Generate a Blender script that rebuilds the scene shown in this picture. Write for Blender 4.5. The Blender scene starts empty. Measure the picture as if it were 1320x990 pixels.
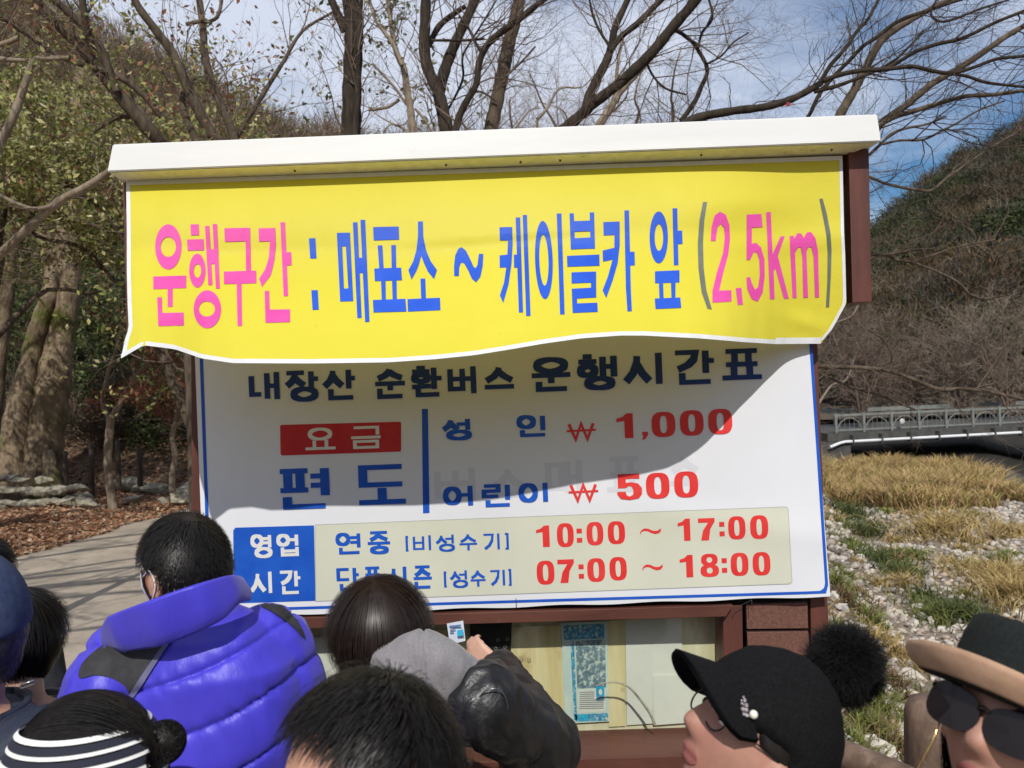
import bpy, bmesh, math, random
import numpy as np
from mathutils import Vector, Matrix, noise, geometry, Quaternion

SC = bpy.context.scene
COL = SC.collection
R = math.radians

# ------------------------------------------------------------------ camera
CAMZ = 2.0
ROLL = R(2.1)
FPX = 990.0                       # focal length in pixels of the 1320x990 photograph
cd = bpy.data.cameras.new('camera')
cd.sensor_width = 36.0
cd.lens = 36.0 * FPX / 1320.0
cd.clip_start = 0.05
cd.clip_end = 3000
cd.dof.use_dof = True
cd.dof.focus_distance = 2.45
cd.dof.aperture_fstop = 6.5
cam = bpy.data.objects.new('camera', cd)
COL.objects.link(cam)
c_, s_ = math.cos(ROLL), math.sin(ROLL)
RIGHT = Vector((c_, 0, -s_)); UP = Vector((s_, 0, c_)); FWD = Vector((0, 1, 0))
CAM = Vector((0, 0, CAMZ))
cam.matrix_world = Matrix(((RIGHT.x, UP.x, -FWD.x, 0), (RIGHT.y, UP.y, -FWD.y, 0), (RIGHT.z, UP.z, -FWD.z, CAMZ), (0, 0, 0, 1)))
SC.camera = cam

# ------------------------------------------------------------------ sun, sky, exposure
SUN_EL, SUN_AZ = R(44), R(1)     # azimuth: degrees to the left of straight behind the camera
sdir = Vector((-math.sin(SUN_AZ) * math.cos(SUN_EL), -math.cos(SUN_AZ) * math.cos(SUN_EL), math.sin(SUN_EL)))
sl = bpy.data.lights.new('sun', 'SUN')
sl.energy = 3.5
sl.angle = R(0.53)
sl.color = (1.0, 0.955, 0.88)
so = bpy.data.objects.new('sun', sl)
so.rotation_euler = sdir.to_track_quat('Z', 'Y').to_euler()
COL.objects.link(so)

w = bpy.data.worlds.new('World')
SC.world = w
w.use_nodes = True
nt = w.node_tree
nt.nodes.clear()
N = nt.nodes.new
L = nt.links.new
out = N('ShaderNodeOutputWorld'); bg = N('ShaderNodeBackground'); sky = N('ShaderNodeTexSky')
sky.sky_type = 'NISHITA'; sky.sun_disc = False
sky.sun_elevation = SUN_EL
sky.sun_rotation = math.atan2(sdir.x, sdir.y)
sky.altitude = 100; sky.air_density = 1.0; sky.dust_density = 0.6; sky.ozone_density = 2.0
bg.inputs['Strength'].default_value = 0.070
tc = N('ShaderNodeTexCoord'); mp = N('ShaderNodeMapping'); nz = N('ShaderNodeTexNoise'); rp = N('ShaderNodeValToRGB')
mp.inputs['Scale'].default_value = (1.0, 1.0, 2.1)
mp.inputs['Location'].default_value = (0.35, 0.1, 0.62)
nz.inputs['Scale'].default_value = 1.9; nz.inputs['Detail'].default_value = 7; nz.inputs['Roughness'].default_value = 0.56
nz.inputs['Distortion'].default_value = 0.35
rp.color_ramp.elements[0].position = 0.31; rp.color_ramp.elements[1].position = 0.49
rp.color_ramp.elements[0].color = (0.06, 0.06, 0.06, 1); rp.color_ramp.elements[1].color = (0.93, 0.93, 0.93, 1)
sep = N('ShaderNodeSeparateXYZ'); bias = N('ShaderNodeMath'); bias.operation = 'MULTIPLY_ADD'
L(tc.outputs['Generated'], mp.inputs['Vector']); L(mp.outputs['Vector'], nz.inputs['Vector'])
L(tc.outputs['Generated'], sep.inputs[0])
L(sep.outputs['X'], bias.inputs[0]); bias.inputs[1].default_value = -0.15; L(nz.outputs['Fac'], bias.inputs[2])
L(bias.outputs[0], rp.inputs['Fac'])
sat = N('ShaderNodeHueSaturation'); sat.inputs['Saturation'].default_value = 1.45; sat.inputs['Value'].default_value = 1.15
L(sky.outputs['Color'], sat.inputs['Color'])
mx = N('ShaderNodeMixRGB')
L(rp.outputs['Color'], mx.inputs['Fac']); L(sat.outputs['Color'], mx.inputs['Color1'])
mx.inputs['Color2'].default_value = (9.6, 10.4, 12.2, 1)
L(mx.outputs['Color'], bg.inputs['Color']); L(bg.outputs['Background'], out.inputs['Surface'])

SC.view_settings.view_transform = 'Standard'
SC.view_settings.look = 'None'
SC.view_settings.exposure = 0.10
SC.view_settings.gamma = 1.0
SC.render.engine = 'CYCLES'
SC.cycles.max_bounces = 8
SC.cycles.transparent_max_bounces = 12
SC.cycles.caustics_reflective = False
SC.cycles.caustics_refractive = False

# ------------------------------------------------------------------ helpers
def P(px, py, Y):
    """point at distance Y in front of the camera seen at pixel (px, py) of the 1320x990 photograph"""
    px, py, Y = float(px), float(py), float(Y)
    return CAM + Y * (((px - 660) / FPX) * RIGHT + ((495 - py) / FPX) * UP + FWD)

def ground_px(px, py, z=0.0):
    d = ((px - 660) / FPX) * RIGHT + ((495 - py) / FPX) * UP + FWD
    t = (z - CAMZ) / d.z
    return CAM + t * d

WOFF = {}

def tag(o, label=None, cat=None, group=None, kind=None):
    if label: o['label'] = label
    if cat: o['category'] = cat
    if group: o['group'] = group
    if kind: o['kind'] = kind
    return o

def empty(name, loc, label=None, cat=None, group=None, kind=None, parent=None):
    o = bpy.data.objects.new(name, None)
    o.empty_display_size = 0.1
    COL.objects.link(o)
    if parent is None:
        o.location = loc
        WOFF[o.name] = Vector(loc)
    else:
        o.parent = parent
        WOFF[o.name] = WOFF[parent.name]
    return tag(o, label, cat, group, kind)

def link_mesh(name, me, m=None, parent=None, smooth=False):
    """me holds world coordinates; shifted so that it hangs on its parent"""
    o = bpy.data.objects.new(name, me)
    COL.objects.link(o)
    off = WOFF[parent.name] if parent is not None else Vector((0, 0, 0))
    if parent is not None:
        o.parent = parent
        if off.length > 0: me.transform(Matrix.Translation(-off))
    WOFF[o.name] = off
    if m is not None:
        for mm in (m if isinstance(m, (list, tuple)) else [m]): me.materials.append(mm)
    if smooth:
        me.polygons.foreach_set('use_smooth', [True] * len(me.polygons))
    return o

def mk(name, verts, faces, m=None, parent=None, smooth=False):
    me = bpy.data.meshes.new(name)
    me.from_pydata([tuple(v) for v in verts], [], faces)
    me.update()
    return link_mesh(name, me, m, parent, smooth)

def mkbm(name, bm, m=None, parent=None, smooth=False):
    me = bpy.data.meshes.new(name)
    bm.to_mesh(me); bm.free()
    return link_mesh(name, me, m, parent, smooth)

def np_mesh(name, V, F, m=None, parent=None, smooth=False, colors=None):
    """V (n,3), F (k,3|4) arrays; colors per face (k,3)"""
    V = np.asarray(V, dtype=np.float32); F = np.asarray(F, dtype=np.int32)
    me = bpy.data.meshes.new(name)
    k, c = F.shape
    me.vertices.add(len(V)); me.vertices.foreach_set('co', V.ravel())
    me.loops.add(k * c); me.loops.foreach_set('vertex_index', F.ravel())
    me.polygons.add(k)
    me.polygons.foreach_set('loop_start', np.arange(0, k * c, c, dtype=np.int32))
    me.polygons.foreach_set('loop_total', np.full(k, c, dtype=np.int32))
    me.update(calc_edges=True)
    if colors is not None:
        ca = me.color_attributes.new('tint', 'FLOAT_COLOR', 'CORNER')
        cc = np.ones((k, c, 4), dtype=np.float32)
        colors = np.asarray(colors, dtype=np.float32)
        if len(colors) == len(V) and len(V) != k: cc[:, :, :3] = colors[F]
        else: cc[:, :, :3] = colors[:, None, :]
        ca.data.foreach_set('color', cc.ravel())
    return link_mesh(name, me, m, parent, smooth)

def box(bm, x0, x1, y0, y1, z0, z1, bev=0.0):
    g = bmesh.ops.create_cube(bm, size=1.0)
    for v in g['verts']:
        v.co = Vector((x0 + (v.co.x + .5) * (x1 - x0), y0 + (v.co.y + .5) * (y1 - y0), z0 + (v.co.z + .5) * (z1 - z0)))
    if bev > 0:
        es = list({e for v in g['verts'] for e in v.link_edges})
        bmesh.ops.bevel(bm, geom=es, offset=bev, segments=2, affect='EDGES', profile=.6)

def prism(bm, quad, dy, bev=0.0):
    """quad: 4 world points (front face, any winding), extruded by +dy along Y"""
    f = [bm.verts.new(q) for q in quad]
    b = [bm.verts.new(Vector(q) + Vector((0, dy, 0))) for q in quad]
    n = len(quad)
    bm.faces.new(f); bm.faces.new(b[::-1])
    fs = []
    for i in range(n):
        fs.append(bm.faces.new((f[i], b[i], b[(i + 1) % n], f[(i + 1) % n])))
    bmesh.ops.recalc_face_normals(bm, faces=list({ff for v in f + b for ff in v.link_faces}))
    if bev > 0:
        es = list({e for v in f + b for e in v.link_edges})
        bmesh.ops.bevel(bm, geom=es, offset=bev, segments=2, affect='EDGES', profile=.6)

def tube_np(paths, sides=5, cap=False):
    """paths: list of (points, radii). returns V, F(quads)"""
    VV = []; FF = []; base = 0
    ang = np.linspace(0, 2 * math.pi, sides, endpoint=False)
    ca, sa = np.cos(ang), np.sin(ang)
    for pts, rad in paths:
        p = np.asarray(pts, dtype=np.float64); r = np.asarray(rad, dtype=np.float64)
        n = len(p)
        t = np.empty_like(p)
        t[1:-1] = p[2:] - p[:-2]; t[0] = p[1] - p[0]; t[-1] = p[-1] - p[-2]
        t /= np.linalg.norm(t, axis=1, keepdims=True) + 1e-12
        ref = np.array([0.31, 0.17, 0.93]) if abs(t[0, 2]) < 0.85 else np.array([0.9, 0.4, 0.1])
        u = np.cross(t, ref); u /= np.linalg.norm(u, axis=1, keepdims=True) + 1e-12
        v = np.cross(t, u)
        ring = p[:, None, :] + r[:, None, None] * (u[:, None, :] * ca[None, :, None] + v[:, None, :] * sa[None, :, None])
        VV.append(ring.reshape(-1, 3))
        i = np.arange(n - 1)[:, None]; j = np.arange(sides)[None, :]; j2 = (j + 1) % sides
        q = np.stack([i * sides + j, i * sides + j2, (i + 1) * sides + j2, (i + 1) * sides + j], axis=-1).reshape(-1, 4) + base
        FF.append(q)
        base += n * sides
    return np.concatenate(VV), np.concatenate(FF)

def catmull(pts, k=4):
    p = [Vector(q) for q in pts]
    if len(p) < 3: 
        return [p[0].lerp(p[-1], i / k) for i in range(k + 1)]
    p = [p[0] * 2 - p[1]] + p + [p[-1] * 2 - p[-2]]
    o = []
    for i in range(1, len(p) - 2):
        for j in range(k):
            t = j / k
            a, b, c, d = p[i - 1], p[i], p[i + 1], p[i + 2]
            o.append(.5 * ((2 * b) + (c - a) * t + (2 * a - 5 * b + 4 * c - d) * t * t + (3 * b - a - 3 * c + d) * t ** 3))
    o.append(p[-2])
    return o

def mat(name, c1, c2=None, scale=6.0, rough=.6, bump=0.0, bscale=40.0, metal=0.0, spec=.5, stretch=(1, 1, 1), bstretch=None,
        detail=6, lo=.35, hi=.65, sheen=0.0, coat=0.0, attr=False, c3=None, scale3=2.0, lo3=.55, hi3=.7, transl=0.0, bdist=.01, rvar=0.0):
    m = bpy.data.materials.new(name)
    m.use_nodes = True
    t = m.node_tree; n = t.nodes; l = t.links
    b = n['Principled BSDF']
    b.inputs['Roughness'].default_value = rough
    b.inputs['Metallic'].default_value = metal
    b.inputs['Specular IOR Level'].default_value = spec
    if sheen: b.inputs['Sheen Weight'].default_value = sheen; b.inputs['Sheen Roughness'].default_value = .5
    if coat: b.inputs['Coat Weight'].default_value = coat; b.inputs['Coat Roughness'].default_value = .25
    co = n.new('ShaderNodeTexCoord')
    def nse(sc, st, det=detail):
        mpn = n.new('ShaderNodeMapping'); mpn.inputs['Scale'].default_value = st
        l.new(co.outputs['Object'], mpn.inputs['Vector'])
        q = n.new('ShaderNodeTexNoise'); q.inputs['Scale'].default_value = sc; q.inputs['Detail'].default_value = det
        q.inputs['Roughness'].default_value = .6
        l.new(mpn.outputs['Vector'], q.inputs['Vector'])
        return q
    col = None
    if c2 is not None:
        q = nse(scale, stretch)
        r_ = n.new('ShaderNodeValToRGB')
        r_.color_ramp.elements[0].position = lo; r_.color_ramp.elements[1].position = hi
        r_.color_ramp.elements[0].color = (*c1, 1); r_.color_ramp.elements[1].color = (*c2, 1)
        l.new(q.outputs['Fac'], r_.inputs['Fac']); col = r_.outputs['Color']
        if rvar:
            mr = n.new('ShaderNodeMapRange'); mr.inputs['To Min'].default_value = rough - rvar; mr.inputs['To Max'].default_value = rough + rvar
            l.new(q.outputs['Fac'], mr.inputs['Value']); l.new(mr.outputs[0], b.inputs['Roughness'])
    if c3 is not None:
        q = nse(scale3, (1, 1, 1))
        r2 = n.new('ShaderNodeValToRGB'); r2.color_ramp.elements[0].position = lo3; r2.color_ramp.elements[1].position = hi3
        l.new(q.outputs['Fac'], r2.inputs['Fac'])
        m3 = n.new('ShaderNodeMixRGB'); l.new(r2.outputs['Color'], m3.inputs['Fac'])
        if col is not None: l.new(col, m3.inputs['Color1'])
        else: m3.inputs['Color1'].default_value = (*c1, 1)
        m3.inputs['Color2'].default_value = (*c3, 1); col = m3.outputs['Color']
    if attr:
        a = n.new('ShaderNodeVertexColor'); a.layer_name = 'tint'
        if col is None: col = a.outputs['Color']
        else:
            mm = n.new('ShaderNodeMixRGB'); mm.blend_type = 'MULTIPLY'; mm.inputs['Fac'].default_value = 1
            l.new(a.outputs['Color'], mm.inputs['Color1']); l.new(col, mm.inputs['Color2']); col = mm.outputs['Color']
    if col is not None: l.new(col, b.inputs['Base Color'])
    else: b.inputs['Base Color'].default_value = (*c1, 1)
    if bump:
        q = nse(bscale, bstretch or stretch)
        bp = n.new('ShaderNodeBump'); bp.inputs['Strength'].default_value = bump; bp.inputs['Distance'].default_value = bdist
        l.new(q.outputs['Fac'], bp.inputs['Height']); l.new(bp.outputs['Normal'], b.inputs['Normal'])
    if transl:
        tr = n.new('ShaderNodeBsdfTranslucent'); ms = n.new('ShaderNodeMixShader'); ms.inputs['Fac'].default_value = transl
        if col is not None: l.new(col, tr.inputs['Color'])
        else: tr.inputs['Color'].default_value = (*c1, 1)
        o = n['Material Output']
        l.new(b.outputs[0], ms.inputs[1]); l.new(tr.outputs[0], ms.inputs[2]); l.new(ms.outputs[0], o.inputs['Surface'])
    return m

def smooth01(t):
    t = min(1.0, max(0.0, t)); return t * t * (3 - 2 * t)
# ================================================================== NOTICE KIOSK
YB = 2.50                         # distance of the board's front plane
M_wood = mat('brown painted wood', (.072, .022, .014), (.115, .04, .027), scale=9, stretch=(.35, 1, 1.6), rough=.55, bump=.25, bscale=60, bstretch=(.2, 1, 1), c3=(.16, .085, .06), scale3=17, lo3=.66, hi3=.76, bdist=.003)
M_woodv = mat('brown painted wood upright', (.075, .022, .015), (.12, .038, .026), scale=9, stretch=(1.6, 1, .3), rough=.55, bump=.3, bscale=60, bstretch=(1, 1, .2), c3=(.17, .09, .06), scale3=19, lo3=.68, hi3=.76, bdist=.003)
M_woodtex = mat('brown grained panel', (.10, .04, .028), (.17, .075, .052), scale=160, stretch=(1, 1, 1), rough=.7, bump=.4, bscale=220, bdist=.002)
M_dark = mat('dark interior board', (.012, .009, .008), (.02, .014, .012), scale=5, rough=.8)
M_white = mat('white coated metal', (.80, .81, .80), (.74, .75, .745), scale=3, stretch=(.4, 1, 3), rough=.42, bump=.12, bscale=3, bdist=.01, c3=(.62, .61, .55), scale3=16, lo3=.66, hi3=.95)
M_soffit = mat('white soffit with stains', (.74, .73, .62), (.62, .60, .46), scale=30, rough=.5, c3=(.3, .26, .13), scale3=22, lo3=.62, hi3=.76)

kb = P(660, 495, YB + .12); kb.z = 0
kiosk = empty('notice_kiosk', kb, 'brown wooden notice kiosk with a white roof, a glass case and two big banners', 'kiosk')

def kquad(name, pts, y, dy, m, bev=.002, parent=None):
    """slab whose front face has its corners at photo pixels pts at distance y, dy thick"""
    bm = bmesh.new()
    prism(bm, [P(a, b, y) for a, b in pts], dy, bev)
    return mkbm(name, bm, m, parent or kiosk)

def top_y(px): return 217 - (px - 165) * .0372 + 6          # line of the header's top
def hb_y(px): return 427 - (px - 160) * .0385               # line of the header's bottom

# roof: hollow fascia + sloped soffit
yf = YB - .10
bm = bmesh.new()
rf = [P(145, 186, yf), P(1131, 147, yf), P(1136, 182, yf), P(138, 221, yf)]
for q in rf: pass
D = .46
F_ = [bm.verts.new(q) for q in rf]
B_ = [bm.verts.new(q + Vector((0, D, .015 if i < 2 else 0))) for i, q in enumerate(rf)]
bm.faces.new(F_)
bm.faces.new((F_[0], B_[0], B_[1], F_[1])); bm.faces.new(B_[::-1])
bm.faces.new((F_[0], F_[3], B_[3], B_[0])); bm.faces.new((F_[1], B_[1], B_[2], F_[2]))
bm.faces.new((F_[3], F_[2], B_[2], B_[3]))
bmesh.ops.recalc_face_normals(bm, faces=bm.faces)
bmesh.ops.bevel(bm, geom=list(bm.edges), offset=.003, segments=2, affect='EDGES')
roof = mkbm('roof', bm, M_white, kiosk)
# soffit strip slopes down from the fascia's lower edge to the board
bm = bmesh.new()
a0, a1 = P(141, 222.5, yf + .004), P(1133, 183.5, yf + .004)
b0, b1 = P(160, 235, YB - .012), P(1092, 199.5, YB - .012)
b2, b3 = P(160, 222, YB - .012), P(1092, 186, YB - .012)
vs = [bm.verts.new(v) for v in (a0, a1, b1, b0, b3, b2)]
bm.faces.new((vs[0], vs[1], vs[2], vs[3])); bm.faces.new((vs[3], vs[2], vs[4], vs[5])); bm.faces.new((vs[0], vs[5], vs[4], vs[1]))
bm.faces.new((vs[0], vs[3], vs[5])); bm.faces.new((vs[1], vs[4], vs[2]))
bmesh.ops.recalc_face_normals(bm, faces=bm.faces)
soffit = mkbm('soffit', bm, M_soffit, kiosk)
M_rust = mat('dark screw head', (.05, .03, .015), rough=.6, metal=.4)
for px in (380, 575, 671, 722, 904, 1072):
    yy = 222.5 - (px - 141) * .0393 + 7.5
    bm = bmesh.new()
    bmesh.ops.create_uvsphere(bm, u_segments=8, v_segments=5, radius=.0035)
    bmesh.ops.translate(bm, verts=bm.verts, vec=P(px, yy, yf + .038))
    mkbm('screw', bm, M_rust, soffit, True)

# header box: back board, side boards
kquad('header_board', [(166, 236), (1088, 200), (1092, 392), (166, 428)], YB + .02, .05, M_dark, .001)
kquad('side_board_and_gap', [(1094, 193), (1120, 192), (1124, 389), (1099, 390)], YB - .03, .16, M_woodv)
kquad('side_board_and_gap', [(1086, 203), (1093.5, 203), (1098, 391), (1089, 391)], YB + .012, .006, M_dark, .001)  # dark strip put in for the shade of the gap beside the post
kquad('side_board_and_gap', [(158, 232), (167, 232), (171, 427), (163, 427)], YB - .0, .13, M_woodv)
kquad('header_rail', [(168, 421), (1090, 385), (1091, 395), (168, 431)], YB - .005, .022, M_wood)

# lower body posts
def gz(px, Y):  # pixel row of the ground (z = 0) at column px and distance Y
    d = (px - 660) / FPX
    # z = CAMZ + Y*(-d*s + v*c) = 0
    v = (-CAMZ / Y + d * s_) / c_
    return 495 - v * FPX
for (xa, xb, xc, xd, yt) in ((247, 262, 268, 250, 428), (1036, 1053, 1078, 1050, 396)):
    pass
kquad('post', [(246, 428), (262, 428), (268, gz(268, 2.52)), (250, gz(250, 2.52))], YB + .02, .10, M_woodv)
kquad('post', [(1036, 396), (1052, 396), (1086, gz(1080, 2.52)), (1056, gz(1056, 2.52))], YB + .02, .10, M_woodv)
kquad('post', [(932, 781), (957, 780), (964, gz(960, 2.52)), (938, gz(940, 2.52))], YB - .004, .10, M_woodv)
# board behind the white sheet
kquad('back_board', [(264, 430), (1035, 400), (1052, 775), (268, 800)], YB + .03, .03, M_dark, .001)
kquad('back_board', [(300, 796), (1056, 770), (1068, gz(1060, 2.6) - 60), (300, gz(300, 2.6) - 60)], YB + .135, .02, M_dark, .001)
# rails of the glass case
kquad('case_rail', [(268, 800), (945, 780), (936, 795), (268, 814)], YB - .03, .05, M_wood)
kquad('wood_panel', [(962, 779), (1041, 776.5), (1042, 810), (963, 811)], YB + .004, .02, M_woodtex)
kquad('wood_panel', [(963, 815), (1042, 814), (1046, 856), (965, 858)], YB + .012, .02, M_woodtex)
kquad('wood_panel', [(965, 862), (1046, 860), (1049, 902), (967, 904)], YB + .012, .02, M_woodtex)
kquad('wood_panel', [(967, 908), (1049, 906), (1052, 950), (969, 952)], YB + .012, .02, M_woodtex)
# sill: ledge and front face
bm = bmesh.new()
ybk, yfr = YB + .12, YB - .085
pa, pb = P(268, 953, YB + .12), P(936, 933, YB + .12)
z_top = [pa.z, pb.z]
xa, xb = pa.x, pb.x
q = [Vector((xa, yfr, z_top[0] - .004)), Vector((xb, yfr, z_top[1] - .004)), Vector((xb, yfr, z_top[1] - .075)), Vector((xa, yfr, z_top[0] - .075))]
prism(bm, q, .205, .003)
mkbm('sill', bm, M_wood, kiosk)
kquad('lower_board', [(270, 985), (938, 962), (948, gz(948, 2.56) - 25), (275, gz(275, 2.56) - 25)], YB + .055, .03, M_dark, .001)

# case interior: backing and sheets of aged paper
M_pap = mat('aged cream board', (.62, .54, .33), (.80, .74, .55), scale=7, stretch=(3, 1, .25), rough=.8, c3=(.42, .33, .13), scale3=9, lo3=.56, hi3=.8, lo=.3, hi=.6)
M_pap2 = mat('yellow stained paper', (.66, .52, .24), (.80, .70, .42), scale=6, stretch=(4, 1, .3), rough=.8, c3=(.45, .33, .12), scale3=11, lo3=.58, hi3=.8)
M_pap3 = mat('white paper', (.80, .79, .72), (.72, .71, .66), scale=9, rough=.75, c3=(.55, .53, .48), scale3=20, lo3=.62, hi3=.8)
yi = YB + .105
kquad('backing_board', [(268, 796), (934, 776), (938, 942), (270, 965)], yi + .006, .02, M_pap, .001)
def paper(name, pts, y, m, label, cat):
    bm = bmesh.new()
    prism(bm, [P(a, b, y) for a, b in pts], .0015)
    o = mkbm(name, bm, m)
    return tag(o, label, cat)
e_ = paper('paper_sheet', [(556, 812), (723, 806), (726, 935), (556, 941)], yi, M_pap2, 'yellowed perforated paper sheet in the glass case left of the blue poster', 'paper')
paper('paper_sheet', [(783, 800), (806, 799), (806, 936), (785, 937)], yi - .001, M_pap2, 'narrow yellow paper strip between the blue poster and the blank sheets', 'paper')
paper('paper_sheet', [(806, 798), (879, 795), (880, 930), (808, 935)], yi - .002, M_pap3, 'tall blank whitish paper with a brown rust stain', 'paper')
paper('paper_sheet', [(842, 871), (925, 868), (925, 929), (842, 935)], yi - .006, M_pap3, 'small blank white sheet pinned low in the case beside the black cap', 'paper')
M_glue = mat('rust stain', (.35, .13, .03), (.5, .25, .06), scale=40, rough=.8)
paper('paper_sheet', [(402, 822), (440, 820), (440, 960), (402, 962)], yi - .002, M_pap3, 'pale paper at the left end of the case beside the long dark hair', 'paper')
# dark slab with round hole rims
M_plate = mat('dark metal plate', (.03, .03, .035), rough=.45, metal=.5)
pl = empty('dark_slab', P(650, 840, yi - .012), 'dark slab with round hole rims in the case above the raised hand', 'plate')
bm = bmesh.new(); prism(bm, [P(a, b, yi - .012) for a, b in ((606, 802), (660, 800), (658, 846), (606, 850))], .006)
mkbm('plate', bm, M_plate, pl)
M_hole = mat('hole rim', (.5, .48, .4), rough=.5, metal=.6)
for (hx, hy) in ((642, 825), (654, 824), (651, 834), (639, 836), (663, 849), (672, 848), (682, 849)):
    pts = [P(hx + 1.9 * math.cos(a), hy + 1.9 * math.sin(a), yi - .014) for a in np.linspace(0, 2 * math.pi, 11)]
    V, F = tube_np([(pts, [.0011] * 11)], 4)
    np_mesh('hole_rim', V, F, M_hole, pl)

# blue poster
po = empty('poster', P(765, 870, yi - .003), 'blue and white printed poster with a small portrait photo in the glass case', 'poster')
M_pbase = mat('faded poster paper', (.52, .66, .66), (.70, .78, .70), scale=18, rough=.5)
M_pblue = mat('poster blue print', (.03, .22, .42), (.10, .42, .62), scale=55, rough=.5, c3=(.6, .68, .66), scale3=90, lo3=.52, hi3=.6)
M_pdk = mat('poster dark picture', (.09, .16, .22), (.24, .34, .38), scale=34, rough=.5, c3=(.62, .68, .64), scale3=60, lo3=.50, hi3=.60)
M_pcy = mat('poster cyan print', (.02, .33, .58), (.06, .5, .75), scale=40, rough=.45)
M_pwh = mat('poster white print', (.78, .78, .72), (.70, .70, .66), scale=30, rough=.5)
M_ptx = mat('poster small text', (.18, .2, .24), rough=.6)
def flat(name, pts, y, m, parent):
    return mk(name, [P(a, b, y) for a, b in pts], [tuple(range(len(pts)))], m, parent)
yp = yi - .004
flat('paper', [(723, 803), (783, 801), (785, 930), (729, 933)], yp, M_pbase, po)
flat('print', [(726, 806), (779, 804), (779, 823), (727, 825)], yp - .0006, M_pblue, po)
flat('print', [(735, 826), (740, 826), (744, 928), (740, 928)], yp - .0006, M_pblue, po)
pic = flat('picture', [(742, 826), (780, 824), (781, 886), (744, 888)], yp - .0006, M_pdk, po)
flat('print', [(744, 889), (781, 887), (781, 917), (745, 919)], yp - .0006, M_pwh, po)
flat('print', [(741, 921), (784, 919), (784, 929), (742, 930)], yp - .0006, M_pblue, po)
flat('print', [(745, 921), (758, 920.5), (758, 929.5), (746, 930)], yp - .0012, M_pcy, po)
pt = flat('portrait', [(768, 885), (779, 884), (779, 903), (769, 904)], yp - .0018, M_pcy, po)
fc = [(774 + 2.4 * math.cos(a), 892 + 4 * math.sin(a)) for a in np.linspace(0, 2 * math.pi, 12, endpoint=False)]
flat('face_print', fc, yp - .0026, M_pwh, pt)
flat('shoulder_print', [(770, 903), (771.5, 898), (774, 896.5), (776.5, 898), (778.5, 903)], yp - .0024, M_ptx, pt)
for i in range(9):
    yy = 892 + i * 2.6
    x1 = 766 if i < 5 else 778
    flat('text_line', [(747, yy), (x1, yy - .5), (x1, yy + .5), (747, yy + .9)], yp - .0014, M_ptx, po)

# glass pane and crack
gm = bpy.data.materials.new('thin window glass'); gm.use_nodes = True
t = gm.node_tree; n = t.nodes; l = t.links
n.remove(n['Principled BSDF'])
tr = n.new('ShaderNodeBsdfTransparent'); tr.inputs['Color'].default_value = (.93, .95, .93, 1)
gl = n.new('ShaderNodeBsdfGlossy'); gl.inputs['Roughness'].default_value = .03
lw = n.new('ShaderNodeLayerWeight'); lw.inputs['Blend'].default_value = .5
pw = n.new('ShaderNodeMath'); pw.operation = 'POWER'; pw.inputs[1].default_value = 4
l.new(lw.outputs['Facing'], pw.inputs[0])
fr = n.new('ShaderNodeMath'); fr.operation = 'MULTIPLY_ADD'; fr.inputs[1].default_value = .8; fr.inputs[2].default_value = .03
l.new(pw.outputs[0], fr.inputs[0])
ms = n.new('ShaderNodeMixShader')
l.new(fr.outputs[0], ms.inputs[0]); l.new(tr.outputs[0], ms.inputs[1]); l.new(gl.outputs[0], ms.inputs[2]); l.new(ms.outputs[0], n['Material Output'].inputs['Surface'])
bm = bmesh.new()
g1, g2, g3, g4 = P(269, 806, YB + .022), P(930, 786, YB + .022), P(937, 936, YB + .022), P(270, 958, YB + .022)
prism(bm, [g1, g2, g3, g4], .004)
glass = mkbm('glass_pane', bm, gm, kiosk)
M_crack = mat('grey cable', (.16, .16, .13), (.38, .36, .26), scale=60, rough=.5)
cp = catmull([P(a, b, YB + .014) for a, b in ((768, 884), (780, 880.5), (797, 880), (812, 887), (826, 903), (838, 920), (844, 934))], 5)
V, F = tube_np([(cp, list(np.linspace(.0016, .0052, len(cp))))], 8)
tag(np_mesh('cable', V, F, M_crack, None, True), 'bent grey cable arching down across the glass case right of the blue poster', 'cable')

# ------------------------------------------------------------------ printing with strokes (one mesh per character)
def split_tris(tris, mx=11.0):
    outp = []; st = list(tris)
    while st:
        a, b, c = st.pop()
        la = (a[0]-b[0])**2+(a[1]-b[1])**2; lb = (b[0]-c[0])**2+(b[1]-c[1])**2; lc = (c[0]-a[0])**2+(c[1]-a[1])**2
        mm = max(la, lb, lc)
        if mm <= mx * mx: outp.append((a, b, c)); continue
        if mm == la: m_ = ((a[0]+b[0])/2, (a[1]+b[1])/2); st += [(a, m_, c), (m_, b, c)]
        elif mm == lb: m_ = ((b[0]+c[0])/2, (b[1]+c[1])/2); st += [(a, b, m_), (a, m_, c)]
        else: m_ = ((c[0]+a[0])/2, (c[1]+a[1])/2); st += [(a, b, m_), (m_, b, c)]
    return outp

def poly_tris(poly, holes=()):
    loops = [[Vector((x, y, 0)) for x, y in poly]] + [[Vector((x, y, 0)) for x, y in h] for h in holes]
    flatp = [(v.x, v.y) for lp in loops for v in lp]
    return [tuple(flatp[i] for i in t) for t in geometry.tessellate_polygon(loops)]

def ring_pts(cx, cy, rx, ry, sh=0.0, n=36, p=2.0):
    o = []
    for i in range(n):
        a = 2 * math.pi * i / n
        ca, sa = math.cos(a), math.sin(a)
        x = rx * math.copysign(abs(ca) ** (2 / p), ca); y = ry * math.copysign(abs(sa) ** (2 / p), sa)
        o.append((cx + x + sh * y, cy + y))
    return o

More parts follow.
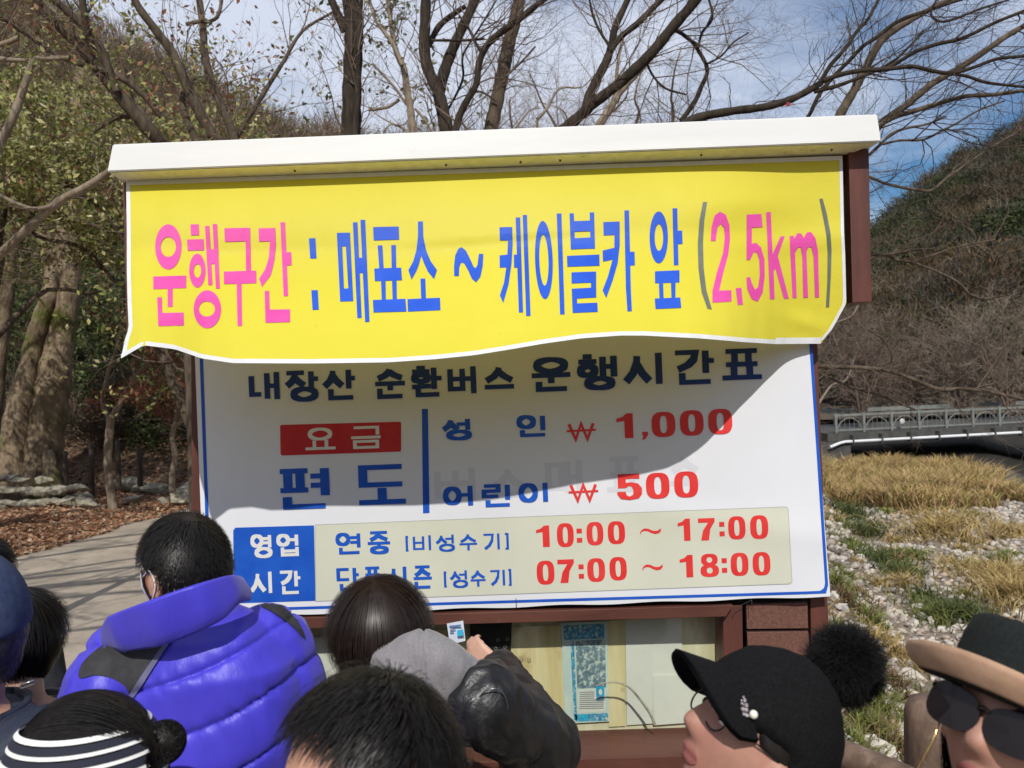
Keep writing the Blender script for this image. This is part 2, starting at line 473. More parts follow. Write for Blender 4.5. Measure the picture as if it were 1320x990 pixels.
class Print:
    """collects print shapes in photo pixels and lays them on a cloth surface"""
    def __init__(s, surf, parent, m, base=.0012):
        s.surf, s.parent, s.m, s.base = surf, parent, m, base
    def emit(s, name, shapes, m=None, step=.00015, base=None):
        V = []; F = []
        for i, tris in enumerate(shapes):
            off = (s.base if base is None else base) + step * i
            for tr_ in split_tris(tris):
                k = len(V)
                V += [s.surf(x, y, off) for x, y in tr_]
                F.append((k, k + 1, k + 2))
        if F: return mk(name, V, F, m or s.m, s.parent)

def seg_quads(poly, tv, th):
    """polyline with mitred joints; vertical strokes tv wide, horizontal strokes th thick"""
    n = len(poly); closed = poly[0] == poly[-1]
    pts = poly[:-1] if closed else poly
    m_ = len(pts)
    Lf = []; Rt = []
    def nrm(a, b):
        dx, dy = b[0] - a[0], b[1] - a[1]; d = math.hypot(dx, dy) or 1
        return (-dy / d, dx / d)
    for i in range(m_):
        if closed: n0 = nrm(pts[i - 1], pts[i]); n1 = nrm(pts[i], pts[(i + 1) % m_])
        else:
            n0 = nrm(pts[i - 1], pts[i]) if i > 0 else nrm(pts[0], pts[1])
            n1 = nrm(pts[i], pts[i + 1]) if i < m_ - 1 else n0
        # work in a space where the pen is round
        a0 = (n0[0] * tv / 2, n0[1] * th / 2); a1 = (n1[0] * tv / 2, n1[1] * th / 2)
        h0 = abs(n0[0]) * tv / 2 + abs(n0[1]) * th / 2; h1 = abs(n1[0]) * tv / 2 + abs(n1[1]) * th / 2
        det = n0[0] * n1[1] - n0[1] * n1[0]
        if abs(det) < .05: o = (n1[0] * h1, n1[1] * h1)
        else: o = ((h0 * n1[1] - h1 * n0[1]) / det, (n0[0] * h1 - n1[0] * h0) / det)
        ll = math.hypot(*o); lim = 2.2 * max(h0, h1)
        if ll > lim: o = (o[0] * lim / ll, o[1] * lim / ll)
        Lf.append((pts[i][0] + o[0], pts[i][1] + o[1])); Rt.append((pts[i][0] - o[0], pts[i][1] - o[1]))
    tr_ = []
    for i in range(m_ if closed else m_ - 1):
        j = (i + 1) % m_
        tr_ += [(Lf[i], Lf[j], Rt[j]), (Lf[i], Rt[j], Rt[i])]
    return tr_

RING = 'O'
JAMO = {
 'g': [[(0, 0), (1, 0), (.92, .42), (.62, .76), (.12, 1)]], 'G': [[(0, 0), (1, 0), (1, 1)]],
 'n': [[(0, 0), (0, 1), (1, 1)]], 'd': [[(1, 0), (0, 0), (0, 1), (1, 1)]],
 'r': [[(0, 0), (1, 0), (1, .5), (0, .5), (0, 1), (1, 1)]], 'm': [[(0, 0), (1, 0), (1, 1), (0, 1), (0, 0)]],
 'b': [[(0, 0), (0, 1), (1, 1), (1, 0)], [(0, .5), (1, .5)]],
 's': [[(.5, 0), (.47, .3), (.3, .68), (0, 1)], [(.47, .3), (.7, .68), (1, 1)]],
 'o': [RING], 'j': [[(0, 0), (1, 0)], [(.5, 0), (.45, .35), (.28, .7), (0, 1)], [(.47, .4), (.7, .72), (1, 1)]],
 'p': [[(0, 0), (1, 0)], [(.28, 0), (.28, 1)], [(.72, 0), (.72, 1)], [(0, 1), (1, 1)]],
 'h': [[(.25, 0), (.75, 0)], [(0, .27), (1, .27)], (RING, .1, .5, .9, 1.0)],
 'A': [[(.3, 0), (.3, 1)], [(.3, .45), (1, .45)]], 'AE': [[(.08, .03), (.08, .97)], [(.92, 0), (.92, 1)], [(.08, .5), (.92, .5)]],
 'EO': [[(.9, 0), (.9, 1)], [(0, .45), (.9, .45)]], 'YEO': [[(.9, 0), (.9, 1)], [(0, .28), (.9, .28)], [(0, .62), (.9, .62)]],
 'I': [[(.75, 0), (.75, 1)]], 'U': [[(0, .1), (1, .1)], [(.5, .1), (.5, 1)]], 'O': [[(0, 1), (1, 1)], [(.5, 0), (.5, 1)]],
 'YO': [[(0, 1), (1, 1)], [(.3, 0), (.3, 1)], [(.7, 0), (.7, 1)]], 'EU': [[(0, .5), (1, .5)]],
}
VV_ = ((0, .06, .5, .9), (.62, 0, 1, 1)); VF_ = ((0, .02, .52, .5), (.62, 0, 1, .62), (.16, .72, .96, 1))
HH_ = ((.14, 0, .86, .48), (0, .62, 1, 1)); HF_ = ((.14, 0, .86, .32), (0, .48, 1, .66), (.14, .74, .86, 1))
SYL = {
 '내': (('n', .0, .12, .36, .8), ('AE', .56, 0, 1, 1)), '장': (('j', 0, .04, .56, .5), ('A', .68, 0, 1, .6), ('o', .2, .62, .9, 1)),
 '산': (('s', 0, .02, .58, .58), ('A', .7, 0, 1, .68), ('n', .2, .68, .92, 1)), '순': (('s', .1, 0, .9, .34), ('U', 0, .5, 1, .78), ('n', .15, .7, .9, 1)),
 '환': (('h', .02, 0, .6, .5), [(.3, .52), (.3, .7)], [(0, .7), (.64, .68)], [(.74, 0), (.74, .8)], [(.74, .4), (1, .4)], ('n', .2, .78, .9, 1)),
 '버': (('b', 0, .08, .5, .82), ('EO', .5, 0, 1, 1)), '스': (('s', .06, 0, .94, .62), ('EU', 0, .82, 1, 1)),
 '운': (('o', .14, 0, .86, .4), ('U', 0, .5, 1, .8), ('n', .18, .74, .9, 1)),
 '행': (('h', 0, 0, .5, .6), ('AE', .64, 0, 1, .66), ('o', .24, .7, .9, 1)),
 '시': (('s', 0, .08, .66, .9), ('I', .75, 0, 1, 1)), '간': (('g', .04, .04, .54, .58), ('A', .7, 0, 1, .72), ('n', .2, .7, .9, 1)),
 '표': (('p', .1, 0, .9, .5), ('YO', 0, .55, 1, 1)), '요': (('o', .16, 0, .84, .52), ('YO', 0, .58, 1, 1)),
 '금': (('G', .1, 0, .9, .38), ('EU', 0, .38, 1, .62), ('m', .12, .7, .88, 1)),
 '편': (('p', 0, .05, .6, .56), ('YEO', .66, 0, 1, .72), ('n', .14, .74, .96, 1)), '도': (('d', .1, 0, .94, .5), ('O', 0, .6, 1, 1)),
 '성': (('s', 0, .04, .56, .52), ('EO', .5, 0, .95, .56), ('o', .2, .62, .95, 1)), '인': (('o', 0, .02, .56, .58), ('I', .68, 0, 1, .76), ('n', .12, .72, 1, 1)),
 '어': (('o', 0, .1, .52, .86), ('EO', .54, 0, 1, 1)), '린': (('r', 0, .03, .56, .55), ('I', .7, 0, 1, .74), ('n', .14, .74, 1, 1)),
 '이': (('o', 0, .08, .55, .92), ('I', .72, 0, 1, 1)), '영': (('o', 0, .02, .5, .5), ('YEO', .56, 0, .95, .58), ('o', .2, .62, .95, 1)),
 '업': (('o', 0, .02, .5, .5), ('EO', .55, 0, .95, .55), ('b', .2, .62, .92, 1)), '연': (('o', 0, .02, .5, .56), ('YEO', .58, 0, 1, .74), ('n', .14, .72, .98, 1)),
 '중': (('j', .12, 0, .88, .36), ('U', 0, .5, 1, .72), ('o', .18, .72, .84, 1)), '비': (('b', 0, .06, .55, .9), ('I', .8, 0, 1, 1)),
 '수': (('s', .08, 0, .92, .46), ('U', 0, .56, 1, 1)), '기': (('g', .05, .06, .6, .95), ('I', .78, 0, 1, 1)),
 '단': (('d', 0, .06, .52, .54), ('A', .7, 0, 1, .72), ('n', .14, .74, .92, 1)), '풍': (('p', .1, 0, .9, .32), ('U', 0, .44, 1, .66), ('o', .16, .7, .84, 1)),
 '즌': (('j', .1, 0, .9, .42), ('EU', 0, .46, 1, .66), ('n', .14, .72, .9, 1)), '매': (('m', 0, .12, .42, .82), ('AE', .58, 0, 1, 1)), '소': (('s', .06, 0, .94, .52), ('O', 0, .6, 1, 1)),
 '[': ([(1, 0), (0, 0), (0, 1), (1, 1)],), ']': ([(0, 0), (1, 0), (1, 1), (0, 1)],),
 'W': ([(0, .0), (.26, 1), (.5, .0), (.74, 1), (1, .0)], [(-.1, .45), (1.1, .42)]),
}
SKX, SKY = .040, -.037           # the print leans with the photograph's roll
def syllable(ch, bx, tv, th):
    x0, y0, x1, y1 = bx
    cx, cy = (x0 + x1) / 2, (y0 + y1) / 2
    X0, X1, Y0, Y1 = x0 + tv / 2, x1 - tv / 2, y0 + th / 2, y1 - th / 2
    k = abs(SKY) * (X1 - X0) * .35
    Y0 += k; Y1 -= k
    def M(u, v):
        x = X0 + u * (X1 - X0); y = Y0 + v * (Y1 - Y0)
        return (x + SKX * (y - cy), y + SKY * (x - cx))
    shapes = []
    def put(st, bb):
        if st == RING or (isinstance(st, tuple) and st[0] == RING):
            b0, b1, b2, b3 = (0, 0, 1, 1) if st == RING else st[1:]
            u0 = bb[0] + b0 * (bb[2] - bb[0]); u1 = bb[0] + b2 * (bb[2] - bb[0])
            v0 = bb[1] + b1 * (bb[3] - bb[1]); v1 = bb[1] + b3 * (bb[3] - bb[1])
            pl = []
            for i in range(29):
                a = 2 * math.pi * i / 28
                pl.append(M((u0 + u1) / 2 + (u1 - u0) / 2 * math.cos(a), (v0 + v1) / 2 + (v1 - v0) / 2 * math.sin(a)))
            pl[-1] = pl[0]
            shapes.append(seg_quads(pl, tv, th))
        else:
            shapes.append(seg_quads([M(bb[0] + u * (bb[2] - bb[0]), bb[1] + v * (bb[3] - bb[1])) for u, v in st], tv, th))
    for el in SYL[ch]:
        if isinstance(el, list): put(el, (0, 0, 1, 1))
        else:
            for st in JAMO[el[0]]: put(st, el[1:])
    return shapes

def digit(ch, bx):
    x0, y0, x1, y1 = bx
    cx, cy = (x0 + x1) / 2, (y0 + y1) / 2; W_, H_ = x1 - x0, y1 - y0
    def M(p): return [(x0 + u * W_ + SKX * (v - .5) * H_, y0 + v * H_ + SKY * (u - .5) * W_) for u, v in p]
    if ch == '0': return [poly_tris(M(ring_pts(.5, .5, .5, .5, p=2.9, n=40)), [M(ring_pts(.5, .5, .15, .345, p=2.6, n=24))])]
    if ch == '8': return [poly_tris(M(ring_pts(.5, .26, .45, .26, p=2.6, n=32)), [M(ring_pts(.5, .265, .15, .12, p=2.2, n=20))]),
                          poly_tris(M(ring_pts(.5, .73, .5, .27, p=2.6, n=32)), [M(ring_pts(.5, .72, .16, .13, p=2.2, n=20))])]
    if ch == '1': return [poly_tris(M([(.62, 0), (1, 0), (1, 1), (.48, 1), (.48, .30), (0, .34), (0, .20), (.35, .14)]))]
    if ch == '7': return [poly_tris(M([(0, 0), (1, 0), (1, .16), (.72, .5), (.62, 1), (.14, 1), (.28, .55), (.6, .2), (0, .2)]))]
    if ch == '5': return [poly_tris(M([(.04, 0), (.92, 0), (.92, .19), (.36, .19), (.36, .34), (.6, .32), (.86, .38), (1, .55), (1, .78), (.86, .95), (.5, 1.0), (.14, .95), (0, .78), (0, .68), (.34, .68), (.38, .82), (.5, .87), (.64, .8), (.66, .65), (.6, .5), (.48, .46), (.36, .54), (.04, .54)]))]
    if ch == ':': return [poly_tris(M([(0, 0), (1, 0), (1, .34), (0, .34)])), poly_tris(M([(0, .66), (1, .66), (1, 1), (0, 1)]))]
    if ch == ',': return [poly_tris(M([(.1, 0), (.9, 0), (.9, .45), (.4, 1), (.0, 1), (.3, .5), (.1, .45)]))]
    if ch == '~': return [poly_tris(M([(0, .75), (.08, .3), (.22, .05), (.4, .12), (.6, .45), (.78, .5), (.92, .3), (1, .1), (.98, .55), (.88, .9), (.7, 1.0), (.52, .8), (.36, .5), (.2, .45), (.08, .62), (.02, .98)]))]

# ------------------------------------------------------------------ WHITE SHEET
def sheet_Y(px, py):
    u = (px - 250) / 820; v = (py - 440) / 340
    wv = .004 * math.sin(7 * u + 2.2 * v) + .003 * math.sin(19 * u - 5 * v + 1) + .006 * math.exp(-((u - .62 - .2 * v) / .05) ** 2) * v
    wv += .006 * math.exp(-((u - .93 - .03 * v) / .02) ** 2) + .005 * math.exp(-((v - .55 - .4 * (u - .5)) / .06) ** 2) * max(0, u - .5) * 2
    return YB - .026 - wv - .018 * math.sin(math.pi * min(1, max(0, u))) * math.sin(math.pi * min(1, max(0, v)))
def sheet(px, py, off=0.0): return P(px, py, sheet_Y(px, py) - off)

M_vinyl = mat('white vinyl', (.75, .765, .81), (.71, .725, .77), scale=2.2, rough=.38, bump=.06, bscale=5, spec=.45, bdist=.02)
M_blue = mat('blue ink', (.012, .085, .48), (.018, .11, .55), scale=12, rough=.42, spec=.3)
M_navy = M_blue
M_red = mat('red ink', (.68, .035, .035), (.74, .055, .05), scale=14, rough=.42, spec=.3)
M_red2 = mat('dark red ink', (.50, .02, .025), (.56, .03, .03), scale=14, rough=.42, spec=.3)
M_cream = mat('cream ink', (.64, .65, .54), (.60, .61, .50), scale=4, rough=.45, spec=.3)
M_pale = mat('pale ink', (.72, .72, .70), rough=.45)
M_ghost = mat('ghost print', (.63, .64, .69), (.65, .66, .71), scale=6, rough=.4)
M_line = mat('grey hairline', (.40, .42, .40), rough=.5)

ws = empty('timetable_banner', P(660, 620, YB - .03), 'white vinyl banner with blue and red fares and timetable under the yellow banner', 'banner')
NX, NY = 90, 40
V = []; F = []
def wedge(i, j):
    u, v = i / NX, j / NY
    xl = 250 + 14 * v; xr = 1041 + 29.5 * v
    px = xl + (xr - xl) * u
    yt = 427 - (px - 250) * .0385
    yb_ = 796 - (px - 262) * .0338 + .9 * math.sin(px * .05)
    return px, yt + (yb_ - yt) * v
for j in range(NY + 1):
    for i in range(NX + 1):
        px, py = wedge(i, j); V.append(sheet(px, py))
for j in range(NY):
    for i in range(NX):
        a = j * (NX + 1) + i; F.append((a, a + 1, a + NX + 2, a + NX + 1))
sh = mk('cloth', V, F, M_vinyl, ws, True)

PR = Print(sheet, ws, M_blue)
def zz(s, ox, oy): return lambda b: tuple((ox, oy)[i % 2] + b[i] / s for i in range(len(b)))
Z1 = zz(3.4737, 300, 440); Z2 = zz(3.3, 660, 430); Z3 = zz(3.3846, 290, 640); Z4 = zz(3.1429, 660, 640)
def zpoly(Z, pts): return [Z(p) for p in pts]
# ghost lettering showing through, mirrored old print
for ch, bx in (('버', (560, 600, 615, 650)), ('스', (628, 602, 682, 645)), ('매', (703, 590, 752, 640)), ('표', (778, 588, 832, 634)), ('소', (860, 586, 905, 626))):
    PR.emit('ghost_letter', syllable(ch, bx, 8, 6), M_ghost, base=.0006, step=.00004)
# border lines
def band(name, pts, wd, m, base=.0009):
    PR.emit(name, [seg_quads(pts, wd, wd)], m, base=base)
band('border_line', [(258.5, 434), (263, 560), (271, 786)], 4.2, M_blue)
band('border_line', [(271, 787.5), (660, 775.5), (1040, 764.2), (1059, 763.4), (1064, 760), (1065.6, 753), (1053, 560), (1042.5, 405)], 3.6, M_blue)
PR.emit('border_line', [poly_tris([(1056, 765), (1065, 765), (1067, 752)])], M_blue, base=.0011)
# panels
PR.emit('panel', [poly_tris(zpoly(Z3, [(45, 136), (388, 126), (395, 455), (48, 466), (38, 458), (36, 148)]))], M_blue)
PR.emit('panel', [poly_tris([(406, 676.5), (1013, 653.2), (1016, 656), (1021, 750), (1018, 752.5), (407, 775)])], M_cream)
band('panel_outline', [(406, 676.5), (1013, 653.2), (1016, 656), (1021, 750), (1018, 752.5), (407, 775), (406, 676.5)], .7, M_line, .0016)
pil = []
for cx_, cy_, a0 in ((745, 368, -90), (745, 486, 0), (223, 503, 90), (221, 382, 180)):
    for k in range(5):
        a = R(a0 + k * 22.5); pil.append(Z1((cx_ + 9 * math.cos(a), cy_ + 8 * math.sin(a))))
PR.emit('panel', [poly_tris(pil)], M_red2)
def word(chars, Z, tv, th, m, base=.002):
    for ch, bx in chars: PR.emit('letter', syllable(ch, Z(bx), tv, th), m, base=base)
M_title = mat('blue heading ink with shade', (.010, .035, .19), (.013, .045, .23), scale=12, rough=.42, spec=.3)  # same blue as the other ink, darkened for the banner's shade
word((('내', (72, 128, 213, 272)), ('장', (230, 124, 395, 272)), ('산', (398, 117, 560, 264)), ('순', (625, 113, 783, 258)), ('환', (790, 107, 948, 250)),
      ('버', (962, 102, 1095, 245)), ('스', (1115, 105, 1270, 223))), Z1, 7, 5.6, M_title)
word((('운', (70, 98, 262, 248)), ('행', (270, 85, 452, 243)), ('시', (470, 72, 648, 228)), ('간', (675, 62, 874, 218)), ('표', (880, 62, 1075, 198))), Z2, 8.4, 6.0, M_title)
word((('요', (316, 385, 467, 487)), ('금', (522, 378, 670, 482))), Z1, 4.6, 3.4, M_pale)
word((('편', (193, 558, 440, 752)), ('도', (543, 550, 792, 732))), Z1, 11.5, 6.0, M_blue)
PR.emit('divider_bar', [poly_tris(zpoly(Z1, [(847, 303), (874, 302), (881, 768), (852, 770)]))], M_blue)
word((('성', (932, 340, 1075, 445)), ('어', (942, 640, 1080, 745)), ('린', (1115, 635, 1250, 742))), Z1, 6.4, 4.2, M_blue)
word((('인', (20, 343, 150, 440)), ('이', (28, 628, 160, 725))), Z2, 6.4, 4.2, M_blue)
word((('W', (238, 378, 352, 455)), ('W', (246, 638, 362, 715))), Z2, 3.2, 2.4, M_red)
def digits(chars, Z):
    for ch, bx in chars: PR.emit('digit', digit(ch, Z(bx)), M_red, base=.002)
digits((('1', (445, 340, 515, 445)), (',', (552, 418, 582, 450)), ('0', (594, 333, 695, 440)), ('0', (715, 326, 815, 434)), ('0', (835, 320, 937, 428)),
        ('5', (447, 597, 552, 708)), ('0', (570, 592, 670, 702)), ('0', (690, 586, 792, 697))), Z2)
word((('영', (112, 162, 210, 270)), ('업', (225, 160, 328, 262)), ('시', (107, 322, 210, 430)), ('간', (230, 318, 337, 427))), Z3, 4.4, 3.8, M_pale)
word((('연', (483, 155, 595, 253)), ('중', (615, 150, 728, 253)), ('단', (487, 305, 592, 412)), ('풍', (598, 305, 690, 410)), ('시', (704, 300, 797, 405)), ('즌', (815, 300, 910, 403))), Z3, 4.6, 3.7, M_blue)
word((('[', (788, 172, 805, 240)), ('비', (820, 165, 902, 240)), ('성', (918, 162, 1006, 242)), ('수', (1018, 160, 1105, 240)), ('기', (1120, 157, 1202, 237)), (']', (1217, 159, 1238, 232)),
      ('[', (955, 327, 972, 397)), ('성', (980, 318, 1063, 400)), ('수', (1066, 318, 1142, 398)), ('기', (1150, 316, 1225, 394)), (']', (1232, 316, 1250, 390))), Z3, 3.0, 2.5, M_blue)
digits((('1', (98, 118, 152, 205)), ('0', (182, 108, 250, 205)), (':', (262, 130, 284, 187)), ('0', (302, 103, 370, 198)), ('0', (388, 100, 458, 193)), ('~', (518, 127, 605, 153)),
        ('1', (672, 90, 722, 180)), ('7', (755, 88, 822, 178)), (':', (840, 103, 861, 161)), ('0', (876, 80, 946, 174)), ('0', (965, 76, 1038, 172)),
        ('0', (100, 260, 172, 357)), ('7', (185, 255, 252, 350)), (':', (270, 275, 291, 333)), ('0', (305, 250, 377, 346)), ('0', (395, 245, 465, 340)), ('~', (527, 273, 612, 300)),
        ('1', (680, 237, 733, 328)), ('8', (763, 232, 838, 326)), (':', (850, 250, 871, 309)), ('0', (886, 228, 958, 322)), ('0', (975, 225, 1047, 320))), Z4)
# wire ties at the lower edge
for (x, y) in ((665, 777), (969, 778)):
    V, F = tube_np([([P(x, y - 6, YB - .032), P(x + .4, y + 2, YB - .045), P(x + .3, y + 9, YB - .038)], [.0012] * 3)], 5)
    np_mesh('wire_tie', V, F, M_plate, ws)
V, F = tube_np([(catmull([P(946, 790, YB - .034), P(952, 782, YB - .03), P(968, 774, YB - .032)], 4), [.001] * 9)], 5)
np_mesh('wire_tie', V, F, M_plate, ws)

# ------------------------------------------------------------------ YELLOW BANNER
def interp(x, xs, ys): return float(np.interp(x, xs, ys))
BX = [156, 185, 225, 260, 300, 400, 500, 560, 610, 660, 700, 750, 800, 830, 900, 960, 1000, 1058, 1062]
BYb = [462, 445, 450, 462, 468, 468.5, 467, 463, 458, 450, 443, 436, 432.5, 432.5, 436, 441, 443.5, 443, 442]
def b_top(px): return 233.5 - (px - 163) * .0355
def b_bot(px): return interp(px, BX, BYb)
DX = [156, 166, 250, 335, 525, 650, 709, 831, 910, 963, 999, 1035, 1062, 1100]
DD = [.50, .50, .475, .45, .44, .45, .45, .43, .385, .245, .075, .0, .0, .0]
def b_depth(px, py):
    v = (py - b_top(px)) / (b_bot(px) - b_top(px)); v = max(-.05, min(1.05, v))
    d = interp(px, DX, DD)
    d = (d + interp(px - 22, DX, DD) + interp(px + 22, DX, DD)) / 3
    f = .16 * math.sin(min(1, v / .38) * math.pi / 2) if v < .38 else .16
    if v > .40:
        t = (v - .40) / .60
        f += .84 * (t ** 1.45)
    dd = d * f + .004
    s = (px - 163) / 900
    dd += .004 * math.sin(s * 11 + v * 3) * v * (1 - .3 * v) + .006 * math.exp(-((v - .42 - .05 * math.sin(9 * s)) / .06) ** 2)
    dd += .008 * math.exp(-((px - 1035) / 28) ** 2 - ((py - 415 - .3 * (px - 1035)) / 11) ** 2)
    dd += .006 * math.exp(-((px - 965) / 60) ** 2 - ((py - 262) / 16) ** 2)
    dd += .007 * math.exp(-((px - 175) / 10) ** 2 - ((py - 352) / 12) ** 2)
    # the lower right end lies on the sheet: keep clear of it
    return YB - .02 - .030 * smooth01(v * 1.5) * (1 if px > 900 else 1) - dd
def bsurf(px, py, off=0.0): return P(px, py, b_depth(px, py) - off)

M_yel = mat('yellow vinyl', (.71, .63, .045), (.76, .67, .06), scale=1.6, rough=.52, bump=.22, bscale=5, spec=.28, transl=.20, bdist=.02, c3=(.42, .31, .03), scale3=13, lo3=.70, hi3=.9)
M_hem = mat('white hem', (.74, .75, .76), (.66, .67, .68), scale=20, rough=.45, transl=.08)
M_pink = mat('pink ink', (.62, .06, .30), (.67, .08, .35), scale=10, rough=.55, spec=.22)
M_blue2 = mat('bright blue ink', (.014, .075, .50), (.02, .095, .56), scale=10, rough=.55, spec=.22)
M_grey = mat('grey ink', (.11, .125, .10), (.15, .165, .14), scale=10, rough=.4, spec=.3)

yb = empty('route_banner', P(640, 330, YB - .06), 'yellow vinyl banner with pink and blue lettering curling out from under the white roof', 'banner')
LX = [(233, 162.5), (300, 163.5), (352, 163.5), (395, 164.5), (428, 166), (440, 161), (462, 156)]
RX = [(202, 1086), (300, 1088), (330, 1089.5), (392, 1091), (425, 1073), (443, 1058)]
def lx(v):
    py = 233.5 + v * (462 - 233.5); return interp(py, [a for a, _ in LX], [b for _, b in LX])
def rx(v):
    py = 202 + v * (443 - 202); return interp(py, [a for a, _ in RX], [b for _, b in RX])
NX, NY = 150, 56
V = []; F = []; FM = []
for j in range(NY + 1):
    v = j / NY
    for i in range(NX + 1):
        s = i / NX
        px = lx(v) + (rx(v) - lx(v)) * s
        py = b_top(px) + v * (b_bot(px) - b_top(px))
        V.append(bsurf(px, py))
me = bpy.data.meshes.new('cloth')
for j in range(NY):
    for i in range(NX):
        a = j * (NX + 1) + i; F.append((a, a + 1, a + NX + 2, a + NX + 1))
cl = mk('cloth', V, F, M_yel, yb, True)
# white hem around the edge
PB = Print(bsurf, yb, M_blue2)
def edge_pts(side, inset):
    o = []
    if side == 'b':
        for i in range(0, 141):
            px = lx(1) + (rx(1) - lx(1)) * i / 140; o.append((px, b_bot(px)))
    return o
hem = []
n_ = 140
for i in range(n_):
    a = lx(1) + (rx(1) - lx(1)) * i / n_; b = lx(1) + (rx(1) - lx(1)) * (i + 1) / n_
    h1 = 5.6 if a < 1000 else 8.0
    ya, yb2 = b_bot(a), b_bot(b)
    hem += [((a, ya), (b, yb2), (b, yb2 - h1)), ((a, ya), (b, yb2 - h1), (a, ya - h1))]
PB.emit('hem', [hem], M_hem, base=.0008)
hem = []
for (f, sgn, wd) in ((lx, 1, 5.2), (rx, -1, 4.2)):
    for i in range(30):
        v0, v1 = i / 30, min((i + 1) / 30, .985)
        x0, x1 = f(v0), f(v1)
        y0, y1 = b_top(x0) + v0 * (b_bot(x0) - b_top(x0)), b_top(x1) + v1 * (b_bot(x1) - b_top(x1))
        hem += [((x0, y0), (x1, y1), (x1 + sgn * wd, y1)), ((x0, y0), (x1 + sgn * wd, y1), (x0 + sgn * wd, y0))]
for i in range(60):
    a, b = 163 + i * 923 / 60, 163 + (i + 1) * 923 / 60
    hem += [((a, b_top(a)), (b, b_top(b)), (b, b_top(b) + 5.5)), ((a, b_top(a)), (b, b_top(b) + 5.5), (a, b_top(a) + 5.5))]
PB.emit('hem', [hem], M_hem, base=.0011)

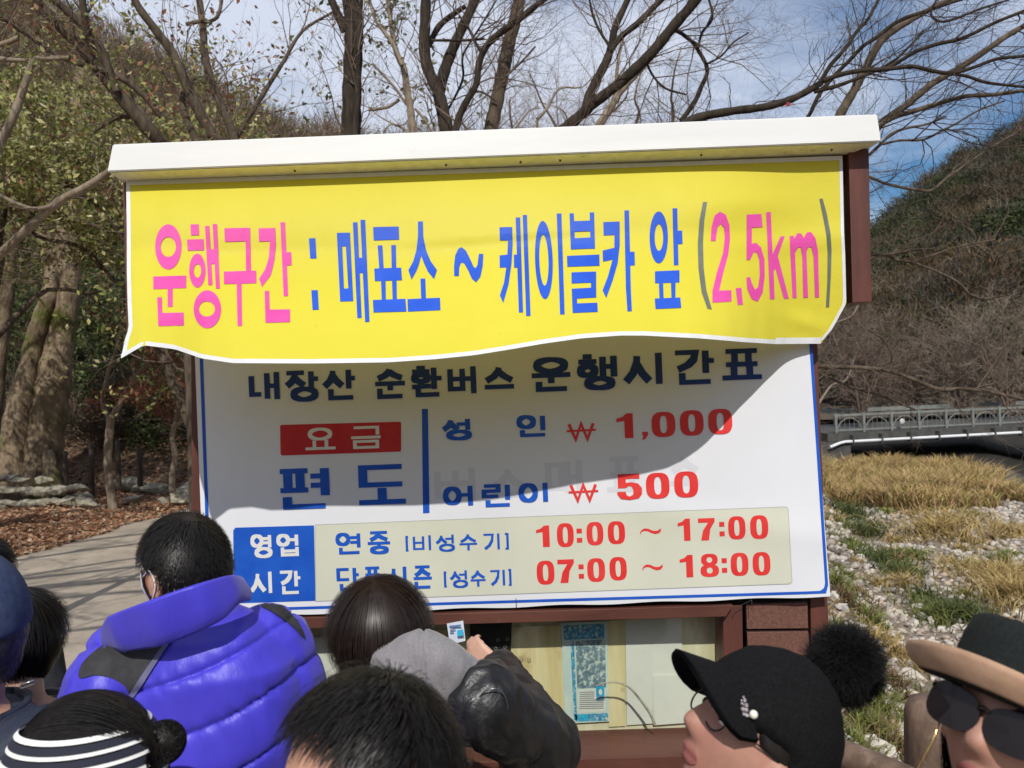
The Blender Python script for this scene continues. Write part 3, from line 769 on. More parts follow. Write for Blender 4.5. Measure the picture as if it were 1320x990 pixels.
def ZB(s, ox, oy): return lambda pts: [(ox + x / s, oy + y / s) for x, y in pts]
A = ZB(5.5, 180, 260); B = ZB(5.077, 380, 260); C = ZB(5.077, 630, 250); E = ZB(4.5, 820, 230)
def T(Z, *polys):
    o = []
    for p in polys:
        if isinstance(p, dict): o.append(poly_tris(Z(ring_pts(*p['o'], sh=p.get('sh', .0), n=40)), [Z(ring_pts(*p['i'], sh=p.get('sh', .0), n=28))]))
        elif isinstance(p[0], list): o.append(poly_tris(Z(p[0]), [Z(p[1])]))
        else: o.append(poly_tris(Z(p)))
    return o
LET = [
 (M_pink, T(A, {'o': (203, 320, 93, 160), 'i': (203, 320, 54, 71)}, [(96, 530), (330, 523), (330, 611), (97, 620)], [(198, 615), (234, 613), (234, 744), (199, 746)], [(124, 678), (158, 677), (160, 788), (312, 785), (314, 877), (132, 882)])),
 (M_pink, T(A, [(360, 161), (418, 159), (422, 236), (364, 238)], [(336, 268), (453, 265), (456, 344), (340, 347)], {'o': (409, 488, 58, 120), 'i': (410, 490, 26, 48)}, [(463, 172), (494, 171), (516, 590), (486, 591)], [(517, 158), (548, 157), (568, 614), (540, 615)], [(500, 338), (532, 337), (532, 438), (503, 440)], {'o': (480, 762, 97, 134), 'i': (477, 760, 57, 54)})),
 (M_pink, T(A, [(600, 188), (783, 184), (790, 492), (754, 494), (751, 280), (604, 284)], [(596, 495), (826, 488), (828, 577), (598, 584)], [(688, 582), (722, 581), (726, 880), (694, 881)])),
 (M_pink, T(A, [(843, 188), (962, 186), (966, 300), (955, 420), (930, 520), (866, 604), (847, 545), (890, 480), (915, 400), (924, 280), (846, 282)], [(997, 146), (1030, 145), (1053, 668), (1021, 669)], [(1038, 358), (1074, 357), (1078, 449), (1042, 451)], [(886, 633), (918, 632), (922, 765), (1066, 762), (1067, 853), (892, 858)])),
 (M_blue2, T(B, [(92, 240), (134, 238), (142, 370), (101, 371)], [(108, 579), (150, 578), (157, 706), (116, 708)])),
 (M_blue2, T(B, [[(275, 204), (361, 202), (383, 650), (297, 653)], [(310, 291), (334, 290), (350, 567), (322, 568)]], [(380, 135), (410, 134), (438, 760), (409, 761)], [(408, 367), (447, 366), (449, 466), (412, 467)], [(429, 119), (460, 118), (489, 785), (460, 787)])),
 (M_blue2, T(B, [(512, 166), (680, 162), (683, 247), (516, 252)], [(542, 286), (573, 285), (582, 438), (553, 439)], [(631, 284), (661, 283), (664, 435), (634, 436)], [(520, 437), (696, 431), (702, 513), (524, 519)], [(564, 517), (594, 516), (596, 642), (569, 643)], [(636, 515), (666, 514), (668, 640), (640, 641)], [(511, 643), (724, 635), (731, 718), (515, 724)])),
 (M_blue2, T(B, [(806, 129), (838, 128), (841, 230), (860, 320), (890, 390), (931, 447), (911, 506), (870, 455), (845, 400), (828, 352), (812, 410), (795, 455), (764, 509), (743, 448), (775, 390), (795, 320), (806, 230)], [(822, 503), (854, 502), (859, 635), (827, 636)], [(737, 637), (950, 628), (954, 709), (740, 719)])),
 (M_blue2, T(B, [(1043, 486), (1042, 420), (1050, 350), (1070, 308), (1092, 297), (1120, 320), (1150, 380), (1170, 425), (1183, 435), (1195, 415), (1205, 341), (1234, 341), (1230, 420), (1215, 490), (1187, 527), (1160, 505), (1135, 450), (1110, 405), (1095, 396), (1085, 405), (1076, 430), (1074, 486)])),
 (M_blue2, T(C, [(70, 218), (154, 216), (157, 330), (150, 450), (130, 590), (95, 713), (73, 662), (100, 580), (115, 480), (72, 482), (71, 402), (122, 397), (126, 303), (73, 303)], [(176, 154), (206, 153), (225, 775), (197, 776)], [(164, 398), (188, 396), (190, 481), (166, 482)], [(222, 138), (250, 137), (274, 797), (245, 799)])),
 (M_blue2, T(C, {'o': (361, 432, 58, 256), 'i': (361, 432, 30, 168), 'sh': .03}, [(445, 128), (476, 127), (497, 787), (467, 789)])),
 (M_blue2, T(C, [(529, 127), (557, 126), (566, 362), (537, 363)], [(661, 121), (690, 120), (696, 357), (667, 358)], [(555, 178), (666, 174), (668, 242), (558, 246)], [(560, 290), (668, 284), (669, 357), (563, 361)], [(512, 405), (724, 396), (726, 469), (514, 476)],
        [(541, 513), (703, 507), (704, 677), (578, 684), (579, 716), (711, 711), (714, 771), (549, 778), (543, 620), (670, 613), (669, 580), (542, 585)])),
 (M_blue2, T(C, [(750, 184), (857, 180), (858, 330), (845, 450), (810, 570), (769, 681), (745, 630), (780, 540), (810, 430), (748, 443), (745, 370), (822, 352), (823, 268), (752, 271)], [(888, 108), (918, 107), (925, 378), (930, 620), (937, 767), (908, 768), (898, 620), (893, 400)], [(922, 379), (954, 377), (957, 466), (926, 468)])),
 (M_blue2, T(C, {'o': (1113, 284, 60, 170), 'i': (1114, 284, 28, 88)}, [(1203, 94), (1234, 93), (1242, 465), (1212, 466)], [(1234, 240), (1266, 239), (1269, 326), (1238, 327)], [(1088, 506), (1248, 499), (1249, 578), (1089, 584)], [(1114, 582), (1142, 581), (1145, 684), (1118, 685)], [(1193, 579), (1223, 578), (1222, 680), (1196, 681)], [(1087, 684), (1254, 677), (1260, 745), (1092, 752)])),
 (M_grey, T(E, [(388, 136), (412, 136), (395, 250), (388, 380), (392, 520), (408, 650), (440, 760), (415, 756), (380, 660), (362, 520), (358, 380), (368, 240)])),
 (M_pink, T(E, [(433, 362), (438, 280), (455, 215), (487, 192), (520, 210), (541, 270), (545, 350), (535, 440), (505, 550), (482, 650), (553, 648), (554, 714), (443, 720), (443, 650), (470, 540), (505, 430), (515, 340), (510, 285), (490, 262), (472, 285), (462, 362)])),
 (M_pink, T(E, [(578, 636), (611, 634), (620, 732), (590, 734)])),
 (M_pink, T(E, [(642, 209), (727, 206), (734, 282), (672, 285), (671, 380), (695, 372), (725, 400), (745, 470), (746, 570), (735, 660), (706, 716), (670, 700), (645, 640), (640, 575), (662, 572), (672, 610), (690, 645), (708, 630), (718, 560), (715, 470), (700, 430), (683, 425), (662, 472), (641, 474)])),
 (M_pink, T(E, [(755, 196), (781, 194), (792, 440), (838, 336), (862, 335), (822, 450), (886, 696), (858, 697), (808, 520), (798, 540), (804, 699), (777, 701)])),
 (M_pink, T(E, [(891, 334), (916, 333), (917, 350), (935, 318), (957, 318), (973, 345), (990, 313), (1015, 310), (1040, 345), (1055, 420), (1062, 688), (1038, 689), (1030, 450), (1018, 400), (1003, 395), (988, 420), (998, 690), (970, 692), (965, 450), (955, 400), (942, 398), (922, 430), (932, 692), (908, 693)])),
 (M_grey, T(E, [(1064, 118), (1082, 116), (1105, 200), (1128, 320), (1134, 420), (1130, 560), (1120, 745), (1102, 746), (1110, 600), (1112, 430), (1105, 330), (1085, 220)])),
]
for m_, sh_ in LET: PB.emit('letter', sh_, m_, base=.0022)
# ================================================================== TERRAIN
rng = np.random.default_rng(7)
def sstep(t): t = np.clip(t, 0, 1); return t * t * (3 - 2 * t)
def bank_edge(y): return 1.75 - .85 * sstep((np.asarray(y, float) - 2.5) / .9) + .35 * np.maximum(0, np.asarray(y, float) - 3.4)
def vnoise(x, y, f, seed=0):
    x = x * f; y = y * f
    return (np.sin(x * 1.3 + seed) * np.cos(y * 1.7 - seed * .7) + .5 * np.sin(x * 2.9 + y * 2.3 + seed * 2) + .3 * np.cos(x * 5.3 - y * 4.1 + seed)) / 1.8
def HT(x, y):
    x = np.asarray(x, float); y = np.asarray(y, float)
    z = -.75 * sstep((x - bank_edge(y)) / 1.7)
    inbed = sstep((x - bank_edge(y)) / 1.7)
    z = z + inbed * (.07 * vnoise(x, y, .9) + .05 * vnoise(x, y, 2.3, 3))
    z = z - .5 * sstep((y - 9) / 13) * inbed
    z = z - 1.3 * sstep((y - 25.0) / 2.5) * inbed
    z = z - .8 * sstep((x - (.60 * y + .6)) / 2.0) * inbed * sstep((y - 14) / 4)
    z = z + .10 * sstep((-x - 6.8) / 1.5) * (1 + vnoise(x, y, .8, 5))
    return z
gx = np.concatenate([-np.geomspace(400, 12, 30), np.linspace(-11.7, 16, 150), np.geomspace(16.5, 400, 40)])
gy = np.concatenate([-np.geomspace(120, 6, 12), np.linspace(-5, 32, 170), np.geomspace(32.6, 420, 40)])
XX, YY = np.meshgrid(gx, gy)
ZZ = HT(XX, YY)
nxg, nyg = len(gx), len(gy)
Vg = np.stack([XX, YY, ZZ], -1).reshape(-1, 3)
ii, jj = np.meshgrid(np.arange(nxg - 1), np.arange(nyg - 1))
a_ = (jj * nxg + ii).ravel()
Fg = np.stack([a_, a_ + 1, a_ + nxg + 1, a_ + nxg], -1)
xf, yf_ = Vg[:, 0], Vg[:, 1]
bed = sstep((xf - bank_edge(yf_)) / 2.0)[:, None]
wet_shade = (sstep((yf_ - 26.5) / 2.5) * sstep((xf - bank_edge(yf_)) / 1))[:, None]  # dark tone for river water and for the shade under the bridge
wet_shade = np.maximum(wet_shade, (sstep((xf - (.60 * yf_ + .3)) / 1.5) * sstep((yf_ - 14) / 4))[:, None])
soil = np.array([.15, .10, .065]); litter = np.array([.20, .11, .06]); grav = np.array([.29, .24, .19]); dk = np.array([.035, .032, .028])
lf = sstep((-xf - 6) / 1.0)[:, None]
colg = soil * (1 - lf) + litter * lf
colg = colg * (1 - bed) + grav * bed
colg = colg * (1 - wet_shade) + dk * wet_shade
colg = colg / .5
M_ground = mat('soil and gravel', (.34, .34, .34), (.62, .60, .58), scale=7, rough=.95, bump=.8, bscale=22, attr=True, bdist=.04, c3=(.24, .22, .2), scale3=26, lo3=.5, hi3=.7, spec=.2)
ground = np_mesh('ground', Vg, Fg, M_ground, None, True, colg)
tag(ground, 'open ground with a leafy verge on the left and a stony riverbed on the right', kind='structure')

# road
ys = np.concatenate([np.linspace(-14, 24, 77), np.linspace(25, 70, 20)])
def road_l(y): return np.where(y < 20, -8.7 + .2 * y, -4.7) + .10 * np.sin(y * 1.9) + .05 * np.sin(y * 5.1)
def road_r(y): return bank_edge(y) - .35
V = []; F = []
nxr = 16
for y in ys:
    l_, r_ = float(road_l(y)), float(road_r(y))
    for i in range(nxr + 1):
        x = l_ + (r_ - l_) * i / nxr
        V.append((x, y, max(.006, float(HT(x, y)) + .006)))
for j in range(len(ys) - 1):
    for i in range(nxr):
        a = j * (nxr + 1) + i; F.append((a, a + 1, a + nxr + 2, a + nxr + 1))
M_road = mat('worn concrete road', (.30, .255, .20), (.42, .355, .28), scale=1.6, rough=.9, bump=.5, bscale=70, stretch=(1, 1, 1), bdist=.006, c3=(.24, .195, .15), scale3=5, lo3=.5, hi3=.8, spec=.25)
tag(mk('road', V, F, M_road, None, True), 'pale worn concrete road running away left of the kiosk', kind='structure')

# ------------------------------------------------------------------ stones of the riverbed
def hull_stone(seed, sx=1, sy=1, sz=.7, n=13):
    r = random.Random(seed); bm = bmesh.new()
    for i in range(n):
        v = Vector((r.gauss(0, 1), r.gauss(0, 1), r.gauss(0, 1))).normalized() * r.uniform(.85, 1.0)
        bm.verts.new((v.x * sx * .5, v.y * sy * .5, v.z * sz * .5))
    res = bmesh.ops.convex_hull(bm, input=bm.verts)
    bmesh.ops.delete(bm, geom=[g for g in res['geom_interior'] if isinstance(g, bmesh.types.BMVert)], context='VERTS')
    bmesh.ops.triangulate(bm, faces=bm.faces)
    return bm
STV = []
for k in range(10):
    bm = hull_stone(k * 7 + 1, 1, .75 + .05 * (k % 4), .55 + .04 * (k % 5), 13)
    bm.verts.ensure_lookup_table()
    STV.append((np.array([v.co[:] for v in bm.verts]), np.array([[v.index for v in f.verts] for f in bm.faces])))
    bm.free()
M_stones = [mat('pale river stone', (.46, .41, .35), (.57, .52, .45), scale=9, rough=.85, bump=.4, bscale=30, bdist=.01),
            mat('grey river stone', (.30, .29, .28), (.44, .42, .39), scale=9, rough=.85, bump=.4, bscale=30, bdist=.01),
            mat('tan river stone', (.42, .34, .27), (.55, .47, .38), scale=9, rough=.85, bump=.4, bscale=30, bdist=.01)]
M_stuffstone = mat('small stones', (.75, .75, .75), (1, 1, 1), scale=20, rough=.88, attr=True)
NS = 12500
yy_ = 3.2 + (18.5 - 3.2) * rng.random(NS * 3) ** .62
aa_ = .30 + .50 * rng.random(NS * 3)
xx_ = aa_ * yy_
ok = (xx_ > bank_edge(yy_) + .15 + .5 * rng.random(NS * 3)) & (vnoise(xx_, yy_, .8, 2) > -.55)
xx_, yy_ = xx_[ok][:NS], yy_[ok][:NS]
sz_ = .028 + .10 * rng.random(len(xx_)) ** 3.0
sz_ *= (1 + yy_ / 26)
scr = sz_ / yy_
order = np.argsort(-scr)
stone_meshes = {}
for k, (v_, f_) in enumerate(STV):
    for j, m_ in enumerate(M_stones):
        me = bpy.data.meshes.new('stone')
        me.from_pydata([tuple(q) for q in v_], [], [tuple(int(i) for i in q) for q in f_]); me.materials.append(m_)
        stone_meshes[(k, j)] = me
for n_i, q in enumerate(order[:290]):
    o = bpy.data.objects.new('stone', stone_meshes[(int(rng.integers(10)), int(rng.choice([0, 0, 1, 2])))])
    COL.objects.link(o); o.parent = ground
    s = float(sz_[q]); x, y = float(xx_[q]), float(yy_[q])
    o.scale = (s * 1.15, s, s * 1.05)
    o.rotation_euler = (float(rng.normal(0, .25)), float(rng.normal(0, .25)), float(rng.uniform(0, 6.28)))
    o.location = (x, y, float(HT(x, y)) + s * .16)
def scatter_stones(xs, ys_, ss, name, parent, zoff=.15):
    VV = []; FF = []; CC = []; b = 0
    pal = np.array([[.52, .46, .39], [.58, .52, .45], [.38, .34, .30], [.46, .36, .28], [.26, .22, .19], [.62, .57, .50]])
    zs = HT(xs, ys_)
    for i in range(len(xs)):
        v_, f_ = STV[i % 10]
        a = rng.uniform(0, 6.28); c, s = math.cos(a), math.sin(a)
        q = v_ * ss[i]
        q = np.stack([q[:, 0] * c - q[:, 1] * s + xs[i], q[:, 0] * s + q[:, 1] * c + ys_[i], q[:, 2] + zs[i] + ss[i] * zoff], -1)
        VV.append(q); FF.append(f_ + b); b += len(q)
        CC.append(np.repeat((pal[rng.integers(6)] * rng.uniform(.8, 1.1))[None], len(f_), 0))
    return np_mesh(name, np.concatenate(VV), np.concatenate(FF), M_stuffstone, parent, False, np.concatenate(CC))
rest = order[290:]
tag(scatter_stones(xx_[rest], yy_[rest], sz_[rest], 'gravel', ground), kind='stuff')

# ------------------------------------------------------------------ grass, reeds, litter
M_leafy = mat('leaf', (.8, .8, .8), (1, 1, 1), scale=3, rough=.55, attr=True, transl=.25, spec=.3)
M_dry = mat('dry leaf', (.8, .8, .8), (1, 1, 1), scale=3, rough=.8, attr=True, transl=.15, spec=.2)
def blades(xs, ys_, h, wd, cols, name, label, lean=.25, seg=2, zf=HT):
    n = len(xs); z = zf(xs, ys_)
    a = rng.uniform(0, 2 * math.pi, n); d = np.stack([np.cos(a), np.sin(a), 0 * a], -1)
    p0 = np.stack([xs, ys_, z - .01], -1)
    le = rng.normal(0, lean, (n, 2)); up = np.stack([le[:, 0], le[:, 1], np.ones(n)], -1)
    p1 = p0 + up * (h * .55)[:, None]
    p2 = p0 + up * h[:, None] + np.stack([le[:, 0] * h * .7, le[:, 1] * h * .7, -.12 * h], -1)
    W = (d * wd[:, None]) * .5
    V = np.stack([p0 - W, p0 + W, p1 - W * .8, p1 + W * .8, p2], 1).reshape(-1, 3)
    b = np.arange(n)[:, None] * 5
    F = np.concatenate([b + np.array([0, 1, 3]), b + np.array([0, 3, 2]), b + np.array([2, 3, 4])], 0)
    C = np.concatenate([cols * .9, cols * .9, cols * 1.1], 0)
    o = np_mesh(name, V, F, M_dry, None, False, C)
    return tag(o, label, name.replace('_', ' '), kind='stuff')
# reeds
NR = 34000
ry = 16.5 + 8.5 * rng.random(NR); ra = .34 + .36 * rng.random(NR); rx_ = ra * ry
lim = .655 - .012 * (ry - 18) - .02 * np.sin(ry * 1.7)
ok = (ra < lim) & (rx_ > bank_edge(ry) + .2) & ((ry > 18.0) | (vnoise(rx_, ry, 1.1, 4) > .1))
rx_, ry = rx_[ok], ry[ok]
pal = np.array([[.50, .34, .15], [.58, .42, .20], [.40, .26, .11], [.45, .36, .15], [.34, .32, .10], [.52, .33, .20]])
cols = pal[rng.integers(0, 6, len(rx_))] * rng.uniform(.7, 1.15, (len(rx_), 1)) * (1 + .25 * vnoise(rx_, ry, 1.2, 9))[:, None]
hh = rng.uniform(.35, .8, len(rx_)) * (1 + .25 * vnoise(rx_, ry, .7, 1)) * np.where(ry > 22, .8, .85)
blades(rx_, ry, hh, np.full(len(rx_), .034), cols, 'reeds', 'band of straw coloured dry reeds between the stony riverbed and the bridge', .3)
# green and straw tufts on the stones
tx = []; ty = []; th_ = []; tcol = []
def tuft(px, py, n, rad, h, c, z=-1.1):
    dv = ((px - 660) / FPX) * RIGHT + ((495 - py) / FPX) * UP + FWD
    ts_ = np.linspace(2.6, 32, 500); gx_, gy_, gz_ = dv.x * ts_, dv.y * ts_, CAMZ + dv.z * ts_
    hit = np.argmax(gz_ < HT(gx_, gy_)); g = Vector((gx_[hit], gy_[hit], gz_[hit]))
    for i in range(n):
        a = rng.uniform(0, 6.28); r = rad * abs(rng.normal(0, .6))
        tx.append(g.x + r * math.cos(a)); ty.append(g.y + r * math.sin(a) * 1.4)
        th_.append(h * rng.uniform(.4, 1.1)); tcol.append(np.array(c) * rng.uniform(.6, 1.25))
G1 = (.10, .125, .045); G2 = (.20, .22, .06); ST = (.45, .33, .14); BR = (.22, .15, .08)
for (px, py, n, r, h, c) in ((1095, 665, 420, .5, .32, G1), (1112, 690, 420, .45, .3, G1), (1150, 655, 500, .6, .3, BR), (1100, 705, 260, .35, .2, G2), (1180, 652, 300, .5, .25, G1),
        (1205, 690, 700, .6, .4, ST), (1225, 680, 500, .6, .4, ST), (1135, 728, 360, .35, .25, G1), (1160, 740, 300, .3, .2, G1), (1150, 722, 200, .3, .2, G1), (1235, 795, 700, .3, .22, G1), (1205, 800, 500, .3, .2, G2),
        (1290, 755, 900, .5, .35, ST), (1310, 775, 700, .45, .35, ST), (1300, 690, 300, .5, .3, ST), (1255, 735, 200, .4, .2, G2), (1190, 770, 200, .25, .15, G1),
        (1125, 805, 380, .18, .18, G2), (1140, 835, 420, .2, .18, ST), (1110, 880, 400, .18, .16, G2), (1135, 915, 420, .16, .14, G2), (1125, 945, 500, .17, .14, G2), (1150, 960, 300, .15, .12, ST), (1095, 830, 260, .15, .2, G1),
        (1150, 880, 300, .2, .14, BR), (1175, 860, 250, .2, .14, ST), (1100, 965, 300, .15, .12, G2), (1185, 930, 200, .14, .12, G2), (1080, 760, 260, .2, .25, G2), (1092, 780, 200, .2, .2, BR)):
    tuft(px, py, n, r, h, c)
for i in range(70):
    yv = 3.4 + 14 * rng.random() ** .8; xv = float(bank_edge(yv)) + rng.uniform(.0, .32) * yv
    c_ = (ST, BR, ST, G2)[int(rng.integers(4))]; hv = rng.uniform(.08, .2)
    for k in range(int(rng.integers(60, 200))):
        a = rng.uniform(0, 6.28); r = rng.uniform(.12, .3) * abs(rng.normal(0, .6))
        tx.append(xv + r * math.cos(a)); ty.append(yv + 1.5 * r * math.sin(a)); th_.append(hv * rng.uniform(.4, 1.2)); tcol.append(np.array(c_) * rng.uniform(.6, 1.25))
tx = np.array(tx); ty = np.array(ty)
blades(tx, ty, np.array(th_), .006 + .0011 * ty, np.array(tcol), 'grass', 'green and straw coloured grass tufts growing among the river stones', .45)

# leaf litter
def quads(cent, size, cols, name, parent, m, label=None, kind='stuff', flat_=False, cat=None):
    n = len(cent)
    u = rng.normal(0, 1, (n, 3)); 
    if flat_: u[:, 2] *= .25
    u /= np.linalg.norm(u, axis=1, keepdims=True)
    v = rng.normal(0, 1, (n, 3))
    if flat_: v[:, 2] *= .25
    v -= (v * u).sum(1, keepdims=True) * u; v /= np.linalg.norm(v, axis=1, keepdims=True)
    s = np.asarray(size)[:, None]
    nrm = np.cross(u, v)
    V = np.stack([cent - u * s * .5, cent - v * s * .24 + nrm * s * .07, cent + u * s * .5, cent + v * s * .24 + nrm * s * .07], 1).reshape(-1, 3)
    b = np.arange(n)[:, None] * 4
    F = np.concatenate([b + np.array([0, 1, 2]), b + np.array([0, 2, 3])], 0)
    o = np_mesh(name, V, F, m, parent, False, np.concatenate([cols, cols], 0))
    return tag(o, label, cat, kind=kind)

# ------------------------------------------------------------------ hills behind
def make_hill(name, a0, a1, y0f, y1, prof, z0, m, label, na=70, nt_=50, pw=1.0, rough=.6):
    As = np.linspace(a0, a1, na); Ts = np.linspace(0, 1, nt_)
    AA, TT = np.meshgrid(As, Ts)
    Y0 = np.array([y0f(a) for a in As])[None, :]
    Yv = Y0 + (y1 - Y0) * TT ** 1.3
    e = np.interp(AA, [p[0] for p in prof], [p[1] for p in prof])
    T2 = (Yv - Y0) / (y1 - Y0)
    Z = z0 + (e * y1 + CAMZ - z0) * T2 ** pw
    X = AA * Yv
    Z = Z + rough * vnoise(X, Yv, .12, 3) * T2 ** .5 * (y1 / 40) + rough * .4 * vnoise(X, Yv, .4, 8) * np.minimum(1, T2 * 8)
    # far side falls away again
    V = np.stack([X, Yv, Z], -1).reshape(-1, 3)
    i_, j_ = np.meshgrid(np.arange(na - 1), np.arange(nt_ - 1)); a = (j_ * na + i_).ravel()
    F = np.stack([a, a + 1, a + na + 1, a + na], -1)
    back = np.stack([As * y1 * 1.6, np.full(na, y1 * 1.6), np.full(na, -1.0)], -1)
    k = len(V); V = np.concatenate([V, back])
    a = np.arange(na - 1)
    F = np.concatenate([F, np.stack([(nt_ - 1) * na + a, (nt_ - 1) * na + a + 1, k + a + 1, k + a], -1)])
    o = np_mesh(name, V, F, m, None, True)
    tag(o, label, kind='structure')
    def surf(a, t):
        Y0_ = np.interp(a, As, Y0[0]); y = Y0_ + (y1 - Y0_) * t
        e = np.interp(a, [p[0] for p in prof], [p[1] for p in prof]); x = a * y
        z = z0 + (e * y1 + CAMZ - z0) * t ** pw + rough * vnoise(x, y, .12, 3) * t ** .5 * (y1 / 40) + rough * .4 * vnoise(x, y, .4, 8) * np.minimum(1, t * 8)
        return x, y, z
    return o, surf
M_hillL = mat('wooded slope soil', (.13, .085, .055), (.24, .16, .10), scale=1.2, rough=.95, bump=.6, bscale=4, c3=(.22, .12, .07), scale3=2.6, lo3=.5, hi3=.7, bdist=.1)
M_hillR = mat('far slope soil', (.06, .048, .035), (.10, .08, .055), scale=.25, rough=.95)
hillL, surfL = make_hill('hillside', -1.5, .28, lambda a: 15.9 if a < -.36 else (15.9 + (a + .36) * 120 if a < -.2 else 35), 62,
                         [(-1.5, .9), (-1.0, .74), (-.6, .50), (-.45, .40), (-.36, .345), (-.28, .315), (-.15, .29), (0, .275), (.12, .27), (.28, .12)], .05, M_hillL, 'wooded slope behind the left trees', rough=.5)
hillR, surfR = make_hill('hillside', .10, 1.7, lambda a: 62, 200, [(.10, .04), (.3, .10), (.42, .14), (.467, .163), (.52, .198), (.56, .228), (.60, .256), (.667, .295), (.8, .37), (1.1, .50), (1.7, .6)], -1.8, M_hillR, 'far wooded slope rising on the right', rough=.8)

# unseen valley side behind the camera, added to cut low sky light
hillB = None
def ring_hill():
    V = []; F = []; na = 64; nr = 8
    for j in range(nr):
        for i in range(na):
            a = math.pi * (1.02 + .96 * i / (na - 1)); r = 34 + 10 * j + 3 * math.sin(i * .9)
            h = -1 + 27 * (j / (nr - 1)) ** .8 * (1 + .18 * math.sin(i * .5) + .07 * math.sin(i * 1.7)) + (.8 * math.sin(i * 2.3 + j * 3) if j else 0)
            V.append((r * math.cos(a), r * math.sin(a), h if j else -.5))
    for j in range(nr - 1):
        for i in range(na - 1): F.append((j * na + i, j * na + i + 1, (j + 1) * na + i + 1, (j + 1) * na + i))
    return tag(mk('hillside', V, F, M_hillR, None, True), 'unseen valley side added behind the viewer to block low sky light', kind='structure')
ring_hill()
M_forest = mat('woodland', (.75, .75, .75), (1, 1, 1), scale=2, rough=.8, attr=True, transl=.15, spec=.15)
def forest(name, surf, n, a0, a1, t0, t1, tsz, per, wid, palf, label, tpow=1.0, tw=.34, dim=(1, 1, 1)):
    a = rng.uniform(a0, a1, n); t = t0 + (t1 - t0) * rng.random(n) ** tpow
    x, y, z = surf(a, t)
    kind = palf(x, y, z)                       # 0 bare, 1 green, 2 tan
    V = []; C = []
    N_ = n * per
    idx = np.repeat(np.arange(n), per)
    cen = np.stack([x, y, z], -1)[idx]
    hgt = (tsz * rng.uniform(.6, 1.25, n))[idx]
    k = kind[idx]
    d = rng.normal(0, 1, (N_, 3)); d[:, 2] = np.abs(d[:, 2]) * 1.1 + .15; d /= np.linalg.norm(d, axis=1, keepdims=True)
    rr = rng.random(N_) ** .5
    ctr = cen + d * (rr * hgt * .52)[:, None] * np.array([1.0, 1.0, 1.0]) + np.array([0, 0, 1]) * (hgt * .28)[:, None]
    dirn = d + rng.normal(0, .35, (N_, 3)); g = k == 1
    dirn[g] = rng.normal(0, 1, (g.sum(), 3)); dirn /= np.linalg.norm(dirn, axis=1, keepdims=True)
    ln = np.where(g, wid * 3.2, hgt * tw) * rng.uniform(.6, 1.3, N_); wd = np.where(g, wid * 2.4, wid) * rng.uniform(.6, 1.3, N_)
    sd = np.cross(dirn, rng.normal(0, 1, (N_, 3))); sd /= np.linalg.norm(sd, axis=1, keepdims=True)
    v0 = ctr - sd * wd[:, None] * .5; v1 = ctr + sd * wd[:, None] * .5; v2 = ctr + dirn * ln[:, None]
    V = np.stack([v0, v1, v2], 1).reshape(-1, 3)
    F = np.arange(N_ * 3).reshape(-1, 3)
    pals = [np.array([[.17, .145, .115], [.22, .18, .14], [.14, .115, .085], [.19, .15, .11]]), np.array([[.065, .085, .03], [.09, .105, .04], [.13, .14, .055], [.05, .065, .028]]), np.array([[.24, .17, .09], [.20, .15, .07], [.28, .19, .10], [.22, .12, .06]])]
    tc_ = np.stack([pals[int(kk)][rng.integers(4)] * rng.uniform(.7, 1.15) for kk in kind])
    C = tc_[idx] * rng.uniform(.75, 1.25, (N_, 1)) * np.array(dim)
    return tag(np_mesh(name, V, F, M_forest, None, False, C), label, 'woodland', kind='stuff')
def palR(x, y, z):
    g = vnoise(x, y, .05, 2) + .5 * vnoise(x, y, .17, 6) + rng.normal(0, .35, len(x))
    k = np.where(g > .12, 1, 0); k = np.where(g < -.5, 2, k); return k
def palL(x, y, z):
    g = vnoise(x, y, .25, 2) + rng.normal(0, .5, len(x)) + .25 * (y < 26)
    k = np.where(g > .42, 1, 0); k = np.where(g < -.7, 2, k); return k
forest('far_woodland', surfR, 5200, .26, 1.1, .0, 1.0, 6.5, 90, .17, palR, 'bare brown and dark evergreen wood covering the far right hillside', .8, .17, (.62, .66, .66))
forest('woodland', surfL, 1500, -.95, .22, .12, 1.0, 4.2, 190, .045, palL, 'brown brushy wood covering the slope behind the left trees', 1.1, .3, (1.25, 1.15, 1.0))
forest('undergrowth', surfL, 700, -.95, -.30, .015, .22, 1.5, 150, .022, palL, 'low tangled undergrowth at the foot of the left slope', 1.0)

# leaf litter on verge and slope foot
NL = 16000
ly = 8.5 + 8 * rng.random(NL); lx_ = road_l(ly) - rng.random(NL) ** 1.3 * 6 + .25
zl = HT(lx_, ly) + .02
litter_pal = np.array([[.40, .20, .11], [.52, .32, .20], [.32, .15, .08], [.60, .45, .31], [.46, .26, .15], [.24, .13, .08]])
cc = litter_pal[rng.integers(0, 6, NL)] * rng.uniform(.7, 1.2, (NL, 1))
c1 = np.stack([lx_, ly, zl + .02 * rng.random(NL)], -1)
aL = rng.uniform(-.95, -.3, 14000); tL = rng.random(14000) ** 1.5 * .22; sx_, sy_, sz2 = surfL(aL, tL)
c2 = np.stack([sx_, sy_, sz2 + .03], -1)
cc2 = litter_pal[rng.integers(0, 6, len(c2))] * rng.uniform(.7, 1.2, (len(c2), 1))
quads(np.concatenate([c1, c2]), rng.uniform(.05, .12, NL + len(c2)), np.concatenate([cc, cc2]), 'leaf_litter', None, M_dry, 'carpet of fallen orange brown leaves along the left verge', flat_=True, cat='fallen leaves')

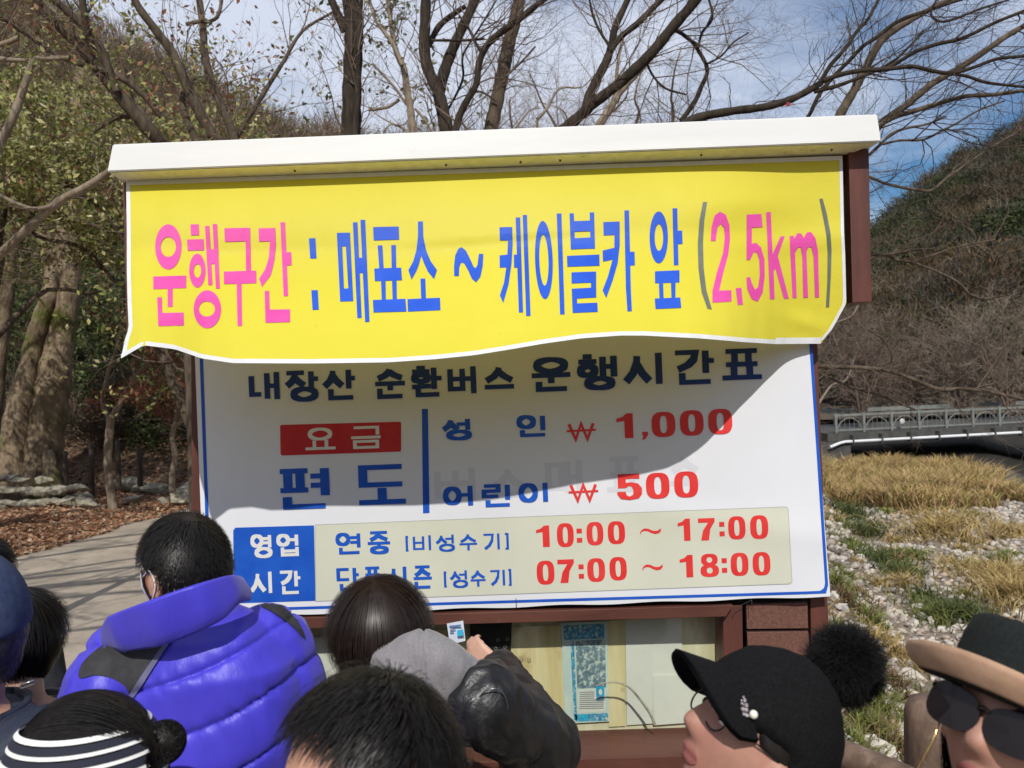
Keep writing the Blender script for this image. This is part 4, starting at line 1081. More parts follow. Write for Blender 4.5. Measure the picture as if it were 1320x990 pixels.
# ================================================================== TREES
def batch_tubes(Pth, Rad, sides=3):
    """Pth (N,n,3) Rad (N,n)"""
    N_, n, _ = Pth.shape
    t = np.gradient(Pth, axis=1); t /= np.linalg.norm(t, axis=2, keepdims=True) + 1e-9
    ref = np.where(np.abs(t[:, :1, 2:3]) < .85, np.array([[[.31, .17, .93]]]), np.array([[[.9, .4, .1]]]))
    u = np.cross(t, np.broadcast_to(ref, t.shape)); u /= np.linalg.norm(u, axis=2, keepdims=True) + 1e-9
    v = np.cross(t, u)
    ang = np.linspace(0, 2 * math.pi, sides, endpoint=False)
    ring = Pth[:, :, None, :] + Rad[:, :, None, None] * (u[:, :, None, :] * np.cos(ang)[None, None, :, None] + v[:, :, None, :] * np.sin(ang)[None, None, :, None])
    V = ring.reshape(-1, 3)
    i = np.arange(n - 1)[:, None]; j = np.arange(sides)[None, :]; j2 = (j + 1) % sides
    q = np.stack([i * sides + j, i * sides + j2, (i + 1) * sides + j2, (i + 1) * sides + j], -1).reshape(-1, 4)
    F = (np.arange(N_)[:, None, None] * n * sides + q[None]).reshape(-1, 4)
    return V, F
def grow(p0, d0, L_, r0, n=5, curl=.22, grav=0.0, tip=.35):
    N_ = len(p0); P_ = np.zeros((N_, n, 3)); P_[:, 0] = p0; d = d0.copy()
    for k in range(1, n):
        d = d + rng.normal(0, curl, (N_, 3)); d[:, 2] += grav
        d /= np.linalg.norm(d, axis=1, keepdims=True)
        P_[:, k] = P_[:, k - 1] + d * (L_ / (n - 1))[:, None]
    Rr = r0[:, None] * np.linspace(1, tip, n)[None, :]
    return P_, Rr
def children(P_, Rr, k, ang=.75, f=.5, t0=.25, up=.15, shrink=.55, flat_=0.0):
    """k children per parent path"""
    N_, n, _ = P_.shape
    idx = np.repeat(np.arange(N_), k); M_ = len(idx)
    t = t0 + (1 - t0) * rng.random(M_); s = t * (n - 1); i0 = np.minimum(s.astype(int), n - 2); fr = (s - i0)[:, None]
    a, b = P_[idx, i0], P_[idx, i0 + 1]
    p = a * (1 - fr) + b * fr; d = b - a; seglen = np.linalg.norm(d, axis=1, keepdims=True); d /= seglen + 1e-9
    L_ = seglen[:, 0] * (n - 1)
    rnd = rng.normal(0, 1, (M_, 3)); rnd -= (rnd * d).sum(1, keepdims=True) * d; rnd /= np.linalg.norm(rnd, axis=1, keepdims=True)
    an = ang * rng.uniform(.6, 1.3, M_)[:, None]
    dd = d * np.cos(an) + rnd * np.sin(an); dd[:, 2] = dd[:, 2] * (1 - flat_) + up; dd /= np.linalg.norm(dd, axis=1, keepdims=True)
    r = (Rr[idx, i0] * (1 - fr[:, 0]) + Rr[idx, i0 + 1] * fr[:, 0]) * shrink
    return p, dd, L_ * f * rng.uniform(.6, 1.3, M_), r

M_bark = mat('grey brown bark', (.06, .046, .033), (.145, .112, .08), scale=14, stretch=(1.6, 1.6, .35), rough=.9, bump=.7, bscale=40, bstretch=(2, 2, .3), bdist=.012, spec=.2)
M_bark2 = mat('dark bark', (.024, .019, .014), (.06, .046, .034), scale=14, stretch=(1.6, 1.6, .35), rough=.9, bump=.7, bscale=40, bstretch=(2, 2, .3), bdist=.012, spec=.2)
M_barkL = mat('pale bark', (.20, .155, .11), (.33, .27, .20), scale=12, stretch=(1.6, 1.6, .35), rough=.9, bump=.7, bscale=40, bstretch=(2, 2, .3), bdist=.012, spec=.2)  # bark of the light brown stems
M_big = mat('furrowed grey bark with moss', (.13, .095, .06), (.34, .265, .18), scale=5, stretch=(1.5, 1.5, .6), rough=.95, bump=1.0, bscale=16, bstretch=(1.6, 1.6, .5), bdist=.05, c3=(.11, .12, .03), scale3=1.6, lo3=.52, hi3=.66, spec=.15)
M_twig = mat('twig', (.13, .095, .075), (.22, .16, .13), scale=5, rough=.8, spec=.2)
M_twigd = mat('dark twig', (.06, .045, .035), (.11, .08, .065), scale=5, rough=.8, spec=.2)
M_twigr = mat('reddish far twig', (.21, .165, .125), (.29, .235, .18), scale=3, rough=.8, spec=.2)

def px_limb(pts, Y, dY=0.0):
    """pts: (px, py, width_px) -> smooth 3D path and radii"""
    n = len(pts); w3 = []
    for i, (x, y, w_) in enumerate(pts):
        Yi = Y + dY * i / max(1, n - 1)
        w3.append((P(x, y, Yi), w_ * .5 * Yi / FPX))
    pp = catmull([a for a, _ in w3], 4)
    rr = np.interp(np.linspace(0, n - 1, len(pp)), np.arange(n), [b for _, b in w3])
    rr = rr * (1 + .06 * np.sin(np.arange(len(pp)) * 2.1))
    return [tuple(p) for p in pp], rr

class Tree:
    def __init__(s, name, base, label, cat='tree', group=None, bark=M_bark, twig=M_twig):
        s.root = empty(name, base, label, cat, group); s.base = Vector(base); s.limbs = []; s.bark = bark; s.twig = twig; s.tw = []; s.leafpts = []
    def limb(s, pts, Y, dY=0.0, ground=False, bw=None):
        pp, rr = px_limb(pts, Y, dY)
        if ground:
            b = s.base; r0 = rr[0] * 1.25 if bw is None else bw
            p0 = Vector(pp[0]); mid = Vector((b.x + .1 * (p0.x - b.x), b.y + .5 * (p0.y - b.y), b.z + .62 * (p0.z - b.z)))
            pre = catmull([b - Vector((0, 0, .25)), b + (mid - b) * .12, mid, p0], 3)[:-1]
            pr = np.linspace(r0, rr[0], len(pre)); pr[0] *= 1.5; pr[1] *= 1.15
            pp = [tuple(q) for q in pre] + pp; rr = np.concatenate([pr, rr])
        s.limbs.append((pp, rr)); return s
    def raw(s, pts, rr): s.limbs.append((pts, np.asarray(rr))); return s
    def twigs(s, per_m=5, L0=(.5, 1.3), r=.007, k=(4, 4), ang=.8, up=.1, t0=.15, only=None, curl=.2, grav=0.0, f=(.5, .5), minz=1.2, leaf=None, flat_=0.0, rmin=.0012):
        ps = []; ds = []; Ls = []; rs = []
        for li, (pp, rr) in enumerate(s.limbs):
            if only is not None and li not in only: continue
            p = np.asarray(pp); seg = np.linalg.norm(np.diff(p, axis=0), axis=1); cum = np.concatenate([[0], np.cumsum(seg)]); tot = cum[-1]
            n = max(2, int(tot * per_m))
            u = (t0 + (1 - t0) * rng.random(n)) * tot
            for uu in u:
                q = np.array([np.interp(uu, cum, p[:, c]) for c in range(3)]); 
                if q[2] < minz: continue
                i = min(len(seg) - 1, int(np.searchsorted(cum, uu)) - 1 if uu > 0 else 0); i = max(0, i)
                d = p[i + 1] - p[i]; d /= np.linalg.norm(d) + 1e-9
                rnd = rng.normal(0, 1, 3); rnd -= rnd.dot(d) * d; rnd /= np.linalg.norm(rnd)
                a = ang * rng.uniform(.6, 1.3); dd = d * math.cos(a) + rnd * math.sin(a); dd[2] = dd[2] * (1 - flat_) + up; dd /= np.linalg.norm(dd)
                ps.append(q); ds.append(dd); Ls.append(rng.uniform(*L0)); rs.append(min(r * rng.uniform(.6, 1.4), .7 * float(np.interp(uu, cum, rr))))
        if not ps: return s
        P1, R1 = grow(np.array(ps), np.array(ds), np.array(Ls), np.array(rs), 6, curl, grav)
        s.tw.append((P1, R1)); cur = (P1, R1)
        for lvl, kk in enumerate(k):
            c = children(*cur, kk, ang=.7, f=f[min(lvl, len(f) - 1)], up=up * .5, flat_=flat_)
            cur = grow(c[0], c[1], c[2], np.maximum(c[3], rmin), 4, curl, grav)
            s.tw.append(cur)
        s.leafpts.append(cur[0][:, 1:].reshape(-1, 3))
        return s
    def build(s, sides=8, twname='crown', tsides=3):
        V, F = tube_np(s.limbs, sides)
        o = np_mesh('trunk', V, F, s.bark, s.root, True)
        # end caps of cut limbs are hidden in tips
        if s.tw:
            VV = []; FF = []; b = 0
            for P_, Rr in s.tw:
                v, f = batch_tubes(P_, Rr, tsides); VV.append(v); FF.append(f + b); b += len(v)
            tag(np_mesh(twname, np.concatenate(VV), np.concatenate(FF), s.twig, s.root, True), kind='stuff')
        return s
    def leaves(s, n, size, pal, jitter=.05, m=None, name='foliage', zmin=None):
        pts = np.concatenate(s.leafpts)
        if zmin is not None: pts = pts[pts[:, 2] > zmin]
        c = pts[rng.integers(0, len(pts), n)] + rng.normal(0, jitter, (n, 3))
        pal = np.array(pal); cols = pal[rng.integers(0, len(pal), n)] * rng.uniform(.7, 1.25, (n, 1))
        quads(c, rng.uniform(size[0], size[1], n), cols, name, s.root, m or M_leafy)
        return s

def at_base(px, Y): 
    b = P(px, 495, Y); return Vector((b.x, b.y, float(HT(b.x, b.y))))

YG = [[.34, .34, .10], [.24, .27, .07], [.44, .40, .16], [.16, .19, .05], [.55, .50, .26]]
DG = [[.06, .10, .025], [.045, .075, .02], [.09, .13, .035], [.15, .18, .06]]
# trees behind the kiosk, left to right
t1 = Tree('bare_tree', at_base(250, 8.2), 'multi stemmed bare tree fanning out to the upper left over the roof corner', bark=M_bark)
t1.limb([(214, 190, 19), (190, 165, 18), (150, 118, 16), (110, 68, 15), (85, 42, 14), (40, -5, 13), (0, -50, 10)], 8.2, -1.0, True)
t1.limb([(150, 118, 11), (128, 60, 11), (105, 32, 10), (70, 0, 9), (30, -30, 7)], 7.8, -.5)
t1.limb([(126, 62, 9), (112, 50, 9), (110, 25, 9), (104, -10, 8)], 7.7, -.3)
t1.limb([(208, 150, 8), (180, 118, 8), (145, 95, 7), (110, 85, 7), (75, 72, 6), (35, 45, 5), (0, 22, 5), (-40, 0, 4)], 8.0, -.8)
t1.limb([(290, 190, 15), (268, 165, 14), (245, 120, 13), (222, 68, 12), (200, 38, 11), (178, 8, 10), (160, -30, 8)], 8.4, -.5, True)
t1.limb([(255, 190, 9), (235, 130, 8), (250, 100, 7)], 8.6, 0)
t1.limb([(305, 190, 12), (292, 150, 11), (275, 112, 10), (264, 70, 10), (262, 40, 9), (256, -8, 8)], 8.6, .2, True)
t1.limb([(262, 30, 4), (280, 22, 5), (286, 0, 4)], 8.6, .2)
t1.limb([(240, 32, 4), (265, 26, 5), (240, 30, 3)], 8.6, .2)
t1.limb([(168, 150, 6), (150, 152, 6), (132, 162, 5), (118, 172, 4)], 8.1, -.2)
t1.limb([(300, 185, 6), (340, 120, 6), (365, 80, 5), (390, 40, 4), (430, 15, 3)], 8.8, .4)
t1.twigs(7, (.4, 1.1), .008, (4, 4), up=.12, minz=2.5).build()
t1.leaves(1500, (.05, .09), [[.30, .12, .06], [.36, .2, .1], [.3, .28, .1]], .05)

t2 = Tree('bare_tree', at_base(455, 7.4), 'single straight dark trunk rising behind the roof left of centre', bark=M_bark2)
t2.limb([(452, 185, 26), (453, 150, 25), (454, 100, 24), (456, 55, 24), (456, 28, 25), (452, -10, 22), (448, -60, 18)], 7.4, .0, True)
t2.limb([(458, 175, 9), (461, 120, 7), (462, 60, 6), (466, 0, 5)], 7.28, 0)
t2.limb([(446, 40, 14), (436, 20, 11), (424, -8, 9)], 7.4, -.1)
t2.twigs(7, (.4, 1.0), .007, (4, 4), minz=2.8).build(10)

t3 = Tree('bare_tree', at_base(545, 8.6), 'slender pale stem leaning left behind the roof', bark=M_barkL)
t3.limb([(536, 185, 12), (531, 160, 11), (529, 140, 10), (525, 118, 10), (521, 90, 9), (513, 72, 8), (507, 50, 7), (500, 0, 6), (494, -40, 5)], 8.6, 0, True)
t3.limb([(519, 84, 6), (506, 56, 6), (496, 42, 5), (484, 26, 4), (476, 0, 4)], 8.5, 0)
t3.limb([(535, 140, 3.5), (548, 155, 3.5), (556, 170, 3)], 8.5, 0)
t3.limb([(524, 135, 3.5), (508, 112, 3.5), (480, 82, 3)], 8.7, 0)
t3.limb([(515, 128, 4), (500, 138, 4), (475, 142, 4)], 8.7, 0)
t3.twigs(7, (.4, 1.1), .006, (4, 4), minz=2.8).build()
t3.leaves(700, (.05, .1), [[.18, .2, .07], [.10, .13, .04], [.3, .28, .14]], .05)

t4 = Tree('bare_tree', at_base(585, 7.2), 'forked tree with a wide V of stout stems behind the middle of the roof', bark=M_bark2)
t4.limb([(578, 185, 19), (574, 160, 18), (565, 120, 16), (552, 90, 15), (547, 62, 14.5), (548, 30, 14), (549, -10, 13), (548, -50, 12)], 7.2, 0, True)
t4.limb([(566, 122, 14), (573, 92, 15), (583, 65, 14), (595, 38, 13), (612, 2, 12), (630, -40, 10)], 7.25, .1)
t4.limb([(584, 185, 10), (592, 150, 9.5), (603, 128, 9), (614, 108, 8.5), (618, 80, 8.5), (628, 58, 9), (645, 42, 9), (665, 28, 9), (690, 8, 8), (715, -12, 7)], 7.0, -.2, True)
t4.limb([(620, 66, 5), (612, 54, 4), (606, 40, 3.5), (592, 20, 3)], 6.9, 0)
t4.limb([(556, 52, 3.5), (575, 52, 3.5), (600, 52, 3.5), (625, 50, 3)], 7.15, 0)
t4.limb([(576, 144, 3), (588, 122, 3), (597, 100, 3), (596, 75, 3), (604, 58, 2.6), (622, 30, 2.4), (640, 0, 2)], 7.6, 0)
t4.limb([(553, 58, 8), (566, 34, 8), (585, 18, 7), (600, 8, 6)], 7.6, 0)
t4.twigs(9, (.4, 1.1), .007, (4, 4), minz=2.8).build(9)

t5 = Tree('bare_tree', at_base(618, 7.8), 'stout brown trunk leaning right beside the forked tree', bark=M_bark)
t5.limb([(628, 185, 19), (636, 152, 18), (643, 118, 17), (650, 85, 17), (656, 55, 17), (664, 25, 16), (671, -8, 15), (680, -50, 13)], 7.8, 0, True)
t5.limb([(650, 100, 3), (672, 80, 3), (690, 60, 2.5)], 7.7, 0)
t5.limb([(640, 130, 3), (618, 118, 3), (600, 124, 2.5)], 7.7, 0)
t5.twigs(8, (.4, 1.0), .007, (4, 4), minz=2.8).build(10)

t6 = Tree('bare_tree', at_base(715, 6.6), 'dark tree whose long straight boughs lean right over the roof', bark=M_bark2)
t6.limb([(722, 172, 17), (740, 156, 15), (762, 136, 14), (795, 110, 14), (820, 88, 14.5), (842, 66, 14), (868, 34, 14), (897, 0, 13), (925, -40, 11)], 6.6, -.3, True)
t6.limb([(752, 150, 12), (760, 122, 12), (772, 98, 11.5), (782, 78, 11), (788, 60, 10), (793, 35, 9), (808, 2, 8), (822, -35, 7)], 6.8, 0)
t6.limb([(787, 66, 8), (800, 48, 8), (822, 30, 8), (838, 14, 8), (856, -4, 7), (880, -30, 6)], 6.75, 0)
t6.limb([(786, 60, 4), (772, 38, 3.5), (764, 18, 3.5), (760, 0, 3)], 6.75, 0)
t6.limb([(840, 68, 4), (866, 40, 5), (890, 52, 5), (902, 68, 5), (912, 90, 5), (904, 112, 6), (895, 132, 6.5), (878, 156, 7)], 6.6, .1)
t6.limb([(900, 62, 3.5), (905, 42, 3.5), (918, 24, 3.5), (914, 0, 3), (905, -20, 3)], 6.6, 0)
t6.limb([(912, 82, 2.8), (930, 72, 2.5), (945, 55, 2.2), (965, 42, 1.8)], 6.6, 0)
t6.limb([(833, 80, 3), (842, 98, 3), (858, 114, 3), (885, 122, 2.4)], 6.5, 0)
t6.twigs(9, (.35, 1.0), .006, (4, 4), minz=2.8).build(10)

t7 = Tree('bare_tree', at_base(765, 7.9), 'pale smooth stem leaning right between the dark boughs', bark=M_barkL)
t7.limb([(765, 172, 11), (776, 156, 11), (790, 134, 10), (800, 118, 9), (818, 98, 8), (832, 82, 7), (838, 60, 5)], 7.9, 0, True)
t7.limb([(796, 124, 5), (795, 100, 5), (797, 78, 4), (802, 50, 4)], 7.9, 0)
t7.twigs(9, (.4, 1.1), .006, (4, 4), minz=2.8).build()

# wide spreading tree on the right
t8 = Tree('spreading_tree', at_base(900, 5.4), 'spreading bare tree whose long thin boughs reach right past the roof end', bark=M_bark2, twig=M_twigd)
t8.limb([(865, 170, 13), (900, 152, 12), (945, 143, 11), (985, 138, 10), (1020, 128, 9), (1050, 112, 8.5), (1061, 104, 8)], 5.4, .1, True)
t8.limb([(1055, 110, 6), (1070, 85, 6), (1083, 70, 5.5), (1095, 55, 5), (1105, 40, 5), (1118, 26, 4.5), (1128, 8, 4), (1139, -12, 4)], 5.5, 0)
t8.limb([(1061, 104, 6), (1084, 96, 6.5), (1110, 91, 6), (1135, 90, 6), (1160, 87, 5.5), (1179, 86, 5.5), (1205, 92, 5), (1228, 94, 5), (1255, 87, 4.5), (1285, 76, 4.5), (1320, 72, 4), (1360, 64, 3)], 5.4, -.3)
t8.limb([(1140, 90, 5), (1158, 80, 5), (1179, 67, 5), (1198, 60, 5), (1216, 55, 5), (1235, 51, 5), (1255, 43, 4.5), (1285, 28, 4.5), (1325, 12, 4), (1360, -5, 3)], 5.35, -.3)
t8.limb([(1050, 118, 6), (1075, 112, 5.5), (1095, 105, 5), (1120, 95, 4.5), (1150, 80, 4), (1172, 60, 3), (1190, 40, 2.5)], 5.5, 0)
t8.limb([(1045, 145, 5), (1056, 122, 5), (1075, 98, 5), (1093, 80, 5), (1112, 60, 5), (1130, 48, 5), (1150, 32, 5), (1170, 22, 5), (1195, 14, 4.5), (1230, 2, 4), (1260, -6, 3.5)], 5.7, 0, True)
t8.limb([(1222, 95, 3.5), (1245, 98, 4), (1270, 106, 4), (1300, 110, 3.5), (1340, 114, 3)], 5.3, 0)
t8.limb([(1200, 12, 3), (1202, 22, 3.2), (1214, 28, 3.2), (1232, 24, 3), (1262, 12, 3), (1300, 0, 2.5)], 5.3, 0)
t8.twigs(9, (.25, .7), .0045, (4, 4), minz=2.8, up=.06, curl=.24, rmin=.0010).build()

t9 = Tree('bare_tree', at_base(985, 6.4), 'bare tree with a greenish brown stem curving up right behind the roof end', bark=M_bark, twig=M_twigd)
t9.limb([(1078, 158, 13), (1086, 142, 12), (1100, 118, 11), (1112, 96, 10.5), (1124, 72, 10), (1135, 54, 9.5), (1148, 42, 9), (1170, 28, 8), (1195, 14, 7), (1230, -4, 6)], 6.4, 0, True)
t9.limb([(1128, 168, 10), (1140, 155, 9), (1165, 138, 9), (1182, 124, 9), (1200, 109, 8.5), (1220, 97, 8), (1236, 88, 8), (1255, 76, 8), (1275, 62, 7.5), (1300, 45, 7), (1330, 28, 6.5)], 5.9, 0, True)
t9.limb([(1126, 166, 8), (1150, 152, 7), (1185, 141, 7), (1215, 132, 6.5), (1245, 124, 6), (1280, 122, 5.5), (1325, 116, 5)], 5.8, 0)
t9.limb([(1120, 200, 4), (1135, 186, 4), (1150, 172, 3.6), (1170, 165, 3.4), (1195, 160, 3), (1220, 150, 2.4)], 5.8, 0)
t9.limb([(1138, 186, 3.2), (1160, 181, 3.2), (1190, 180, 3.2), (1215, 168, 3), (1235, 158, 2.6), (1262, 142, 2.2), (1295, 130, 2)], 5.8, 0)
t9.twigs(10, (.3, .9), .005, (4, 4), minz=2.6, up=.05, rmin=.0011).build()

t10 = Tree('drooping_tree', at_base(940, 7.2), 'low tree sending long bare crooked branches right across the hillside view', bark=M_bark, twig=M_twig)
t10.limb([(1030, 470, 6), (1080, 473, 6), (1110, 474, 5.5), (1145, 478, 5.5), (1175, 488, 5), (1211, 502, 5), (1235, 501, 4.5), (1262, 503, 4.5), (1290, 508, 4), (1325, 516, 4)], 7.2, -.4, True)
t10.limb([(1040, 380, 4), (1090, 352, 3.5), (1135, 328, 3.5), (1155, 335, 3.5), (1175, 338, 3.5), (1200, 347, 3.4), (1225, 358, 3.4), (1240, 368, 3.2), (1251, 380, 3), (1270, 385, 3), (1292, 381, 2.6)], 7.3, -.3, True)
t10.limb([(1095, 330, 3), (1122, 329, 4), (1150, 327, 4), (1171, 324, 3.6)], 7.1, 0)
t10.limb([(1175, 338, 2.6), (1205, 328, 2.6), (1235, 318, 2.4), (1282, 309, 2)], 7.2, 0)
t10.limb([(1068, 485, 3.4), (1080, 492, 3.4), (1100, 500, 3.2), (1135, 510, 3.2), (1160, 520, 3), (1180, 528, 2.6)], 7.3, 0)
t10.limb([(1060, 210, 4), (1120, 228, 4), (1140, 236, 4), (1165, 242, 4), (1185, 245, 3.8), (1202, 245, 3.6), (1222, 228, 3.4), (1245, 213, 3.2), (1270, 195, 2.6), (1320, 165, 2)], 7.0, 0, True)
t10.limb([(1140, 478, 3), (1150, 462, 2.6), (1140, 440, 2.2), (1120, 425, 2)], 7.2, 0)
t10.limb([(1258, 503, 2.4), (1280, 470, 2.4), (1300, 440, 2)], 7.0, 0)
t10.twigs(6, (.35, .9), .0045, (3, 4), minz=.6, up=.02, curl=.3, rmin=.0012).build()

# limb across the left, in front
t11 = Tree('leafy_tree', at_base(-60, 6.0), 'pale forked bough slanting up to the left end of the roof', bark=M_barkL)
t11.limb([(-60, 378, 15), (-20, 342, 13), (0, 328, 12), (30, 300, 11.5), (60, 273, 11), (82, 256, 10.5), (110, 242, 10), (132, 228, 10), (150, 214, 8), (170, 200, 6)], 6.0, -.4, True, .12)
t11.limb([(80, 258, 6), (60, 267, 6), (40, 269, 6), (20, 262, 5.5), (0, 252, 5), (-30, 240, 4)], 5.8, -.1)
t11.limb([(-20, 215, 10), (8, 170, 11), (25, 130, 10), (35, 100, 9), (44, 78, 8), (62, 76, 7), (90, 74, 5)], 6.2, 0)
t11.limb([(-10, 60, 6), (10, 55, 7), (25, 48, 6)], 6.4, 0)
t11.limb([(-20, 75, 7), (0, 76, 7), (30, 78, 5), (70, 76, 4)], 6.4, 0)
t11.twigs(7, (.3, .8), .005, (4, 3), up=.1, minz=2.6).build()
t11.leaves(300, (.05, .085), YG, .05)

# leafy crowns filling the upper left
def crown_tree(px, Y, h, spread, label, pal, nleaf, size, seed_limbs=7, name='leafy_tree', bark=M_bark, group=None, per=4, L0=(.8, 1.8), cat='tree', zmin=None, lean=0.0, r0=.13, twig=M_twig, k=(5, 4), zlo=.3):
    b = at_base(px, Y)
    if b.x < -6.3 and b.y > 16: 
        a = b.x / b.y; tt = max(0, (b.y - 15.9) / (62 - 15.9)); b.z = float(surfL(np.array([a]), np.array([tt]))[2][0]) - .1
    t = Tree(name, b, label, cat, group, bark=bark, twig=twig)
    n = 8; pts = [b + Vector((lean * i / n + .08 * math.sin(i * 1.7 + px), .05 * math.cos(i * 2.1), h * .8 * i / n)) for i in range(n)]
    pts[0] = pts[0] - Vector((0, 0, .3))
    t.raw([tuple(p) for p in pts], np.linspace(r0, r0 * .3, n))
    for i in range(seed_limbs):
        f = zlo + (.95 - zlo) * (i + .5) / seed_limbs; st = pts[0].lerp(pts[-1], f) if False else pts[min(n - 1, int(f * n))]
        a = i * 2.4 + px; ln = spread * (1.15 - .5 * f)
        d = Vector((math.cos(a), math.sin(a) * .8, .55 + .3 * f)).normalized()
        q = [st + d * ln * u + Vector((0, 0, .12 * ln * math.sin(u * 3) * (.5 - u))) + Vector((rng.normal(0, .05), rng.normal(0, .05), rng.normal(0, .05))) * ln * (u > 0) for u in (0, .25, .5, .75, 1)]
        q = catmull(q, 3); t.raw([tuple(v) for v in q], np.linspace(r0 * .45, r0 * .1, len(q)))
    t.twigs(per, L0, r0 * .07, k, up=.1, minz=b.z + (zmin or h * .2), curl=.25, rmin=.0016).build(6)
    if nleaf: t.leaves(nleaf, size, pal, .08, zmin=(b.z + zmin) if (zmin and zmin > 2) else None)
    return t
crown_tree(-75, 11.0, 6.8, 2.6, 'leafy yellow green tree at the far left edge above the big trunk', YG, 15000, (.06, .12), zmin=3.9, lean=1.2, zlo=.55)
crown_tree(275, 12.0, 7.0, 2.8, 'leafy yellow green tree behind the roof corner with mixed brown leaves', YG + [[.28, .14, .07]], 19000, (.06, .12), zmin=4.0, lean=-1.5, zlo=.5)
crown_tree(340, 11.0, 5.9, 2.0, 'sparse leafy tree with pale green leaves against the sky right of the roof corner', YG, 3600, (.06, .11))
crown_tree(405, 12.5, 5.6, 1.7, 'small tree with sparse green leaves just left of the straight dark trunk', YG + DG, 3000, (.06, .11))
crown_tree(505, 11.0, 4.4, 1.0, 'thin evergreen sapling with glossy leaves right of the straight dark trunk', DG + YG, 1300, (.07, .13))

# distant bare trees in the middle and right
mid = [(650, 17, 7.6), (700, 15, 7.3), (735, 18, 8.3), (780, 16, 7.0), (830, 17, 7.9), (880, 15, 6.7), (935, 17, 7.4), (990, 18, 7.0), (1050, 19, 6.4), (610, 19, 8.4), (545, 20, 9.2), (480, 20, 9.0), (905, 21, 8.0), (760, 22, 9.6)]
ml = ['left of the forked tree top', 'above the middle of the roof', 'seen between the leaning boughs', 'under the long leaning bough', 'right of the leaning bough', 'below the curved branch', 'above the right half of the roof', 'under the spreading boughs', 'near the right end of the roof',
      'behind the stout leaning trunk', 'behind the pale slender stem', 'behind the straight dark trunk', 'far behind the curved branch', 'far behind the leaning boughs']
for (px, Y, h), lb in zip(mid, ml):
    crown_tree(px, Y, h + 2.9, 2.4, 'fine reddish bare tree ' + lb, None, 0, None, 8, 'bare_tree', M_twigr, 'distant bare trees above the roof', 4, (.9, 1.8), twig=M_twigr, r0=.085, k=(6, 5))

# bare shrubs by the hillside foot on the right
for px, Y, h, sp, lb in ((1300, 44, 6.5, 4.0, 'pale twiggy shrub at the right edge above the bridge'), (1240, 46, 5.0, 3.4, 'low tangle of pale twigs left of the right edge shrub'), (1110, 42, 6.0, 3.2, 'brown twiggy shrub beside the sheet above the bridge end'), (1175, 48, 5.5, 3.6, 'brown brushy shrub behind the middle of the bridge')):
    b = P(px, 540, Y); b = Vector((b.x, b.y, -.9))
    t = Tree('bare_shrub', b, lb, 'shrub', None, M_twig, M_twigr if px > 1200 else M_twig)
    for i in range(9):
        a = i * .7 + px; q = [b + Vector((math.cos(a) * sp * .5 * u, math.sin(a) * sp * .3 * u, h * u ** .9 * (.6 + .4 * ((i * 37) % 10) / 10))) for u in (0, .3, .6, 1)]
        t.raw([tuple(v) for v in catmull(q, 3)], np.linspace(.07, .03, 10))
    t.twigs(4, (.9, 2.2), .022, (5, 4), minz=-.4, up=.08, curl=.3, rmin=.010).build(5)

# big double trunk
bt = Tree('big_tree', at_base(46, 15.2), 'huge old double trunk with mossy foot at the left edge', bark=M_big)
bt.limb([(48, 640, 64), (52, 600, 50), (58, 560, 46), (66, 510, 42), (72, 470, 38), (80, 430, 32), (86, 390, 30), (88, 350, 30), (88, 300, 30), (92, 250, 28), (98, 200, 30), (104, 140, 26), (110, 80, 20)], 15.2, 0)
bt.limb([(14, 640, 66), (18, 600, 44), (22, 560, 38), (28, 520, 34), (36, 480, 24), (44, 440, 22), (54, 410, 22), (64, 380, 21), (68, 350, 19), (58, 310, 18), (50, 270, 15), (40, 220, 12)], 15.0, 0)
bt.limb([(-22, 650, 40), (-14, 560, 28), (-6, 480, 24), (0, 420, 24), (4, 380, 26), (8, 340, 24), (4, 300, 26), (-6, 250, 24)], 15.6, 0)
bt.limb([(70, 640, 30), (66, 610, 20), (62, 580, 12)], 14.9, 0)
bt.twigs(1.2, (.8, 2.0), .014, (4, 4), minz=3.6, up=.05).build(16)

# thin trees on the left verge
tt = Tree('young_tree', at_base(141, 13.6), 'slim pale forked tree standing at the road verge left of the kiosk', bark=M_barkL)
tt.limb([(146, 656, 12), (141, 620, 10), (139, 590, 10), (141, 560, 10), (143, 538, 9.5)], 13.6, 0)
tt.limb([(143, 540, 8), (150, 528, 8), (160, 512, 7.5), (168, 500, 7.5), (173, 486, 7), (184, 476, 6.5), (196, 462, 6), (202, 455, 5), (208, 430, 4)], 13.6, 0)
tt.limb([(142, 542, 6), (134, 525, 6), (132, 515, 5.5), (136, 495, 5), (140, 478, 4.5), (150, 450, 4), (156, 420, 3)], 13.6, .3)
tt.limb([(172, 490, 4), (174, 478, 4), (172, 462, 3)], 13.6, 0)
tt.twigs(6, (.5, 1.2), .012, (3, 4), minz=1.7).build()
tr_ = Tree('red_maple', at_base(223, 13.9), 'small crooked maple with rusty red leaves beside the kiosk', bark=M_barkL)
tr_.limb([(222, 634, 8), (222, 610, 7.5), (226, 590, 7), (222, 565, 6.5), (225, 548, 6.5)], 13.9, 0)
tr_.limb([(225, 548, 5), (232, 545, 5), (237, 540, 4.5), (246, 520, 4)], 13.9, 0)
tr_.limb([(225, 550, 5), (228, 530, 4.5), (229, 505, 4), (238, 480, 3), (242, 450, 2.5)], 13.9, 0)
tr_.limb([(228, 520, 3), (215, 500, 3), (200, 520, 2.4)], 13.8, 0)
tr_.twigs(9, (.5, 1.2), .010, (4, 4), minz=1.3, up=0.0, flat_=.5).build()
tr_.leaves(2600, (.06, .11), [[.32, .12, .07], [.28, .12, .07], [.38, .18, .11], [.22, .09, .05]], .07, M_dry)

